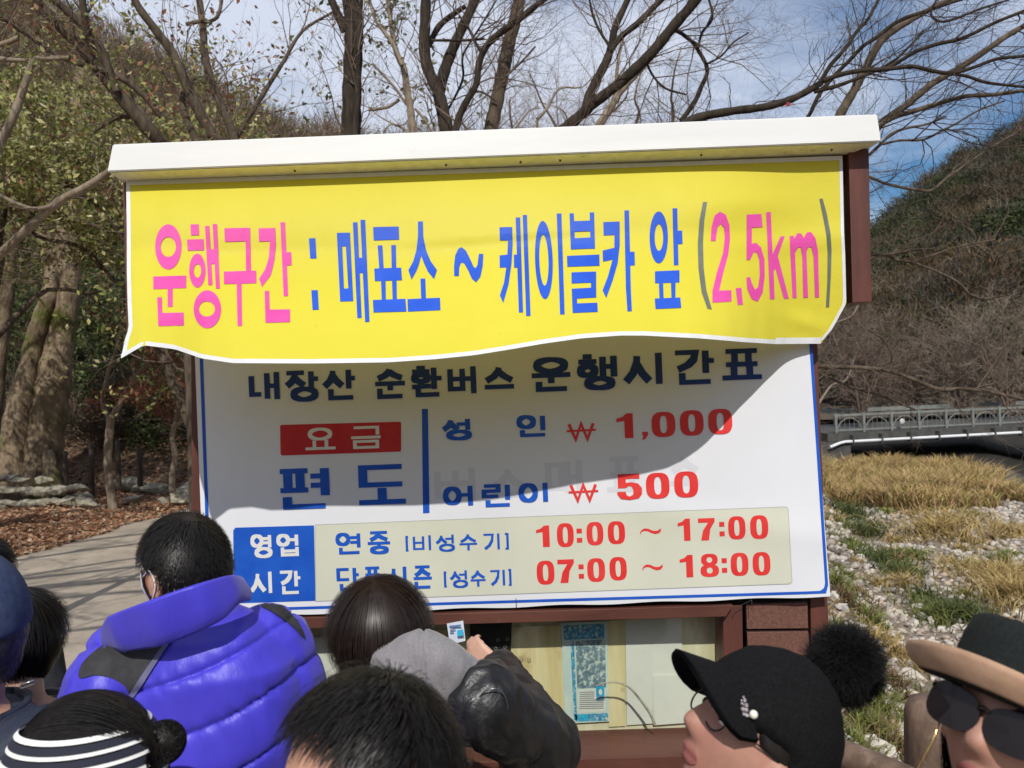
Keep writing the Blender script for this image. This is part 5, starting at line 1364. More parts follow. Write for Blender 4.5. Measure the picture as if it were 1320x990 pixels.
# evergreen shrubs under the trees
sl_ = ['far left behind the double trunk', 'right of the big trunk', 'behind the slim pale tree', 'below the bough above the verge', 'between the slim tree and the red maple', 'close to the kiosk corner', 'under the banner corner', 'deep in the shade behind the red maple']
for (px, Y, h, sp), lb in zip(((5, 18.5, 3.4, 1.5), (112, 18.0, 4.2, 1.6), (150, 19.5, 3.8, 1.7), (120, 22, 4.6, 2.0), (185, 18.5, 2.6, 1.5), (232, 19.5, 3.6, 1.6), (205, 21, 4.2, 1.8), (240, 17.5, 2.2, 1.2)), sl_):
    crown_tree(px, Y, h, sp, 'dark evergreen shrub ' + lb, DG, 5200, (.07, .13), 8, 'evergreen_shrub', M_bark2, 'evergreen shrubs under the left trees', 6, (.5, 1.1), cat='shrub', zmin=.1, r0=.06, k=(5, 4), zlo=.1)

# off-frame tree by the road whose boughs shade it
ts = Tree('roadside_tree', Vector((-9.4, 2.4, 0)), 'bare roadside tree whose boughs throw branch shadows on the road', bark=M_bark)
def v3(*q): return [Vector(p) for p in q]
ts.raw([tuple(p) for p in catmull(v3((-9.4, 2.4, -.2), (-9.3, 2.5, 1.8), (-9.0, 2.6, 3.4), (-8.8, 2.9, 5.5), (-8.9, 3.2, 8)), 4)], np.linspace(.24, .08, 17))
for q, r in (((( -9.1, 2.5, 2.9), (-7.8, 2.9, 3.9), (-6.2, 3.2, 4.5), (-4.6, 3.4, 4.8), (-3, 3.4, 5.2)), .11), (((-9.0, 2.6, 3.6), (-7.6, 2.4, 4.6), (-6.0, 2.0, 5.2), (-4.2, 2.1, 5.6), (-2.8, 1.9, 5.7)), .09),
             (((-8.8, 2.8, 4.6), (-7.4, 3.6, 5.0), (-5.8, 4.6, 5.4), (-4.2, 5.2, 5.6)), .08), (((-8.9, 2.7, 4.0), (-7.2, 3.4, 4.2), (-5.4, 4.0, 4.1), (-3.8, 4.3, 4.4)), .07), (((-9.2, 2.4, 3.2), (-7.4, 2.2, 3.4), (-5.6, 2.2, 3.9), (-3.6, 2.5, 4.1)), .08), (((-9.2, 2.4, 2.4), (-8.1, 1.9, 3.0), (-6.6, 1.3, 3.4), (-5.2, .9, 3.4)), .05)):
    pp = catmull(v3(*q), 4); ts.raw([tuple(p) for p in pp], np.linspace(r, r * .35, len(pp)))
for q, r in (((( -8.8, 2.8, 4.9), (-7.2, 2.6, 5.4), (-5.6, 3.0, 5.5), (-4.0, 3.9, 5.3), (-2.8, 4.6, 5.4)), .08), (((-7.2, 2.9, 4.1), (-6.0, 3.8, 4.6), (-4.8, 4.2, 5.2), (-3.6, 3.6, 5.9)), .06),
             (((-8.9, 2.6, 4.4), (-7.0, 1.6, 4.7), (-5.2, 1.2, 4.9), (-3.4, 1.5, 5.2)), .07), (((-6.2, 3.2, 4.5), (-5.2, 2.4, 5.0), (-4.0, 1.6, 5.2)), .045), (((-8.8, 3.0, 5.4), (-6.6, 4.4, 6.0), (-4.6, 5.2, 6.3), (-3.0, 5.4, 6.6)), .07)):
    pp = catmull(v3(*q), 4); ts.raw([tuple(p) for p in pp], np.linspace(r, r * .35, len(pp)))
ts.twigs(2.6, (.7, 1.6), .018, (3, 2), minz=2.5, flat_=.4).build()

def off_tree(x, y, h, sp, label, n):
    t = Tree('verge_tree', Vector((x, y, 0)), label, bark=M_bark)
    t.raw([(x + .1 * math.sin(i), y, -.2 + h * .8 * i / 7) for i in range(8)], np.linspace(.2, .06, 8))
    for i in range(9):
        st = Vector((x, y, h * (.35 + .06 * i))); a = i * 2.4; d = Vector((math.cos(a), math.sin(a), .5)).normalized()
        t.raw([tuple(v) for v in catmull([st, st + d * sp * .5, st + d * sp + Vector((0, 0, .2))], 4)], np.linspace(.07, .02, 9))
    t.twigs(3, (.8, 1.6), .014, (4, 3), minz=2.0).build(6)
    t.leaves(n, (.09, .16), YG, .1)
off_tree(-11.2, 9.4, 8.0, 3.0, 'half bare verge tree left of the view dappling the big trunk', 1900)
off_tree(-8.6, 5.6, 7.0, 2.2, 'half bare verge tree left of the view dappling the leafy verge', 500)

# red leaves caught on twigs upper left
lm = empty('hanging_leaves', P(190, 58, 7.0), 'few bright red maple leaves hanging in the twigs at upper left', 'leaves')
pts = []
for (px, py) in ((192, 57), (188, 55), (126, 44), (105, 172), (112, 173), (62, 174), (188, 106), (196, 112), (190, 128), (1014, 135), (1017, 133), (195, 120)):
    for k in range(3): pts.append(P(px + rng.normal(0, 2.0), py + rng.normal(0, 1.2), 7.0 if px < 500 else 5.2))
quads(np.array([tuple(p) for p in pts]), rng.uniform(.02, .045, len(pts)), np.tile(np.array([[.46, .08, .09]]), (len(pts), 1)) * rng.uniform(.7, 1.2, (len(pts), 1)), 'leaf_cluster', lm, M_leafy)

# ------------------------------------------------------------------ rubble wall, boulders, stakes
M_rock = mat('lichen grey rock', (.27, .24, .19), (.46, .41, .32), scale=6, rough=.95, bump=.7, bscale=18, bdist=.03, c3=(.16, .17, .08), scale3=5, lo3=.5, hi3=.7)
rw = empty('rubble_wall', at_base(60, 14.2), 'low rubble stone wall at the foot of the big trunk', 'wall')
rocks = []
for k in range(8):
    bm = hull_stone(100 + k, 1.25, .8, .62, 16); me = bpy.data.meshes.new('stone'); bm.to_mesh(me); bm.free(); me.materials.append(M_rock); rocks.append(me)
k = 0
for row, (z, n, y0) in enumerate(((.10, 15, 13.9), (.31, 13, 14.1), (.5, 8, 14.25))):
    for i in range(n):
        px = -22 + i * 9.6 + row * 5 + rng.normal(0, 1)
        if row == 2 and 30 < px < 46: continue
        p = P(px, 600, y0 + rng.normal(0, .06)); o = bpy.data.objects.new('stone', rocks[k % 8]); k += 1
        COL.objects.link(o); o.parent = rw; o.location = Vector((p.x, p.y, z + float(HT(p.x, p.y)))) - rw.location
        s = rng.uniform(.24, .36); o.scale = (s * 1.35, s, s * .95); o.rotation_euler = (rng.normal(0, .15), rng.normal(0, .15), rng.uniform(-.5, .5) + (3.14 if k % 2 else 0))
for (px, py, s, lb) in ((95, 628, .42, 'grey boulder at the right end of the rubble wall'), (156, 606, .62, 'large grey boulder right of the slim pale tree'), (176, 612, .45, 'medium boulder left of the crooked maple'), (236, 622, .8, 'wide pale boulder touching the kiosk corner'),
                        (196, 600, .5, 'dark boulder in the shrub shade'), (165, 625, .34, 'small boulder half sunk in fallen leaves'), (205, 628, .28, 'little grey rock before the crooked maple')):
    b = at_base(px, 15.6 if py < 615 else 14.3)
    o = bpy.data.objects.new('boulder', rocks[int(px) % 8]); COL.objects.link(o)
    o.location = (b.x, b.y, b.z + s * .22); o.scale = (s * 1.3, s, s); o.rotation_euler = (.1, .1, px * .1); tag(o, lb, 'boulder', 'boulders along the left verge')
M_stake = mat('dark weathered stake', (.04, .03, .022), (.08, .06, .045), scale=14, stretch=(1, 1, .2), rough=.9, bump=.4, bscale=50)
for (px, y0, y1, lb) in ((84, 582, 640, 'dark wooden stake nearest the big trunk'), (118, 572, 640, 'tallest dark stake between the big trunk and the slim tree'), (152, 568, 615, 'dark stake just right of the slim pale tree'), (180, 578, 615, 'short dark stake left of the crooked maple')):
    Y = 15.0; V, F = tube_np([([P(px + 1, y1 + 12, Y), P(px, (y0 + y1) / 2, Y), P(px - .5, y0, Y), P(px - .5, y0 - 1, Y)], [.055, .052, .048, .01])], 8)
    tag(np_mesh('wooden_stake', V, F, M_stake, None, True), lb, 'stake', 'dark stakes on the left verge')

# ------------------------------------------------------------------ bridge
M_conc = mat('dark weathered concrete', (.045, .045, .042), (.085, .083, .077), scale=2.5, rough=.9, bump=.3, bscale=20, c3=(.07, .07, .065), scale3=4)
M_pipe = mat('white pipe', (.74, .75, .76), (.66, .67, .68), scale=1, rough=.4)
M_rail = mat('grey green bridge railing', (.15, .16, .15), (.22, .23, .21), scale=5, rough=.7)
Bp0 = Vector((16.7, 38.6, 0)); Bp1 = Vector((36.0, 41.0, 0)); Bd = (Bp1 - Bp0).normalized(); Bn = Vector((-Bd.y, Bd.x, 0))
br = empty('bridge', Bp0 + Vector((0, 0, -1.9)), 'low concrete bridge with arched railing and a white pipe along its side', 'bridge')
def obox(name, s0, s1, n0, n1, z0, z1, m, parent):
    bm = bmesh.new(); box(bm, 0, 1, 0, 1, 0, 1)
    for v in bm.verts: v.co = Bp0 + Bd * (s0 + v.co.x * (s1 - s0)) + Bn * (n0 + v.co.y * (n1 - n0)) + Vector((0, 0, -.13 + (z0 + v.co.z * (z1 - z0) - .25) * 1.3))
    bmesh.ops.recalc_face_normals(bm, faces=bm.faces)
    return mkbm(name, bm, m, parent)
LB = 19.0
obox('deck', -1.0, LB, 0, 6.5, -.78, -.47, M_conc, br)
obox('abutment', -2.2, .15, -.1, 7, -2.6, -.80, M_conc, br)
obox('pier', 15.5, 16.2, .4, 6.2, -2.8, -.785, M_conc, br)
rail = obox('railing', -.6, LB, .06, .14, .17, .25, M_rail, br)
obox('lower_rail', -.6, LB, .06, .14, -.40, -.34, M_rail, br)
for k in range(13):
    s = -.5 + k * 1.5
    obox('railing_post', s - .06, s + .06, .02, .18, -.465, .28, M_rail, br)
    if k < 12:
        pts = [Bp0 + Bd * (s + .10 + 1.3 * u) + Bn * .1 + Vector((0, 0, -.13 + (-.33 + .42 * math.sin(math.pi * u) ** .6 - .25) * 1.3)) for u in np.linspace(0, 1, 13)]
        V, F = tube_np([(pts, [.03] * 13)], 5); np_mesh('railing_arch', V, F, M_rail, br, True)
        for q in range(1, 6):
            c = s + 1.5 * q / 6
            V, F = tube_np([([Bp0 + Bd * c + Bn * .1 + Vector((0, 0, -.90)), Bp0 + Bd * c + Bn * .1 + Vector((0, 0, -.23))], [.012, .012])], 4)
            np_mesh('baluster', V, F, M_rail, br)
obox('back_railing', -.6, LB, 6.3, 6.4, .05, .22, M_rail, br)
V, F = tube_np([([Bp0 + Bd * -1.1 + Bn * -.35 + Vector((0, 0, -1.72)), Bp0 + Bd * -.5 + Bn * -.22 + Vector((0, 0, -1.55)), Bp0 + Bd * -.2 + Bn * -.2 + Vector((0, 0, -1.50)), Bp0 + Bd * 9 + Bn * -.2 + Vector((0, 0, -1.46)), Bp0 + Bd * LB + Bn * -.2 + Vector((0, 0, -1.42))], [.075] * 5)], 12)
np_mesh('pipe', V, F, M_pipe, br, True)
for k in range(12):
    s = .2 + k * 1.55
    obox('pipe_bracket', s - .035, s + .035, -.33, .0, -.90, -.55, M_conc, br)
bm = bmesh.new(); bmesh.ops.create_uvsphere(bm, u_segments=14, v_segments=8, radius=.13)
c = P(1163, 543, 38.6)
for v in bm.verts: v.co = c + Vector((v.co.x, v.co.y * .25, v.co.z * 1.1))
mkbm('round_plate', bm, mat('pale disc', (.42, .42, .38), (.55, .54, .5), scale=8), br, True)

# ------------------------------------------------------------------ imitation log railing near right
M_log = mat('imitation log concrete', (.10, .062, .042), (.19, .125, .09), scale=14, stretch=(1, 1, .5), rough=.8, bump=.5, bscale=30, bdist=.01, c3=(.30, .21, .16), scale3=12, lo3=.55, hi3=.75)
lr = empty('log_railing', Vector((P(1205, 900, 2.62).x, 2.62, 0)), 'brown imitation log railing with a round topped post left of the sunglasses', 'railing')
def logpost(c, ztop, r):
    prof = [(r * 1.05, 0), (r, .3), (r * .97, ztop - .12), (r * .95, ztop - .06), (r * .8, ztop - .018), (r * .5, ztop - .004), (.001, ztop)]
    V = []; F = []; n = 28
    for rr, z in prof:
        for i in range(n):
            a = 2 * math.pi * i / n; q = rr * (1 + .02 * math.sin(5 * a + z * 4)); V.append((c.x + q * math.cos(a), c.y + q * math.sin(a), z))
    for j in range(len(prof) - 1):
        for i in range(n): F.append((j * n + i, j * n + (i + 1) % n, (j + 1) * n + (i + 1) % n, (j + 1) * n + i))
    return V, F
pA = P(1207, 903, 2.62); V, F = logpost(pA, pA.z + .01, .108); mk('post', V, F, M_log, lr, True)
pB = Vector((1.02, 4.1, 0)); V, F = logpost(pB, pA.z - .02, .105); mk('post', V, F, M_log, lr, True)
q0 = P(1086, 972, 2.72); q1 = P(1205, 1024, 2.44)
dr = (q1 - q0)
V, F = tube_np([([q0 - dr * .9, q0, q1, q1 + dr * 2.2], [.055, .052, .054, .056])], 14)
np_mesh('rail', V, F, M_log, lr, True)
# ================================================================== PEOPLE
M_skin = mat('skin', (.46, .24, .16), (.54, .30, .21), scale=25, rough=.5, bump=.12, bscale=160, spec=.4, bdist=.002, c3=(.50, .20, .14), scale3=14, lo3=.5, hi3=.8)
M_skind = mat('shaded warm skin', (.36, .18, .13), (.43, .23, .17), scale=25, rough=.5, bump=.1, bscale=160, spec=.35, bdist=.002, c3=(.40, .17, .13), scale3=14, lo3=.5, hi3=.8)  # skin colour darkened to stand in for shade on both women's faces
M_skinp = mat('fair skin', (.56, .33, .25), (.62, .38, .29), scale=25, rough=.5, bump=.1, bscale=160, spec=.4, bdist=.002, c3=(.56, .27, .2), scale3=14, lo3=.5, hi3=.8)
M_hair = mat('black hair', (.006, .005, .0045), (.014, .011, .009), scale=60, rough=.42, spec=.32)
M_hairb = mat('dark brown hair', (.012, .007, .006), (.028, .016, .012), scale=60, rough=.40, spec=.38)
M_hairg = mat('greying short hair', (.03, .027, .024), (.09, .08, .07), scale=80, rough=.45, spec=.5)
M_eye = mat('eye white', (.7, .68, .64), rough=.2)
M_iris = mat('dark iris', (.02, .012, .01), rough=.15)
M_lip = mat('lips', (.26, .085, .075), (.31, .11, .09), scale=30, rough=.45)
for m_ in (M_skin, M_skinp):
    b_ = m_.node_tree.nodes['Principled BSDF']; b_.inputs['Subsurface Weight'].default_value = .12; b_.inputs['Subsurface Radius'].default_value = (.01, .004, .002)

def Rz(a): return Matrix.Rotation(a, 4, 'Z')
def Ry(a): return Matrix.Rotation(a, 4, 'Y')
def Rx(a): return Matrix.Rotation(a, 4, 'X')

def head_np(d, off=0.0):
    """d (n,3) unit directions in head space (x forward, y left, z up) -> points of the face surface"""
    d = np.asarray(d, float)
    x = d[:, 0] * np.where(d[:, 0] > 0, .094, .102); y = d[:, 1] * .077; z = d[:, 2] * np.where(d[:, 2] > 0, .116, .128)
    t = np.clip((-.015 - z) / .11, 0, 1)
    y = y * (1 - .34 * t ** 1.2)
    x = np.where(x < 0, x * (1 - .5 * t), x * (1 - .10 * t))
    # flatter temples, fuller back
    y = y * (1 + .05 * np.exp(-((x + .04) / .05) ** 2))
    f = np.clip((d[:, 0] - .35) / .3, 0, 1)
    zn = z
    prof = np.interp(zn, [-.056, -.050, -.040, -.028, .0, .014], [0, .010, .025, .020, .005, 0])
    x = x + f * prof * np.exp(-(y / np.interp(zn, [-.05, -.035, 0], [.016, .014, .009])) ** 2)
    x = x - f * .009 * np.exp(-((np.abs(y) - .031) / .017) ** 2 - ((zn - .001) / .013) ** 2)
    x = x + f * .004 * np.exp(-((zn - .022) / .009) ** 2) * np.exp(-(y / .05) ** 2)
    x = x + f * .006 * np.exp(-(y / .019) ** 2) * (np.exp(-((zn + .0665) / .005) ** 2) + np.exp(-((zn + .079) / .005) ** 2))
    x = x + f * .008 * np.exp(-(y / .022) ** 2 - ((zn + .108) / .014) ** 2)
    y = y + np.sign(y) * .004 * np.exp(-((zn + .03) / .022) ** 2) * f
    p = np.stack([x, y, z], -1)
    return p + d * np.asarray(off)[..., None] if np.ndim(off) else p + d * off

def sph_dirs(nu=72, nv=54):
    D = []
    for j in range(nv + 1):
        th = math.pi * j / nv
        for i in range(nu):
            ph = 2 * math.pi * i / nu
            D.append((math.sin(th) * math.cos(ph), math.sin(th) * math.sin(ph), math.cos(th)))
    F = [(j * nu + i, j * nu + (i + 1) % nu, (j + 1) * nu + (i + 1) % nu, (j + 1) * nu + i) for j in range(nv) for i in range(nu)]
    return np.array(D), F
HD, HF = sph_dirs()

def tf(M, p):
    p = np.asarray(p, float); m = np.array(M)
    return p @ m[:3, :3].T + m[:3, 3]

def add_mesh(bm, V, F):
    vs = [bm.verts.new(tuple(v)) for v in V]
    for f in F:
        try: bm.faces.new([vs[i] for i in f])
        except ValueError: pass

def cap_(bm, p0, r0, p1, r1, n=12, flat=None):
    p0, p1 = Vector(p0), Vector(p1); d = p1 - p0; L_ = d.length; q = d.to_track_quat('Z', 'Y').to_matrix().to_4x4() if L_ > 1e-6 else Matrix.Identity(4)
    V = []; F = []; rings = []
    for j in range(1, 5):
        a = math.pi / 2 * (1 - j / 4); rings.append((r0 * math.cos(a), -r0 * math.sin(a)))
    for j in range(0, 4):
        a = math.pi / 2 * j / 4; rings.append((r1 * math.cos(a), L_ + r1 * math.sin(a)))
    M = Matrix.Translation(p0) @ q
    for (r, z) in rings:
        for i in range(n):
            a = 2 * math.pi * i / n; V.append(M @ Vector((r * math.cos(a), r * math.sin(a), z)))
    for j in range(len(rings) - 1):
        for i in range(n): F.append((j * n + i, j * n + (i + 1) % n, (j + 1) * n + (i + 1) % n, (j + 1) * n + i))
    F.append(tuple(range(n))[::-1]); k = (len(rings) - 1) * n; F.append(tuple(k + i for i in range(n)))
    add_mesh(bm, V, F)

def ell_(bm, M, r, nu=20, nv=14):
    V = []; F = []
    for j in range(nv + 1):
        th = math.pi * (j + .001) / (nv + .002)
        for i in range(nu):
            ph = 2 * math.pi * i / nu
            V.append(M @ Vector((r[0] * math.sin(th) * math.cos(ph), r[1] * math.sin(th) * math.sin(ph), r[2] * math.cos(th))))
    for j in range(nv):
        for i in range(nu): F.append((j * nu + i, j * nu + (i + 1) % nu, (j + 1) * nu + (i + 1) % nu, (j + 1) * nu + i))
    F.append(tuple(range(nu))[::-1]); k = nv * nu; F.append(tuple(k + i for i in range(nu)))
    add_mesh(bm, V, F)

def loft_(bm, secs, M, n=28, p=2.3):
    """secs: (z, cx, halfdepth, halfwidth)"""
    V = []; F = []
    for z, cx, hd, hw in secs:
        for i in range(n):
            a = 2 * math.pi * i / n; ca, sa = math.cos(a), math.sin(a)
            V.append(M @ Vector((cx + hd * math.copysign(abs(ca) ** (2 / p), ca), hw * math.copysign(abs(sa) ** (2 / p), sa), z)))
    for j in range(len(secs) - 1):
        for i in range(n): F.append((j * n + i, j * n + (i + 1) % n, (j + 1) * n + (i + 1) % n, (j + 1) * n + i))
    F.append(tuple(range(n))[::-1]); k = (len(secs) - 1) * n; F.append(tuple(k + i for i in range(n)))
    add_mesh(bm, V, F)

def remesh(name, bm, vox, smooth_it, m, parent, fac=.6):
    bmesh.ops.recalc_face_normals(bm, faces=bm.faces)
    me = bpy.data.meshes.new('tmp'); bm.to_mesh(me); bm.free()
    o = bpy.data.objects.new('tmp', me); COL.objects.link(o)
    a = o.modifiers.new('r', 'REMESH'); a.mode = 'VOXEL'; a.voxel_size = vox; a.adaptivity = 0
    b = o.modifiers.new('s', 'SMOOTH'); b.iterations = smooth_it; b.factor = fac
    dg = bpy.context.evaluated_depsgraph_get()
    me2 = bpy.data.meshes.new_from_object(o.evaluated_get(dg))
    me2.name = name
    bpy.data.objects.remove(o); bpy.data.meshes.remove(me)
    me2.materials.clear()
    return link_mesh(name, me2, m, parent, True)

def strands(name, parent, M, roots_d, flow, length, lift=.004, width=.0009, m=M_hair, steps=6, off0=.004, curl=.1, inner=None, grav=.0, kind='stuff'):
    """hair ribbons rooted on the head at directions roots_d (head space). flow(p, n)-> tangent direction"""
    n = len(roots_d); d = roots_d
    p = head_np(d, off0); P_ = [p]
    nrm = d / np.linalg.norm(d, axis=1, keepdims=True)
    t = flow(p, nrm); t = t + rng.normal(0, curl, t.shape) + 1.1 * curl * np.stack([np.sin(p @ np.array([90., 40, 60])), np.sin(p @ np.array([-50., 95, 30]) + 1), np.sin(p @ np.array([30., -60, 110]) + 2)], -1)
    L_ = (length * rng.uniform(.7, 1.15, n)) / (steps - 1)
    for k in range(1, steps):
        nn = p.copy(); nn /= np.linalg.norm(nn, axis=1, keepdims=True)
        tt = flow(p, nn) * .5 + t * .5; tt[:, 2] -= grav * k
        tt = tt - (tt * nn).sum(1, keepdims=True) * nn * .85
        tt /= np.linalg.norm(tt, axis=1, keepdims=True) + 1e-9
        t = tt
        p = p + (t + nn * lift * (1 if k < steps - 2 else -.2) / L_[:, None] / steps) * L_[:, None]
        # stay outside the skull
        dn = p / np.linalg.norm(p, axis=1, keepdims=True)
        rad = np.linalg.norm(head_np(dn, off0 * .8), axis=1); cur = np.linalg.norm(p, axis=1)
        s = np.where((cur < rad) & (p[:, 2] > -.09), rad / cur, 1.0)[:, None]; p = p * s
        P_.append(p)
    P_ = np.stack(P_, 1)
    tan = np.gradient(P_, axis=1); out_ = P_ / np.linalg.norm(P_, axis=2, keepdims=True)
    w_ = np.cross(tan, out_); w_ /= np.linalg.norm(w_, axis=2, keepdims=True) + 1e-9
    taper = np.linspace(1, .35, steps)[None, :, None]
    wv = w_ * width * taper * rng.uniform(.6, 1.4, (n, 1, 1))
    A_ = P_ - wv; B_ = P_ + wv
    V = np.stack([A_, B_], 2).reshape(-1, 3)
    i = np.arange(steps - 1)[None, :]; b = np.arange(n)[:, None] * steps * 2
    q = np.stack([b + 2 * i, b + 2 * i + 1, b + 2 * i + 3, b + 2 * i + 2], -1).reshape(-1, 4)
    o = np_mesh(name, tf(M, V), q, m, parent, True)
    if kind: o['kind'] = kind
    return o

def dirs_where(n, cond):
    o = []
    tot = 0
    while tot < n:
        d = rng.normal(0, 1, (n * 2, 3)); d /= np.linalg.norm(d, axis=1, keepdims=True)
        k = d[cond(d)]; o.append(k); tot += len(k)
    return np.concatenate(o)[:n]

def hair_shell(name, parent, M, thick, m=M_hair):
    """closed shell over the head; thick(d)->offset, negative where there is no hair"""
    V = tf(M, head_np(HD, thick(HD)))
    return mk(name, V, HF, m, parent, True)

class Person:
    def __init__(s, label, px, py, Y, yaw, pitch=0, roll=0, hs=1.0, byaw=None, vox=.007, skin=None, build=1.0, arms=None, group=None, lean=(0, 0), shrug=.245):
        s.hc = P(px, py, Y)
        s.root = empty('person', Vector((s.hc.x - lean[0], s.hc.y - lean[1], 0)), label, 'person', group)
        s.yaw, s.byaw = yaw, (yaw if byaw is None else byaw)
        # yaw: 0 faces away (+Y), 90 faces left (-X)
        s.M = Matrix.Translation(s.hc) @ Rz(R(90 + yaw)) @ Ry(-R(pitch)) @ Rx(R(roll)) @ Matrix.Scale(hs, 4)
        s.hs = hs; s.vox = vox; s.skin = skin or M_skin; s.b = build
        s.B = Matrix.Translation((s.root.location.x, s.root.location.y, 0)) @ Rz(R(90 + s.byaw))   # body space, x forward
        s.neckz = s.hc.z - .20 * hs; s.shz = s.hc.z - shrug * hs
        s.arms = arms or {}
        s.lean = lean
    def joints(s):
        b = s.b; z = s.shz
        off = s.B.inverted() @ Vector((s.hc.x, s.hc.y, 0))
        s.off = Vector((off.x * .9, off.y * .9, 0))
        J = {}
        for sd in (1, -1):
            J['sh', sd] = s.B @ (s.off + Vector((-.02, sd * .165 * b, z)))
            J['el', sd] = s.B @ (s.off * .7 + Vector((-.05, sd * .235 * b, z - .29)))
            J['wr', sd] = s.B @ (s.off * .5 + Vector((.05, sd * .24 * b, z - .53)))
            J['hip', sd] = s.B @ Vector((0, sd * .09, z * .60)); J['kn', sd] = s.B @ Vector((.015, sd * .10, z * .33)); J['an', sd] = s.B @ Vector((-.02, sd * .10, .09))
        for k, v in s.arms.items(): J[k] = Vector(v)
        s.J = J
        return J
    def torso_secs(s, g=0.0):
        b = s.b; z = s.shz; o = s.off.x
        return [(z * .58, 0, .10 + g, .155 * b + g), (z * .66, o * .2, .105 + g, .16 * b + g), (z * .76, o * .5, .10 + g, .145 * b + g), (z * .88, o * .8, .115 + g, .165 * b + g), (z - .03, o * .95 - .01, .10 + g, .165 * b + g), (z + .03, o - .015, .075 + g * .8, .12 * b + g), (z + .07, o - .01, .055 + g * .6, .068 + g)]
    def body(s):
        J = s.joints(); bm = bmesh.new()
        add_mesh(bm, tf(s.M, head_np(HD)), HF)
        for sd in (1, -1):
            ME = s.M @ Matrix.Translation((-.008, sd * .080, -.014)) @ Rz(sd * .45) @ Ry(-.2)
            ell_(bm, ME, (.018, .0055, .033))
            ell_(bm, ME @ Matrix.Translation((-.006, sd * .006, .010)), (.018, .005, .021))
            ell_(bm, ME @ Matrix.Translation((-.013, sd * .006, -.004)), (.006, .005, .026))
        hc = s.M @ Vector((-.028, 0, -.05)); nb = s.B @ (s.off + Vector((-.02, 0, s.neckz)))
        cap_(bm, hc, .054, nb - Vector((0, 0, .02)), .060)
        loft_(bm, s.torso_secs(), s.B)
        for sd in (1, -1):
            cap_(bm, J['sh', sd], .052, J['el', sd], .040); cap_(bm, J['el', sd], .038, J['wr', sd], .025)
            if ('hand', sd) not in s.arms: s.hand(bm, J['wr', sd], (J['wr', sd] - J['el', sd]).normalized(), s.B.to_3x3() @ Vector((1, 0, 0)), sd, 25)
            cap_(bm, J['hip', sd], .085, J['kn', sd], .055); cap_(bm, J['kn', sd], .052, J['an', sd], .036)
            cap_(bm, J['an', sd] - Vector((0, 0, .045)), .036, J['an', sd] + s.B.to_3x3() @ Vector((.15, 0, -.055)), .030)
        if hasattr(s, 'extra'): s.extra(bm)
        s.bod = remesh('body', bm, s.vox, 4, s.skin, s.root, .5)
        for sd in (1, -1):
            ey = bmesh.new(); bmesh.ops.create_uvsphere(ey, u_segments=14, v_segments=10, radius=.0115)
            for v in ey.verts: v.co = s.M @ (v.co + Vector((.0725, sd * .031, 0)))
            e = mkbm('eye', ey, M_eye, s.root, True)
            ir = bmesh.new(); bmesh.ops.create_uvsphere(ir, u_segments=12, v_segments=8, radius=.0058)
            for v in ir.verts: v.co = s.M @ (Vector((v.co.x * .5, v.co.y, v.co.z)) + Vector((.0822, sd * .031, 0)))
            mkbm('iris', ir, M_iris, e, True)
        return s
    def hand(s, bm, wr, d, side, sd, curl=20):
        """palm and five fingers; d: direction of the fingers, side: towards the thumb"""
        wr = Vector(wr); d = Vector(d).normalized(); side = (Vector(side) - d * Vector(side).dot(d)).normalized(); nrm = d.cross(side).normalized() * sd
        for u in (-.6, -.2, .2, .6): cap_(bm, wr + side * u * .028, .013, wr + d * .085 + side * u * .040, .0105, 8)
        for k, (u, L_) in enumerate(((.95, .068), (.33, .076), (-.3, .070), (-.92, .054))):
            p = wr + d * .088 + side * u * .030; dd = d.copy(); ax = side
            for j, f in enumerate((.45, .32, .23)):
                dd = Quaternion(ax, R(curl * (.6 + .4 * j) * sd * -1)) @ dd
                q = p + dd * L_ * f; cap_(bm, p, .0092 - .0012 * j, q, .0085 - .0013 * j, 8); p = q
        p = wr + d * .025 + side * .026; q = p + (d * .6 + side * .75 + nrm * .25).normalized() * .042; r_ = q + (d * .9 + side * .25 + nrm * .2).normalized() * .030
        cap_(bm, p, .0135, q, .0105, 8); cap_(bm, q, .0105, r_, .0085, 8)
    def jacket(s, m, g=.028, vox=.009, name='jacket', it=5, hem=.50, sleeve=None):
        J = s.J; bm = bmesh.new(); z = s.shz
        secs = [(z * hem, 0, .13 + g, .18 * s.b + g)] + s.torso_secs(g)[1:-1] + [(z + .062, s.off.x - .012, .062 + g * .6, .075 + g)]
        loft_(bm, secs, s.B)
        for sd in (1, -1):
            cap_(bm, J['sh', sd], .058 + g, J['el', sd], .048 + g * .9); cap_(bm, J['el', sd], .047 + g * .9, J['wr', sd], .034 + g * .6)
        s.jk = remesh(name, bm, vox, it, m, s.root, .6)
        return s.jk
    def collar(s, m, r=.078, h=.055, th=.010, tilt=0.0, flare=.012, open_=0.0, z=0.0, name='collar', n=40):
        c = Vector((s.off.x - .012, s.off.y, s.neckz - .035 + z)); V = []; F = []
        prof = [(r + .0, -.02), (r + flare * .5, h * .5), (r + flare, h), (r + flare + th, h - .002), (r + flare * .5 + th, h * .5), (r + th * 1.4, -.02)]
        a0, a1 = math.pi * open_, 2 * math.pi - math.pi * open_
        for i in range(n + 1):
            a = a0 + (a1 - a0) * i / n
            for rr, zz in prof: V.append(s.B @ (c + Vector((rr * 1.0 * math.cos(a), rr * .98 * math.sin(a), zz + tilt * rr * math.cos(a)))))
        k = len(prof)
        for i in range(n):
            for j in range(k): F.append((i * k + j, (i + 1) * k + j, (i + 1) * k + (j + 1) % k, i * k + (j + 1) % k))
        F.append(tuple(range(k))); F.append(tuple(n * k + j for j in range(k))[::-1])
        return mk(name, V, F, m, s.root, True)
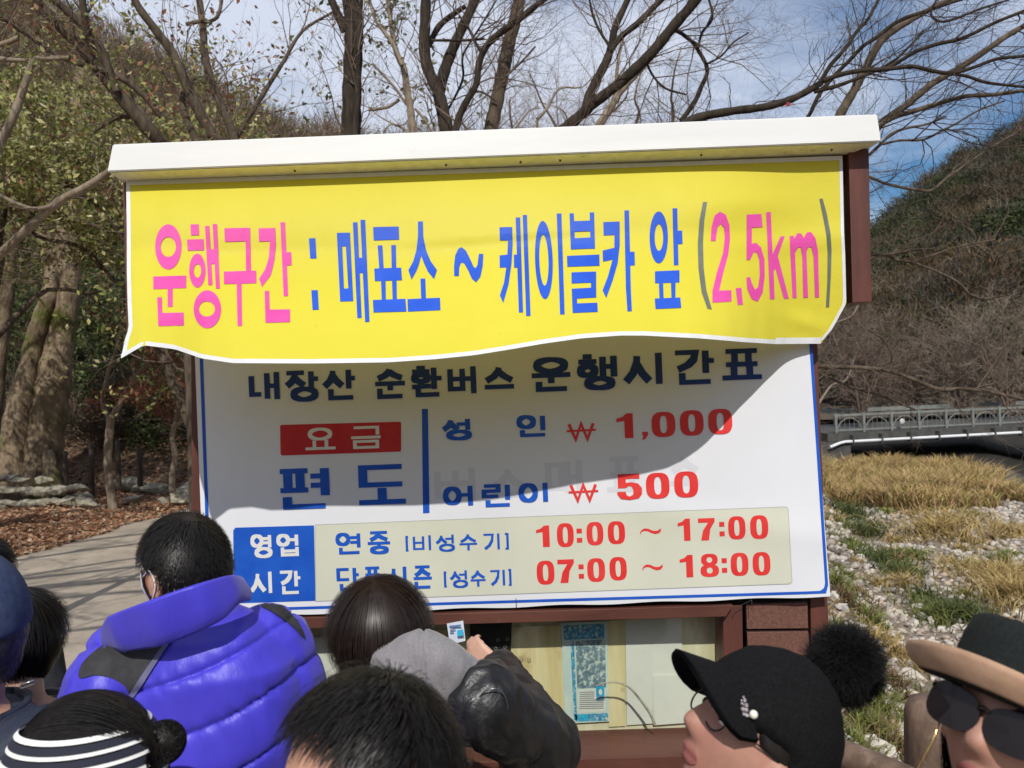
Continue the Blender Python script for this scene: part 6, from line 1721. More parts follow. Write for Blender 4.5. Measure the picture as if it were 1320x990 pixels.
    def trousers(s, m):
        J = s.J; bm = bmesh.new()
        loft_(bm, [(s.shz * .50, 0, .12, .165), (s.shz * .55, 0, .125, .17), (s.shz * .66, 0, .12, .165)], s.B)
        for sd in (1, -1): cap_(bm, J['hip', sd], .105, J['kn', sd], .075); cap_(bm, J['kn', sd], .075, J['an', sd] + Vector((0, 0, .0)), .058)
        remesh('trousers', bm, .013, 4, m, s.root)
        for sd in (1, -1):
            bm = bmesh.new(); cap_(bm, J['an', sd] + Vector((0, 0, -.04)), .05, J['an', sd] + s.B.to_3x3() @ Vector((.17, 0, -.048)), .042)
            o = remesh('shoe', bm, .012, 3, M_shoe, s.root)
        return s
M_shoe = mat('black shoe', (.02, .02, .02), rough=.5)
M_black = mat('black cloth', (.010, .010, .011), (.016, .016, .018), scale=90, rough=.75, bump=.25, bscale=12, bdist=.02, sheen=.15)
M_trs = mat('dark trousers', (.02, .022, .03), (.03, .032, .042), scale=60, rough=.85, bump=.2, bscale=14, bdist=.02)
M_navyj = mat('dark navy jacket', (.010, .015, .032), (.017, .024, .046), scale=40, rough=.6, bump=.45, bscale=9, bdist=.02)
M_satin = mat('black satin', (.008, .008, .009), (.014, .014, .016), scale=20, rough=.42, bump=.5, bscale=7, bdist=.03, spec=.5, stretch=(1, 1, .7))
M_leather = mat('black leather', (.010, .010, .011), (.02, .02, .022), scale=30, rough=.3, bump=.35, bscale=9, bdist=.02, spec=.6)
M_hood = mat('grey hood', (.19, .18, .19), (.24, .23, .24), scale=200, rough=.9, bump=.25, bscale=6, bdist=.02, sheen=.2)
def down(p, n):        # hair flow: from the crown outwards and down
    c = np.array([-.045, 0, .105]); t = p - c; t = t - (t * n).sum(1, keepdims=True) * n; return t / (np.linalg.norm(t, axis=1, keepdims=True) + 1e-6)

def crumple(o, amp, f, dirv, seed=0.0, mask=None):
    """folds running along dirv"""
    me = o.data; n = len(me.vertices); co = np.zeros(n * 3); me.vertices.foreach_get('co', co); co = co.reshape(-1, 3)
    no = np.zeros(n * 3); me.vertices.foreach_get('normal', no); no = no.reshape(-1, 3)
    dv = np.array(Vector(dirv).normalized()); q = co - dv * (co @ dv)[:, None] * .72
    def sn(p, sd):
        p = p + .35 * np.sin(p[:, [1, 2, 0]] * 1.9 + sd)
        return (np.sin(p @ np.array([3.1, 1.7, 2.3]) + sd) + np.sin(p @ np.array([-2.2, 3.3, 1.1]) + 2 * sd) + np.sin(p @ np.array([1.3, -2.6, 3.7]) + 3 * sd)) / 3
    n1 = 1 - 2.2 * np.abs(sn(q * f, seed)); n2 = 1 - 2.2 * np.abs(sn(q * f * 2.3, seed + 5))
    co = co + no * (amp * (.65 * n1 + .35 * n2))[:, None]
    me.vertices.foreach_set('co', co.ravel()); me.update()

# ---------------------------------------------------------------- man in the blue puffer jacket
M_puff = mat('blue violet nylon', (.050, .040, .50), (.070, .056, .62), scale=5, rough=.46, bump=.22, bscale=36, bdist=.006, spec=.42, bstretch=(2.6, 2.6, .35), detail=3, sheen=.1)
M_yoke = mat('charcoal yoke cloth', (.018, .018, .020), (.028, .028, .031), scale=60, rough=.75, bump=.15, bscale=60)
M_pipe2 = mat('grey violet piping', (.10, .10, .19), rough=.5)
a = Person('man seen from behind in a bright blue violet puffer jacket with white mask loop', 238, 734, 1.55, 56, -6, -2, .89, byaw=-10, vox=.0055, skin=M_skin, build=1.16,
           arms={('el', 1): P(92, 1040, 1.42), ('wr', 1): P(120, 1180, 1.55), ('el', -1): P(398, 1010, 1.62), ('wr', -1): P(380, 1140, 1.75), ('sh', 1): P(150, 884, 1.50), ('sh', -1): P(346, 842, 1.58)}, shrug=.165)
a.body()
a.jk_g = .05
jk = a.jacket(M_puff, .037, .0048, 'puffer_jacket', 9)
me = jk.data; off = WOFF[jk.name]
nv = len(me.vertices); co = np.zeros(nv * 3); me.vertices.foreach_get('co', co); co = co.reshape(-1, 3)
nn_ = np.zeros(nv * 3); me.vertices.foreach_get('normal', nn_); nn_ = nn_.reshape(-1, 3)
ref = P(290, 850, 1.40) - off
sv = (co[:, 2] - ref.z) - .36 * (co[:, 0] - ref.x) + .006 * np.sin(co[:, 0] * 14)
ph = np.abs(np.sin(np.pi * sv / .104)); puff = 1 - (1 - ph) ** 3.0
sx__ = co[:, 0] + .36 * co[:, 2]
near_ = np.exp(-(ph / .5) ** 2); md = .5 + .5 * np.sin(sx__ * 47 + 3 * np.sin(co[:, 2] * 13)) * np.cos(sx__ * 23 + 1)
wr_ = (np.sin(sx__ * 330 + 6 * np.sin(co[:, 2] * 25 + 2) + 4 * np.sin(sx__ * 31)) * .0013 * near_ * md + np.sin(sx__ * 150 + 5 * np.sin(co[:, 2] * 17)) * .0016 * near_
       + .0022 * np.sin(sx__ * 61 + 3 * np.sin(co[:, 2] * 11)) * md + .003 * np.sin(co[:, 0] * 17 - co[:, 2] * 29))
co2 = co + nn_ * (.0065 * puff - .003 - .0045 * np.exp(-(ph / .09) ** 2) + wr_)[:, None]
me.vertices.foreach_set('co', co2.ravel()); me.update()
# yoke panel, piping and dark shoulder stripe: faces of the jacket lifted off it
from mathutils.bvhtree import BVHTree
def lift_patch(src, name, poly, m, Ymax, d=.004, parent=None):
    """a smooth edged panel sewn on src: outline given in photo pixels, laid on the cloth by casting rays"""
    me = src.data; off = WOFF[src.name]
    tree = BVHTree.FromPolygons([v.co + off for v in me.vertices], [tuple(f.vertices) for f in me.polygons])
    cp = catmull([Vector((x, y, 0)) for x, y in poly] + [Vector((*poly[0], 0))], 3)[:-1]
    V = []; F = []; idx = {}
    for t in split_tris(poly_tris([(q.x, q.y) for q in cp]), 5.0):
        f = []
        for x, y in t:
            k = (round(x, 2), round(y, 2))
            if k not in idx:
                dv = (P(x, y, 1.0) - CAM).normalized(); h = tree.ray_cast(CAM, dv)
                idx[k] = None
                if h[0] is not None and h[0].y < Ymax: idx[k] = len(V); V.append(h[0] - dv * d)
            f.append(idx[k])
        if None not in f and len(set(f)) == 3: F.append(tuple(f))
    if F: return mk(name, V, F, m, parent or src, True)
lift_patch(jk, 'yoke_panel', [(240, 788), (229, 806), (205, 838), (186, 870), (170, 899), (162, 886), (144, 874), (122, 870), (102, 874), (104, 858), (118, 842), (140, 826), (170, 812), (205, 800)], M_yoke, 1.60, .004)
lift_patch(jk, 'yoke_piping', [(244, 792), (236, 805), (212, 838), (173, 898), (168, 893), (205, 838), (232, 803), (240, 790)], M_pipe2, 1.60, .006)
lift_patch(jk, 'yoke_panel', [(306, 762), (330, 764), (358, 776), (384, 800), (394, 824), (378, 808), (350, 788), (308, 770)], M_yoke, 1.75, .006)
# big stand up collar
top = [(122, 808, 1.52), (127, 802, 1.44), (150, 791, 1.39), (190, 776, 1.35), (235, 760, 1.35), (270, 749, 1.38), (298, 742, 1.44), (312, 744, 1.53), (306, 748, 1.62)]
bot = [(142, 846, 1.53), (152, 844, 1.46), (170, 838, 1.40), (205, 832, 1.37), (248, 817, 1.37), (286, 798, 1.39), (308, 778, 1.44), (322, 774, 1.52), (312, 776, 1.62)]
tp = catmull([P(*q) for q in top], 5); bt_ = catmull([P(*q) for q in bot], 5)
V = []; F = []; ns = 12
for i, (u, v) in enumerate(zip(tp, bt_)):
    ft = min(1.0, .10 + i / 9.0, .3 + (len(tp) - 1 - i) / 7.0); mid = (u + v) / 2; h = (u - v) / 2 * ft
    nx = tp[min(i + 1, len(tp) - 1)] - tp[max(i - 1, 0)]; o_ = h.cross(nx).normalized()
    for k in range(ns):
        aa = 2 * math.pi * k / ns
        wob = 1 + .10 * math.sin(i * 1.9) * math.sin(aa)
        V.append(mid + h * math.cos(aa) * 1.04 + o_ * (.0055 + .0022 * math.sin(i * .9)) * math.sin(aa) * (1.15 - .5 * math.cos(aa)) * wob)
for i in range(len(tp) - 1):
    for k in range(ns): F.append((i * ns + k, i * ns + (k + 1) % ns, (i + 1) * ns + (k + 1) % ns, (i + 1) * ns + k))
F.append(tuple(range(ns))); F.append(tuple((len(tp) - 1) * ns + k for k in range(ns))[::-1])
mk('collar', V, F, M_puff, a.root, True)
a.trousers(M_trs)
def shell_short(front=.35, side=-.02, nape=-.62, t=.010):
    def f(d):
        x, y, z = d[:, 0], d[:, 1], d[:, 2]
        line = np.where(x > 0, side + (.62 - side) * np.clip(x / .8, 0, 1) ** 1.2, side + (nape - side) * np.clip(-x / .5, 0, 1))
        return np.clip((z - line) * .12, -.006, t)
    return f
def cond_short(f): return lambda d: f(d) > .003
def earcut(f, up=.10):
    return lambda d: np.where((np.abs(d[:, 1]) > .62) & (d[:, 0] > -.34) & (d[:, 0] < .6) & (d[:, 2] < up), -.007, f(d))
fa = earcut(shell_short(side=.04, nape=-.40, t=.012))
hr = hair_shell('hair', a.root, a.M, fa)
strands('hair_strands', hr, a.M, dirs_where(9000, lambda d: (fa(d) > .003) & ~((np.abs(d[:, 1]) > .55) & (d[:, 0] > -.4) & (d[:, 2] < .36))), down, .034, .010, .0008, off0=.009, curl=.28)
strands('hair_strands', hr, a.M, dirs_where(900, cond_short(fa)), down, .020, .022, .0007, off0=.010, curl=.5)
# mask: cup over mouth and nose, loops behind the ears
M_mask = mat('white mask', (.8, .8, .8), rough=.8)
Dm = [];
V = []; F = []
for j in range(9):
    for i in range(15):
        ph_ = (-1 + 2 * i / 14) * 1.15; th_z = .10 - .95 * j / 8
        d = Vector((math.cos(ph_) * math.cos(th_z), math.sin(ph_) * math.cos(th_z), math.sin(th_z)))
        V.append(a.M @ Vector(head_np(np.array([d[:]]), .006 + .006 * math.cos(ph_))[0]))
for j in range(8):
    for i in range(14): q = j * 15 + i; F.append((q, q + 1, q + 16, q + 15))
mk_o = mk('face_mask', V, F, M_mask, a.root, True)
for sd in (1, -1):
    pts = [(.052, .070, .000), (.02, .079, .012), (-.006, .088, .022), (-.024, .090, .008), (-.026, .088, -.012), (-.012, .086, -.034), (.02, .074, -.052), (.045, .062, -.062)]
    pp = catmull([a.M @ Vector((x, sd * y, z)) for x, y, z in pts], 4)
    V, F = tube_np([([tuple(q) for q in pp], [.0017] * len(pp))], 6); np_mesh('ear_loop', V, F, M_mask, mk_o, True)

# ---------------------------------------------------------------- woman with grey hood and long hair
g = Person('long haired woman in grey hood and black leather sleeved jacket holding up a ticket', 489, 808, 1.93, -8, 4, 0, .97, byaw=-25, vox=.006, skin=M_skinp, build=.98,
           arms={('sh', -1): P(622, 905, 1.790), ('el', -1): P(706, 962, 1.910), ('wr', -1): P(644, 866, 2.140), ('hand', -1): P(600, 825, 2.190), ('sh', 1): P(470, 925, 1.870), ('el', 1): P(440, 1060, 1.830), ('wr', 1): P(480, 1120, 2.010)})
def gextra(bm):
    wr = P(636, 856, 2.140); d = (P(600, 826, 2.195) - wr)
    d = d.normalized(); side = (P(590, 880, 2.150) - P(640, 850, 2.150)).normalized()
    side = (Vector((-.35, .1, -.5)) - d * Vector((-.35, .1, -.5)).dot(d)).normalized()
    for u in (-.6, -.2, .2, .6): cap_(bm, wr + side * u * .026, .013, wr + d * .058 + side * u * .036, .0105, 8)
    for k, (u, L_, cr) in enumerate(((.95, .058, 30), (.33, .068, 22), (-.3, .064, 26), (-.92, .050, 34))):
        p = wr + d * .060 + side * u * .027; dd = d.copy()
        for j, f in enumerate((.45, .32, .23)):
            dd = Quaternion(side, R(cr * (.5 + .5 * j))) @ dd
            q = p + dd * L_ * f; cap_(bm, p, .0088 - .001 * j, q, .0080 - .0012 * j, 8); p = q
    p = wr + d * .02 + side * .026; q = p + (d * .75 + side * .6 - Vector((0, .2, 0))).normalized() * .040; r_ = q + (d * .95 + Vector((0, -.1, .1))).normalized() * .028
    cap_(bm, p, .013, q, .0105, 8); cap_(bm, q, .0102, r_, .008, 8)
g.extra = gextra
g.body()
g.jacket(M_satin, .040, .0095, 'jacket', 4)
# leather sleeve over the raised arm, with folds
bm = bmesh.new(); J = g.J
cap_(bm, J['sh', -1] + Vector((.0, .0, -.01)), .092, J['el', -1], .066); cap_(bm, J['el', -1], .066, J['wr', -1], .046)
slv = remesh('sleeve', bm, .006, 5, M_satin, g.jk, .6)
me = slv.data; nv = len(me.vertices); co = np.zeros(nv * 3); me.vertices.foreach_get('co', co); co = co.reshape(-1, 3); nn_ = np.zeros(nv * 3); me.vertices.foreach_get('normal', nn_); nn_ = nn_.reshape(-1, 3)
el = np.array(J['el', -1] - WOFF[slv.name]); dist = np.linalg.norm(co - el, axis=1); wrp = np.array(J['wr', -1] - WOFF[slv.name]); dw = np.linalg.norm(co - wrp, axis=1)
co += nn_ * (.009 * np.sin(dist * 75 + co[:, 0] * 9) * np.exp(-(dist / .13) ** 2) + .006 * np.sin(dw * 95) * np.exp(-(dw / .1) ** 2) + .003 * np.sin(co[:, 0] * 40 + co[:, 2] * 33))[:, None]
me.vertices.foreach_set('co', co.ravel()); me.update()
crumple(slv, .010, 13, (.6, .1, .75), 4.0); crumple(g.jk, .009, 11, (.25, 0, 1), 9.0)
lift_patch(slv, 'leather_panel', [(596, 905), (612, 886), (632, 884), (648, 900), (654, 940), (660, 985), (604, 985), (592, 940)], M_leather, 2.0, .004)
V, F = tube_np([(catmull([P(614, 905, 1.710), P(624, 892, 1.700), (P(640, 888, 1.700)), P(652, 900, 1.710), P(654, 925, 1.710), P(642, 940, 1.700)], 4), [.0016] * 21)], 5)
M_zip = mat('dark metal zip', (.25, .25, .27), rough=.3, metal=.9)
np_mesh('zip', V, F, M_zip, g.jk, True)
# hood: draped bag with a centre seam
bm = bmesh.new()
Mh_ = Matrix.Translation(P(541, 872, 1.795)) @ Ry(R(-14)) @ Rz(R(-10))
ell_(bm, Mh_, (.128, .07, .105), 30, 20)
ell_(bm, Mh_ @ Matrix.Translation((-.05, .03, .005)), (.085, .066, .095), 24, 16)
ell_(bm, Mh_ @ Matrix.Translation((.055, .02, -.045)), (.090, .066, .08), 24, 16)
hd = remesh('hood', bm, .0055, 6, M_hood, g.root)
crumple(hd, .005, 12, (.5, .2, 1), 7.0)
me = hd.data; nv = len(me.vertices); co = np.zeros(nv * 3); me.vertices.foreach_get('co', co); co = co.reshape(-1, 3); nn_ = np.zeros(nv * 3); me.vertices.foreach_get('normal', nn_); nn_ = nn_.reshape(-1, 3)
cc_ = np.array(P(541, 850, 1.760) - WOFF[hd.name]); rx2 = co[:, 0] - cc_[0] - .010 + (co[:, 2] - cc_[2]) * .10
co += nn_ * (-.006 * np.exp(-(rx2 / .004) ** 2) + .003 * np.exp(-((np.abs(rx2) - .011) / .006) ** 2) + .0035 * np.sin(co[:, 0] * 38 + co[:, 2] * 60))[:, None]
me.vertices.foreach_set('co', co.ravel()); me.update()
g.trousers(M_trs)
# long hair
def gh(d):
    x, y, z = d[:, 0], d[:, 1], d[:, 2]
    line = np.where(x > 0, -.75 + 1.35 * np.clip(x / .75, 0, 1) ** 1.3, -1.2)
    return np.clip((z - line) * .12, -.006, .016)
hs_ = hair_shell('hair', g.root, g.M, gh, M_hairb)
bm = bmesh.new()
for px, py, Y, r in ((470, 850, 1.66, .052), (452, 885, 1.66, .040), (448, 930, 1.66, .032), (500, 860, 1.67, .055), (446, 980, 1.66, .026)):
    pass
cap_(bm, P(478, 820, 1.890), .062, P(452, 905, 1.865), .034); cap_(bm, P(500, 815, 1.900), .066, P(500, 880, 1.880), .05); cap_(bm, P(452, 900, 1.865), .034, P(450, 985, 1.860), .022)
remesh('hair_lock', bm, .006, 6, M_hairb, hs_)
def gflow(p, n):
    c = np.array([-.02, 0, .118]); t = p - c; t = t - (t * n).sum(1, keepdims=True) * n; t /= (np.linalg.norm(t, axis=1, keepdims=True) + 1e-6)
    t[:, 2] -= .9; return t / np.linalg.norm(t, axis=1, keepdims=True)
strands('hair_strands', hs_, g.M, dirs_where(7000, lambda d: gh(d) > .004), gflow, .20, .014, .0010, M_hairb, 9, .017, .10, grav=.12)
# flowing strands at the left
pt_ = []
nS = 1500
x0 = rng.uniform(440, 516, nS); s0 = np.stack([np.array([P(x, 800 + 40 * abs((x - 480) / 60) ** 1.2 + rng.uniform(0, 60), 1.815 + .0011 * abs(x - 480)) for x in x0])], 0)[0]
d0 = np.tile(np.array([[0, .0, -1.0]]), (nS, 1)); d0[:, 0] = (x0 - 478) * .0032; 
Ps, Rs = grow(s0, d0 / np.linalg.norm(d0, axis=1, keepdims=True), rng.uniform(.10, .24, nS), np.full(nS, .00055), 7, .05)
Ps[:, :, 1] += 0
v_, f_ = batch_tubes(Ps, Rs, 3)
tag(np_mesh('hair_strands', v_, f_, M_hairb, hs_, True), kind='stuff')
# ticket
M_tick = mat('ticket paper', (.72, .76, .82), (.60, .68, .80), scale=60, rough=.5)
M_tickb = mat('ticket print', (.12, .2, .4), rough=.5)
tk = empty('ticket', P(588, 815, 2.175), 'small white and pale blue ticket held up between finger and thumb', 'ticket')
bm = bmesh.new(); prism(bm, [P(576, 804, 2.172), P(597, 800, 2.180), P(600, 826, 2.185), P(580, 831, 2.176)], .0008); mkbm('paper', bm, M_tick, tk)
for (x0_, y0_, x1_, y1_) in ((579, 806, 594, 808.5), (580, 811, 587, 812.5), (580, 814.5, 585, 816), (589, 812, 597, 820)):
    flat('print', [(x0_, y0_ + .6), (x1_, y0_ - 1), (x1_ + .4, y1_ - 1), (x0_ + .4, y1_ + .6)], 2.17, M_tickb if x0_ < 588 else M_pcy, tk)

# ---------------------------------------------------------------- near man, blurred head at bottom centre
f = Person('bald templed man with thin black hair very near at the bottom centre', 474, 1014, .87, 124, -6, 0, 1.0, vox=.006, skin=M_skin, build=1.05)
f.body(); f.jacket(M_black, .03, .012); f.trousers(M_trs)
def ff(d):
    x, y, z = d[:, 0], d[:, 1], d[:, 2]
    line = np.where(x > 0, -.1 + .92 * np.clip(x / .62, 0, 1) ** .8, -.1 - .5 * np.clip(-x / .5, 0, 1))
    recede = .16 * np.exp(-((np.abs(y) - .5) / .2) ** 2) * (x > .1) + .05 * np.sin(y * 23)
    return np.clip((z - line - recede) * .10, -.006, .011)
hh_ = hair_shell('hair', f.root, f.M, ff)
def fflow(p, n):
    t = down(p, n); t = t + np.array([.8, .1, .15]) * (p[:, :1] > -.03); t = t - (t * n).sum(1, keepdims=True) * n; return t / np.linalg.norm(t, axis=1, keepdims=True)
strands('hair_strands', hh_, f.M, dirs_where(9000, lambda d: ff(d) > .002), fflow, .038, .012, .0007, off0=.009, curl=.3)

strands('hair_strands', hh_, f.M, dirs_where(1400, lambda d: ff(d) > .002), fflow, .035, .030, .0006, off0=.009, curl=.6)

# ---------------------------------------------------------------- woman with bun and striped headband
bw = Person('woman with a black bun and navy and white striped headband at the bottom left', 108, 1006, 1.10, 84, -4, 4, .98, vox=.008, skin=M_skinp, build=.95)
bw.body(); bw.jacket(M_black, .03, .012); bw.trousers(M_trs)
def fb(d):
    x, y, z = d[:, 0], d[:, 1], d[:, 2]
    line = np.where(x > 0, -.15 + .75 * np.clip(x / .8, 0, 1), -.15 - .6 * np.clip(-x / .5, 0, 1))
    return np.clip((z - line) * .12, -.006, .010)
hb_ = hair_shell('hair', bw.root, bw.M, fb)
def bflow(p, n):
    c = np.array([-.120, .01, .030]); t = c - p; t = t - (t * n).sum(1, keepdims=True) * n; return t / (np.linalg.norm(t, axis=1, keepdims=True) + 1e-6)
strands('hair_strands', hb_, bw.M, dirs_where(8000, lambda d: fb(d) > .003), bflow, .08, .001, .0009, off0=.010, curl=.04)
bc = P(211, 957, 1.12)
bm = bmesh.new(); bmesh.ops.create_icosphere(bm, subdivisions=3, radius=.027)
for v in bm.verts: v.co = bc + v.co * (1 + .06 * noise.noise(v.co * 60))
bun = mkbm('hair_bun', bm, M_hair, bw.root, True)
nb_ = 2600; d = rng.normal(0, 1, (nb_, 3)); d /= np.linalg.norm(d, axis=1, keepdims=True)
ax = np.array([.3, -.8, .3]); ax /= np.linalg.norm(ax); tg = np.cross(ax, d); tg /= np.linalg.norm(tg, axis=1, keepdims=True) + 1e-6
tg = tg + rng.normal(0, .25, tg.shape); Ps = np.zeros((nb_, 6, 3)); p = d * .0275
for k in range(6):
    Ps[:, k] = p; q = p + tg * .006; q = q / np.linalg.norm(q, axis=1, keepdims=True) * (.0275 + .004 * (k > 3)); p = q
v_, f_ = batch_tubes(Ps + np.array(bc), np.full((nb_, 6), .0004), 3)
tag(np_mesh('bun_strands', v_, f_, M_hair, bun, True), kind='stuff')
V, F = tube_np([([bc + Vector((-.023, 0, .002)) + Vector((.004 * math.cos(t), .014 * math.sin(t), .016 * math.cos(t))) for t in np.linspace(0, 2 * math.pi, 15)], [.003] * 15)], 6)
np_mesh('hair_tie', V, F, mat('plum hair tie', (.06, .015, .02), rough=.7), bun, True)
M_sw = mat('white headband stripe', (.78, .77, .74), rough=.8, bump=.2, bscale=200, bdist=.002); M_sn = mat('navy headband stripe', (.012, .014, .028), rough=.85, bump=.2, bscale=200, bdist=.002)
hbd = empty('headband', None, parent=bw.root)
nstr = 13; zt, zb_ = .074, -.022
for k in range(nstr):
    V = []; F = []; u0, u1 = k / nstr, (k + (.80 if k % 2 == 0 else 1.2)) / nstr
    n = 64
    for i in range(n):
        a_ = 2 * math.pi * i / n
        for uu in (u0, min(1, u1)):
            zz_ = zt + (zb_ - zt) * uu + .004 * math.cos(a_)
            d = np.array([[math.cos(a_), math.sin(a_), 0]]); s_z = zz_ / .116
            h_ = math.sqrt(max(.05, 1 - s_z ** 2)); d = np.array([[math.cos(a_) * h_, math.sin(a_) * h_, s_z]])
            q = head_np(d, .021 + .0025 * math.sin(math.pi * (uu * nstr % 1)) - .005 * abs(uu - .5) * 2)[0]
            q[0] = min(q[0], .118)
            V.append(bw.M @ Vector(q))
    for i in range(n): a0_, b0_ = 2 * i, 2 * ((i + 1) % n); F.append((a0_, b0_, b0_ + 1, a0_ + 1))
    mk('stripe', V, F, M_sw if k % 2 == 0 else M_sn, hbd, True)

# ---------------------------------------------------------------- man with the navy cap
c = Person('man in a navy baseball cap and dark navy jacket at the left edge', -38, 812, 1.42, 38, 0, 0, 1.02, byaw=-20, vox=.008, skin=M_skin, build=1.12, shrug=.205)
c.body(); c.jacket(M_navyj, .035, .010); c.collar(M_navyj, .080, .070, .012, z=.03); crumple(c.jk, .008, 10, (.3, 0, 1), 2.0); c.trousers(M_trs)
fc_ = shell_short(side=-.10, nape=-.66, t=.009)
hh_ = hair_shell('hair', c.root, c.M, fc_, M_hairg)
strands('hair_strands', hh_, c.M, dirs_where(5000, cond_short(fc_)), down, .022, .006, .0007, M_hairg, 4, .008, .3)
M_cap = mat('navy cotton twill', (.018, .032, .085), (.035, .055, .13), scale=70, rough=.85, bump=.35, bscale=260, bdist=.002, c3=(.05, .075, .15), scale3=30, lo3=.55, hi3=.75)
M_stitch = mat('cap seam', (.012, .02, .055), rough=.9)
def capshell(M, m, parent, t=.016, line=.12, name='cap', high=.012, back=0.0, nmax=None):
    def fn(d):
        x, y, z = d[:, 0], d[:, 1], d[:, 2]
        l_ = line + back * np.clip(-x, 0, 1)
        return np.where(z > l_, t + high * np.clip(z, 0, 1), np.clip(t - (l_ - z) * .5, -.012, t))
    return hair_shell(name, parent, M, fn, m)
cp_ = capshell(c.M, M_cap, c.root, .016, .10, 'cap', .012, -.14)
def visor(M, m, parent, reach=.075, droop=.03, z0=.035, th=.004, wide=1.15, up=-.1, name='visor', rad=.112, side=.05):
    V = []; F = []; nu, nv_ = 24, 8
    for lay in (0, 1):
        for i in range(nu + 1):
            u = -1 + 2 * i / nu; a_ = u * wide
            B_ = Vector((rad * math.cos(a_), (rad - .018) * math.sin(a_), z0 - side * u * u))
            for j in range(nv_ + 1):
                v = j / nv_
                tp_ = max(0.0, 1 - abs(u) ** 2.4) ** .6; q = B_ + (Vector((math.cos(a_ * .55), math.sin(a_ * .55), 0)) * reach + Vector((0, 0, up * reach - droop * u * u))) * v * tp_ + Vector((0, 0, -lay * th))
                V.append(M @ q)
    k = (nu + 1) * (nv_ + 1)
    for lay in (0, 1):
        for i in range(nu):
            for j in range(nv_):
                q = lay * k + i * (nv_ + 1) + j; F.append((q, q + 1, q + nv_ + 2, q + nv_ + 1))
    for i in range(nu): q = i * (nv_ + 1) + nv_; F.append((q, q + nv_ + 1, q + nv_ + 1 + k, q + k))
    return mk(name, V, F, m, parent, True)
visor(c.M, M_cap, cp_)
M_clasp = mat('steel clasp', (.5, .5, .5), rough=.25, metal=1.0)
V, F = tube_np([([P(26, 886, 1.27), P(27, 882, 1.265), P(44, 877, 1.265), P(45, 881, 1.27), P(27, 887, 1.27)], [.0014] * 5)], 6)
np_mesh('clasp', V, F, M_clasp, c.jk, True)
M_smallm = mat('press stud', (.3, .3, .3), rough=.3, metal=1)

# ---------------------------------------------------------------- two dark haired people further left
h1 = Person('person with long black hair and dark clothes, half hidden behind the navy cap', 26, 822, 1.85, 10, -6, 0, .92, vox=.010, skin=M_skinp, build=1.0)
h1.body(); h1.jacket(M_black, .035, .012); h1.collar(M_black, .085, .06, .02); h1.trousers(M_trs)
fh = shell_short(side=-.5, nape=-.95, t=.014)
q_ = hair_shell('hair', h1.root, h1.M, fh); strands('hair_strands', q_, h1.M, dirs_where(4000, cond_short(fh)), gflow, .10, .006, .0011, M_hair, 6, .013, .1)
h2 = Person('person with short black hair at the left edge, farthest of the crowd', -28, 745, 2.35, 0, 0, 0, 1.0, vox=.011, skin=M_skin, build=1.0)
h2.body(); h2.jacket(M_trs, .03, .013); h2.trousers(M_trs)
fh2 = shell_short(side=.0, nape=-.6, t=.013)
q_ = hair_shell('hair', h2.root, h2.M, fh2); strands('hair_strands', q_, h2.M, dirs_where(3500, cond_short(fh2)), down, .05, .012, .0011, M_hair, 5, .011, .3)

# ---------------------------------------------------------------- woman with the fur pompom cap
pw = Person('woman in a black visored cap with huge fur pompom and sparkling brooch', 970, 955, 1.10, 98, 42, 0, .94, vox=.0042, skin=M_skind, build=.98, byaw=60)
pw.body(); pw.jacket(M_black, .035, .010); pw.collar(M_black, .085, .05, .016); pw.trousers(M_trs)
fp = earcut(shell_short(side=-.35, nape=-.85, t=.008), .05)
q_ = hair_shell('hair', pw.root, pw.M, fp, M_hair); strands('hair_strands', q_, pw.M, dirs_where(5000, lambda d: (fp(d) > .003) & (d[:, 2] < -.15) & (d[:, 0] < .1)), gflow, .07, .004, .0008, M_hairb, 6, .010, .12)
M_felt = mat('black felt', (.005, .005, .0055), (.010, .010, .011), scale=240, rough=.95, bump=.45, bscale=260, bdist=.003, spec=.12)
pc = capshell(pw.M, M_felt, pw.root, .020, .20, 'cap', .014, -1.7)
me_ = pc.data
for v_ in me_.vertices:
    v_.co += v_.normal * .004 * noise.noise(v_.co * 22) + v_.normal * .002 * noise.noise(v_.co * 60)
visor(pw.M, M_felt, pc, .070, .032, .062, .006, 1.12, -.36, 'visor', .106, .050)
# visor edge roll
# fur pompom
fcn = P(1090, 858, 1.17); nF = 15000
bm = bmesh.new(); bmesh.ops.create_icosphere(bm, subdivisions=3, radius=.040)
for v in bm.verts: v.co = fcn + Vector((v.co.x, v.co.y, v.co.z * 1.12)) 
M_fur = mat('black fur', (.006, .006, .006), (.014, .013, .013), scale=30, rough=.6, spec=.3)
pp_ = mkbm('pompom', bm, M_fur, pc, True)
d = rng.normal(0, 1, (nF, 3)); d /= np.linalg.norm(d, axis=1, keepdims=True)
s0 = np.array(fcn) + d * .038 * np.array([1, 1, 1.12]); cl_ = np.sin(d @ np.array([7, 3, 5.])) * .15 + np.sin(d @ np.array([-4, 8, 3.])) * .12
Ps, Rs = grow(s0, d + rng.normal(0, .3, (nF, 3)), .026 * (1 + cl_) * rng.uniform(.5, 1.15, nF), np.full(nF, .00042), 5, .28, -.06, .3)
v_, f_ = batch_tubes(Ps, Rs, 3); tag(np_mesh('fur', v_, f_, M_fur, pp_, True), kind='stuff')
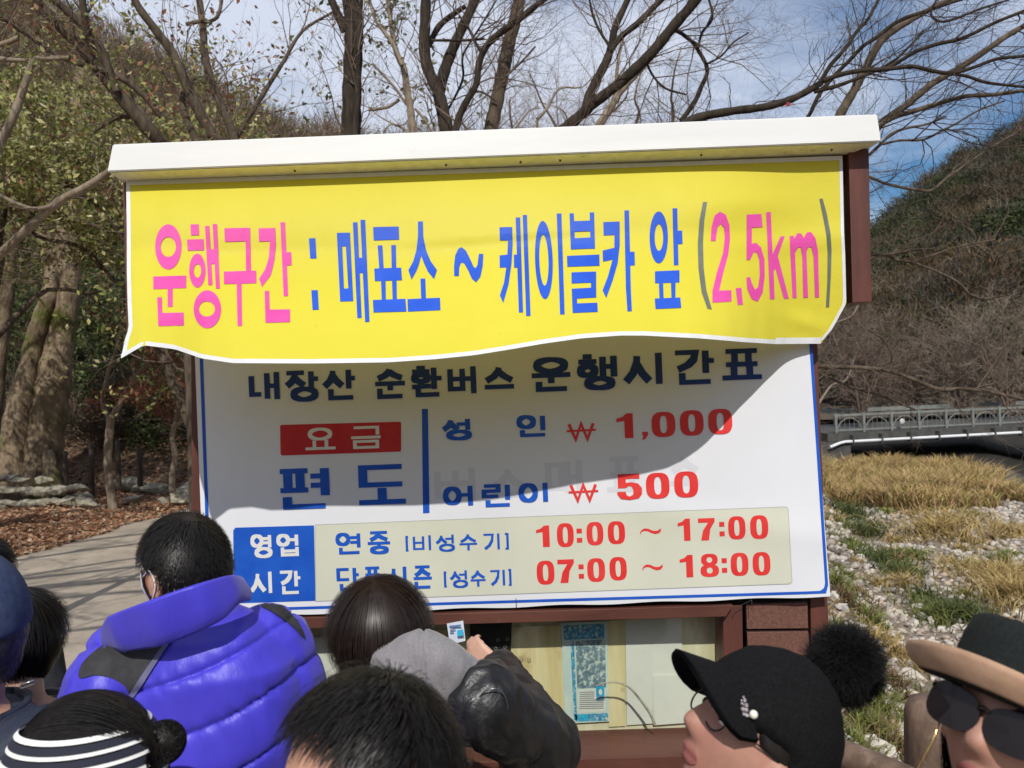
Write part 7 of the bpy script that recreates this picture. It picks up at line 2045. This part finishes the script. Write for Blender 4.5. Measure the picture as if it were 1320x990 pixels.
# fur trimmed dark hood below the pompom
# brooch
M_jew = mat('silver crystal', (.85, .78, .80), (.6, .55, .6), scale=400, rough=.12, metal=.9, bump=1.0, bscale=500, bdist=.002)
M_pearl = mat('pearl', (.82, .78, .68), rough=.18, coat=.6)
_me = pc.data; _o = WOFF[pc.name]; _t = BVHTree.FromPolygons([v.co + _o for v in _me.vertices], [tuple(q.vertices) for q in _me.polygons])
_h = _t.ray_cast(CAM, (P(968, 915, 1.0) - CAM).normalized())
bY = (_h[0].y if _h[0] is not None else .98) - .002
bro = empty('brooch', None, parent=pw.root)
bm = bmesh.new()
for (x, y, r) in ((958.5, 899, .0022), (960, 903, .003), (957, 908, .0032), (962, 909, .0034), (957.5, 914, .0036), (962, 915, .0036), (959, 920, .0034), (963, 922, .0034), (976, 927, .003), (979, 931, .0026), (981, 935, .0024), (984, 938.5, .0018), (956, 903, .0018), (975, 920, .0022), (967, 923, .0026)):
    g_ = bmesh.ops.create_icosphere(bm, subdivisions=1, radius=r); bmesh.ops.translate(bm, verts=g_['verts'], vec=P(x, y, bY - .0015))
tag(mkbm('crystal_setting', bm, M_jew, bro), kind='stuff')
bm = bmesh.new(); bmesh.ops.create_uvsphere(bm, u_segments=16, v_segments=10, radius=.0058); bmesh.ops.translate(bm, verts=bm.verts, vec=P(971.5, 921, bY - .003)); mkbm('pearl', bm, M_pearl, bro, True)
bm = bmesh.new(); bmesh.ops.create_uvsphere(bm, u_segments=8, v_segments=6, radius=.0014); bmesh.ops.translate(bm, verts=bm.verts, vec=P(957, 909, bY - .005)); mkbm('gem', bm, M_iris, bro, True)
def lips(pr, m=M_lip):
    V = []; F = []
    for j in range(7):
        for i in range(13):
            y = (-1 + 2 * i / 12) * .023; z = -.0725 + (1 - 2 * j / 6) * .0125 * (1 - (y / .024) ** 2) ** .5
            zz_ = z / .128; yy_ = y / .062; x_ = math.sqrt(max(.05, 1 - zz_ ** 2 - yy_ ** 2))
            V.append(pr.M @ Vector(head_np(np.array([[x_, yy_, zz_]]), .0022)[0]))
    for j in range(6):
        for i in range(12): q = j * 13 + i; F.append((q, q + 1, q + 14, q + 13))
    mk('lips', V, F, m, pr.root, True)
lips(pw)
# glasses
M_frame = mat('black glasses frame', (.01, .01, .012), rough=.25)
gls = empty('eyeglasses', None, parent=pw.root)
for sd in (1, -1):
    pts = [pw.M @ Vector((.092 - .012 * abs(math.sin(t)) * 0 - .01 * (1 + math.cos(t) * sd) * .3, sd * .033 + .024 * math.cos(t), -.004 + .019 * math.sin(t))) for t in np.linspace(0, 2 * math.pi, 25)]
    V, F = tube_np([(pts, [.0014] * 25)], 6); np_mesh('rim', V, F, M_frame, gls, True)
    V, F = tube_np([([pw.M @ Vector((.092, sd * .058, .004)), pw.M @ Vector((.05, sd * .079, .006)), pw.M @ Vector((-.01, sd * .083, .004))], [.0013] * 3)], 6); np_mesh('temple', V, F, M_frame, gls, True)
bm = bmesh.new(); bmesh.ops.create_uvsphere(bm, u_segments=8, v_segments=6, radius=.0024); bmesh.ops.translate(bm, verts=bm.verts, vec=pw.M @ Vector((-.004, .084, -.052))); mkbm('earring', bm, M_pearl, pw.root, True)

# ---------------------------------------------------------------- woman with brimmed hat and sunglasses
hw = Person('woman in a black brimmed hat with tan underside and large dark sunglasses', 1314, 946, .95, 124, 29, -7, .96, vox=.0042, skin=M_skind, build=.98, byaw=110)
hw.body(); lips(hw); hw.jacket(M_black, .035, .011); hw.collar(M_black, .085, .05, .016); hw.trousers(M_trs)
fq = shell_short(side=-.35, nape=-.85, t=.010)
q_ = hair_shell('hair', hw.root, hw.M, fq, M_hairb); strands('hair_strands', q_, hw.M, dirs_where(2500, lambda d: (fq(d) > .003) & (d[:, 2] < .2) & (d[:, 0] < -.1)), gflow, .10, .005, .0008, M_hairb, 6, .010, .12)
M_hat = mat('black felt hat', (.009, .011, .011), (.016, .019, .018), scale=200, rough=.9, bump=.3, bscale=260, bdist=.002, spec=.2)
M_tan = mat('tan suede lining', (.36, .22, .14), (.46, .29, .19), scale=30, rough=.9, bump=.2, bscale=120, bdist=.002)
MH = hw.M @ Matrix.Translation((.002, 0, .038)) @ Ry(R(4))
def revolve(prof, M, n=72, ey=.84):
    V = []; F = []
    for r, z in prof:
        for i in range(n):
            a_ = 2 * math.pi * i / n; V.append(M @ Vector((r * math.cos(a_), r * ey * math.sin(a_) if r < .12 else r * (ey + (r - .12) * 2.2) * math.sin(a_), z + (.012 * math.cos(2 * a_) if r > .12 else 0) * (r - .12) / .05)))
    for j in range(len(prof) - 1):
        for i in range(n): F.append((j * n + i, j * n + (i + 1) % n, (j + 1) * n + (i + 1) % n, (j + 1) * n + i))
    return V, F
V, F = revolve([(.158, .022), (.157, .017), (.149, .006), (.138, .000), (.122, -.002), (.112, .004), (.108, .02), (.104, .06), (.098, .085), (.086, .092), (.06, .086), (.03, .078), (.001, .076)], MH)
ht = mk('hat', V, F, M_hat, hw.root, True)
V, F = revolve([(.102, -.005), (.120, -.0085), (.141, -.0065)], MH)
mk('brim_underside', V, F, M_hat, ht, True)  # inner underside coloured dark for the shade above the face
V, F = revolve([(.139, -.0072), (.1505, .001), (.1595, .014), (.1605, .021), (.158, .0225)], MH)
mk('brim_lining', V, F, M_tan, ht, True)
sg = empty('sunglasses', None, parent=hw.root)
M_lens = mat('dark lens', (.010, .007, .007), rough=.12, spec=.3)
for sd in (1, -1):
    V = []; F = []; n = 28
    for lay in (0, 1):
        V.append(hw.M @ Vector((.108 - lay * .004, sd * .036, -.008)))
        for i in range(n):
            t = 2 * math.pi * i / n; yy2 = .033 * math.copysign(abs(math.cos(t)) ** .75, math.cos(t)); zz2 = .025 * math.copysign(abs(math.sin(t)) ** .8, math.sin(t))
            if zz2 > 0 and yy2 > 0: zz2 *= 1.25
            V.append(hw.M @ Vector((.106 - lay * .004 - .35 * max(0, yy2 + .02) ** 1.5 * 1.2, sd * (.036 + yy2), -.008 + zz2)))
    k = n + 1
    for i in range(n): F += [(0, 1 + i, 1 + (i + 1) % n), (k, k + 1 + (i + 1) % n, k + 1 + i), (1 + i, k + 1 + i, k + 1 + (i + 1) % n, 1 + (i + 1) % n)]
    mk('lens', V, F, M_lens, sg)
    V, F = tube_np([([hw.M @ Vector((.094, sd * .067, .010)), hw.M @ Vector((.05, sd * .082, .008)), hw.M @ Vector((-.01, sd * .084, .004))], [.005, .0045, .003])], 6); np_mesh('temple', V, F, M_lens, sg, True)
V, F = tube_np([([hw.M @ Vector((.106, -.006, .004)), hw.M @ Vector((.109, 0, .006)), hw.M @ Vector((.106, .006, .004))], [.003] * 3)], 6); np_mesh('bridge_piece', V, F, M_lens, sg, True)
M_gold = mat('gold chain', (.7, .5, .2), rough=.25, metal=1)
cpts = catmull([hw.M @ Vector(q) for q in ((.088, -.052, -.03), (.092, -.05, -.06), (.085, -.06, -.10), (.06, -.075, -.14), (.0, -.08, -.17))], 6)
V, F = tube_np([(cpts, [.0012 + .0006 * (i % 2) for i in range(len(cpts))])], 5); np_mesh('glasses_chain', V, F, M_gold, sg, True)
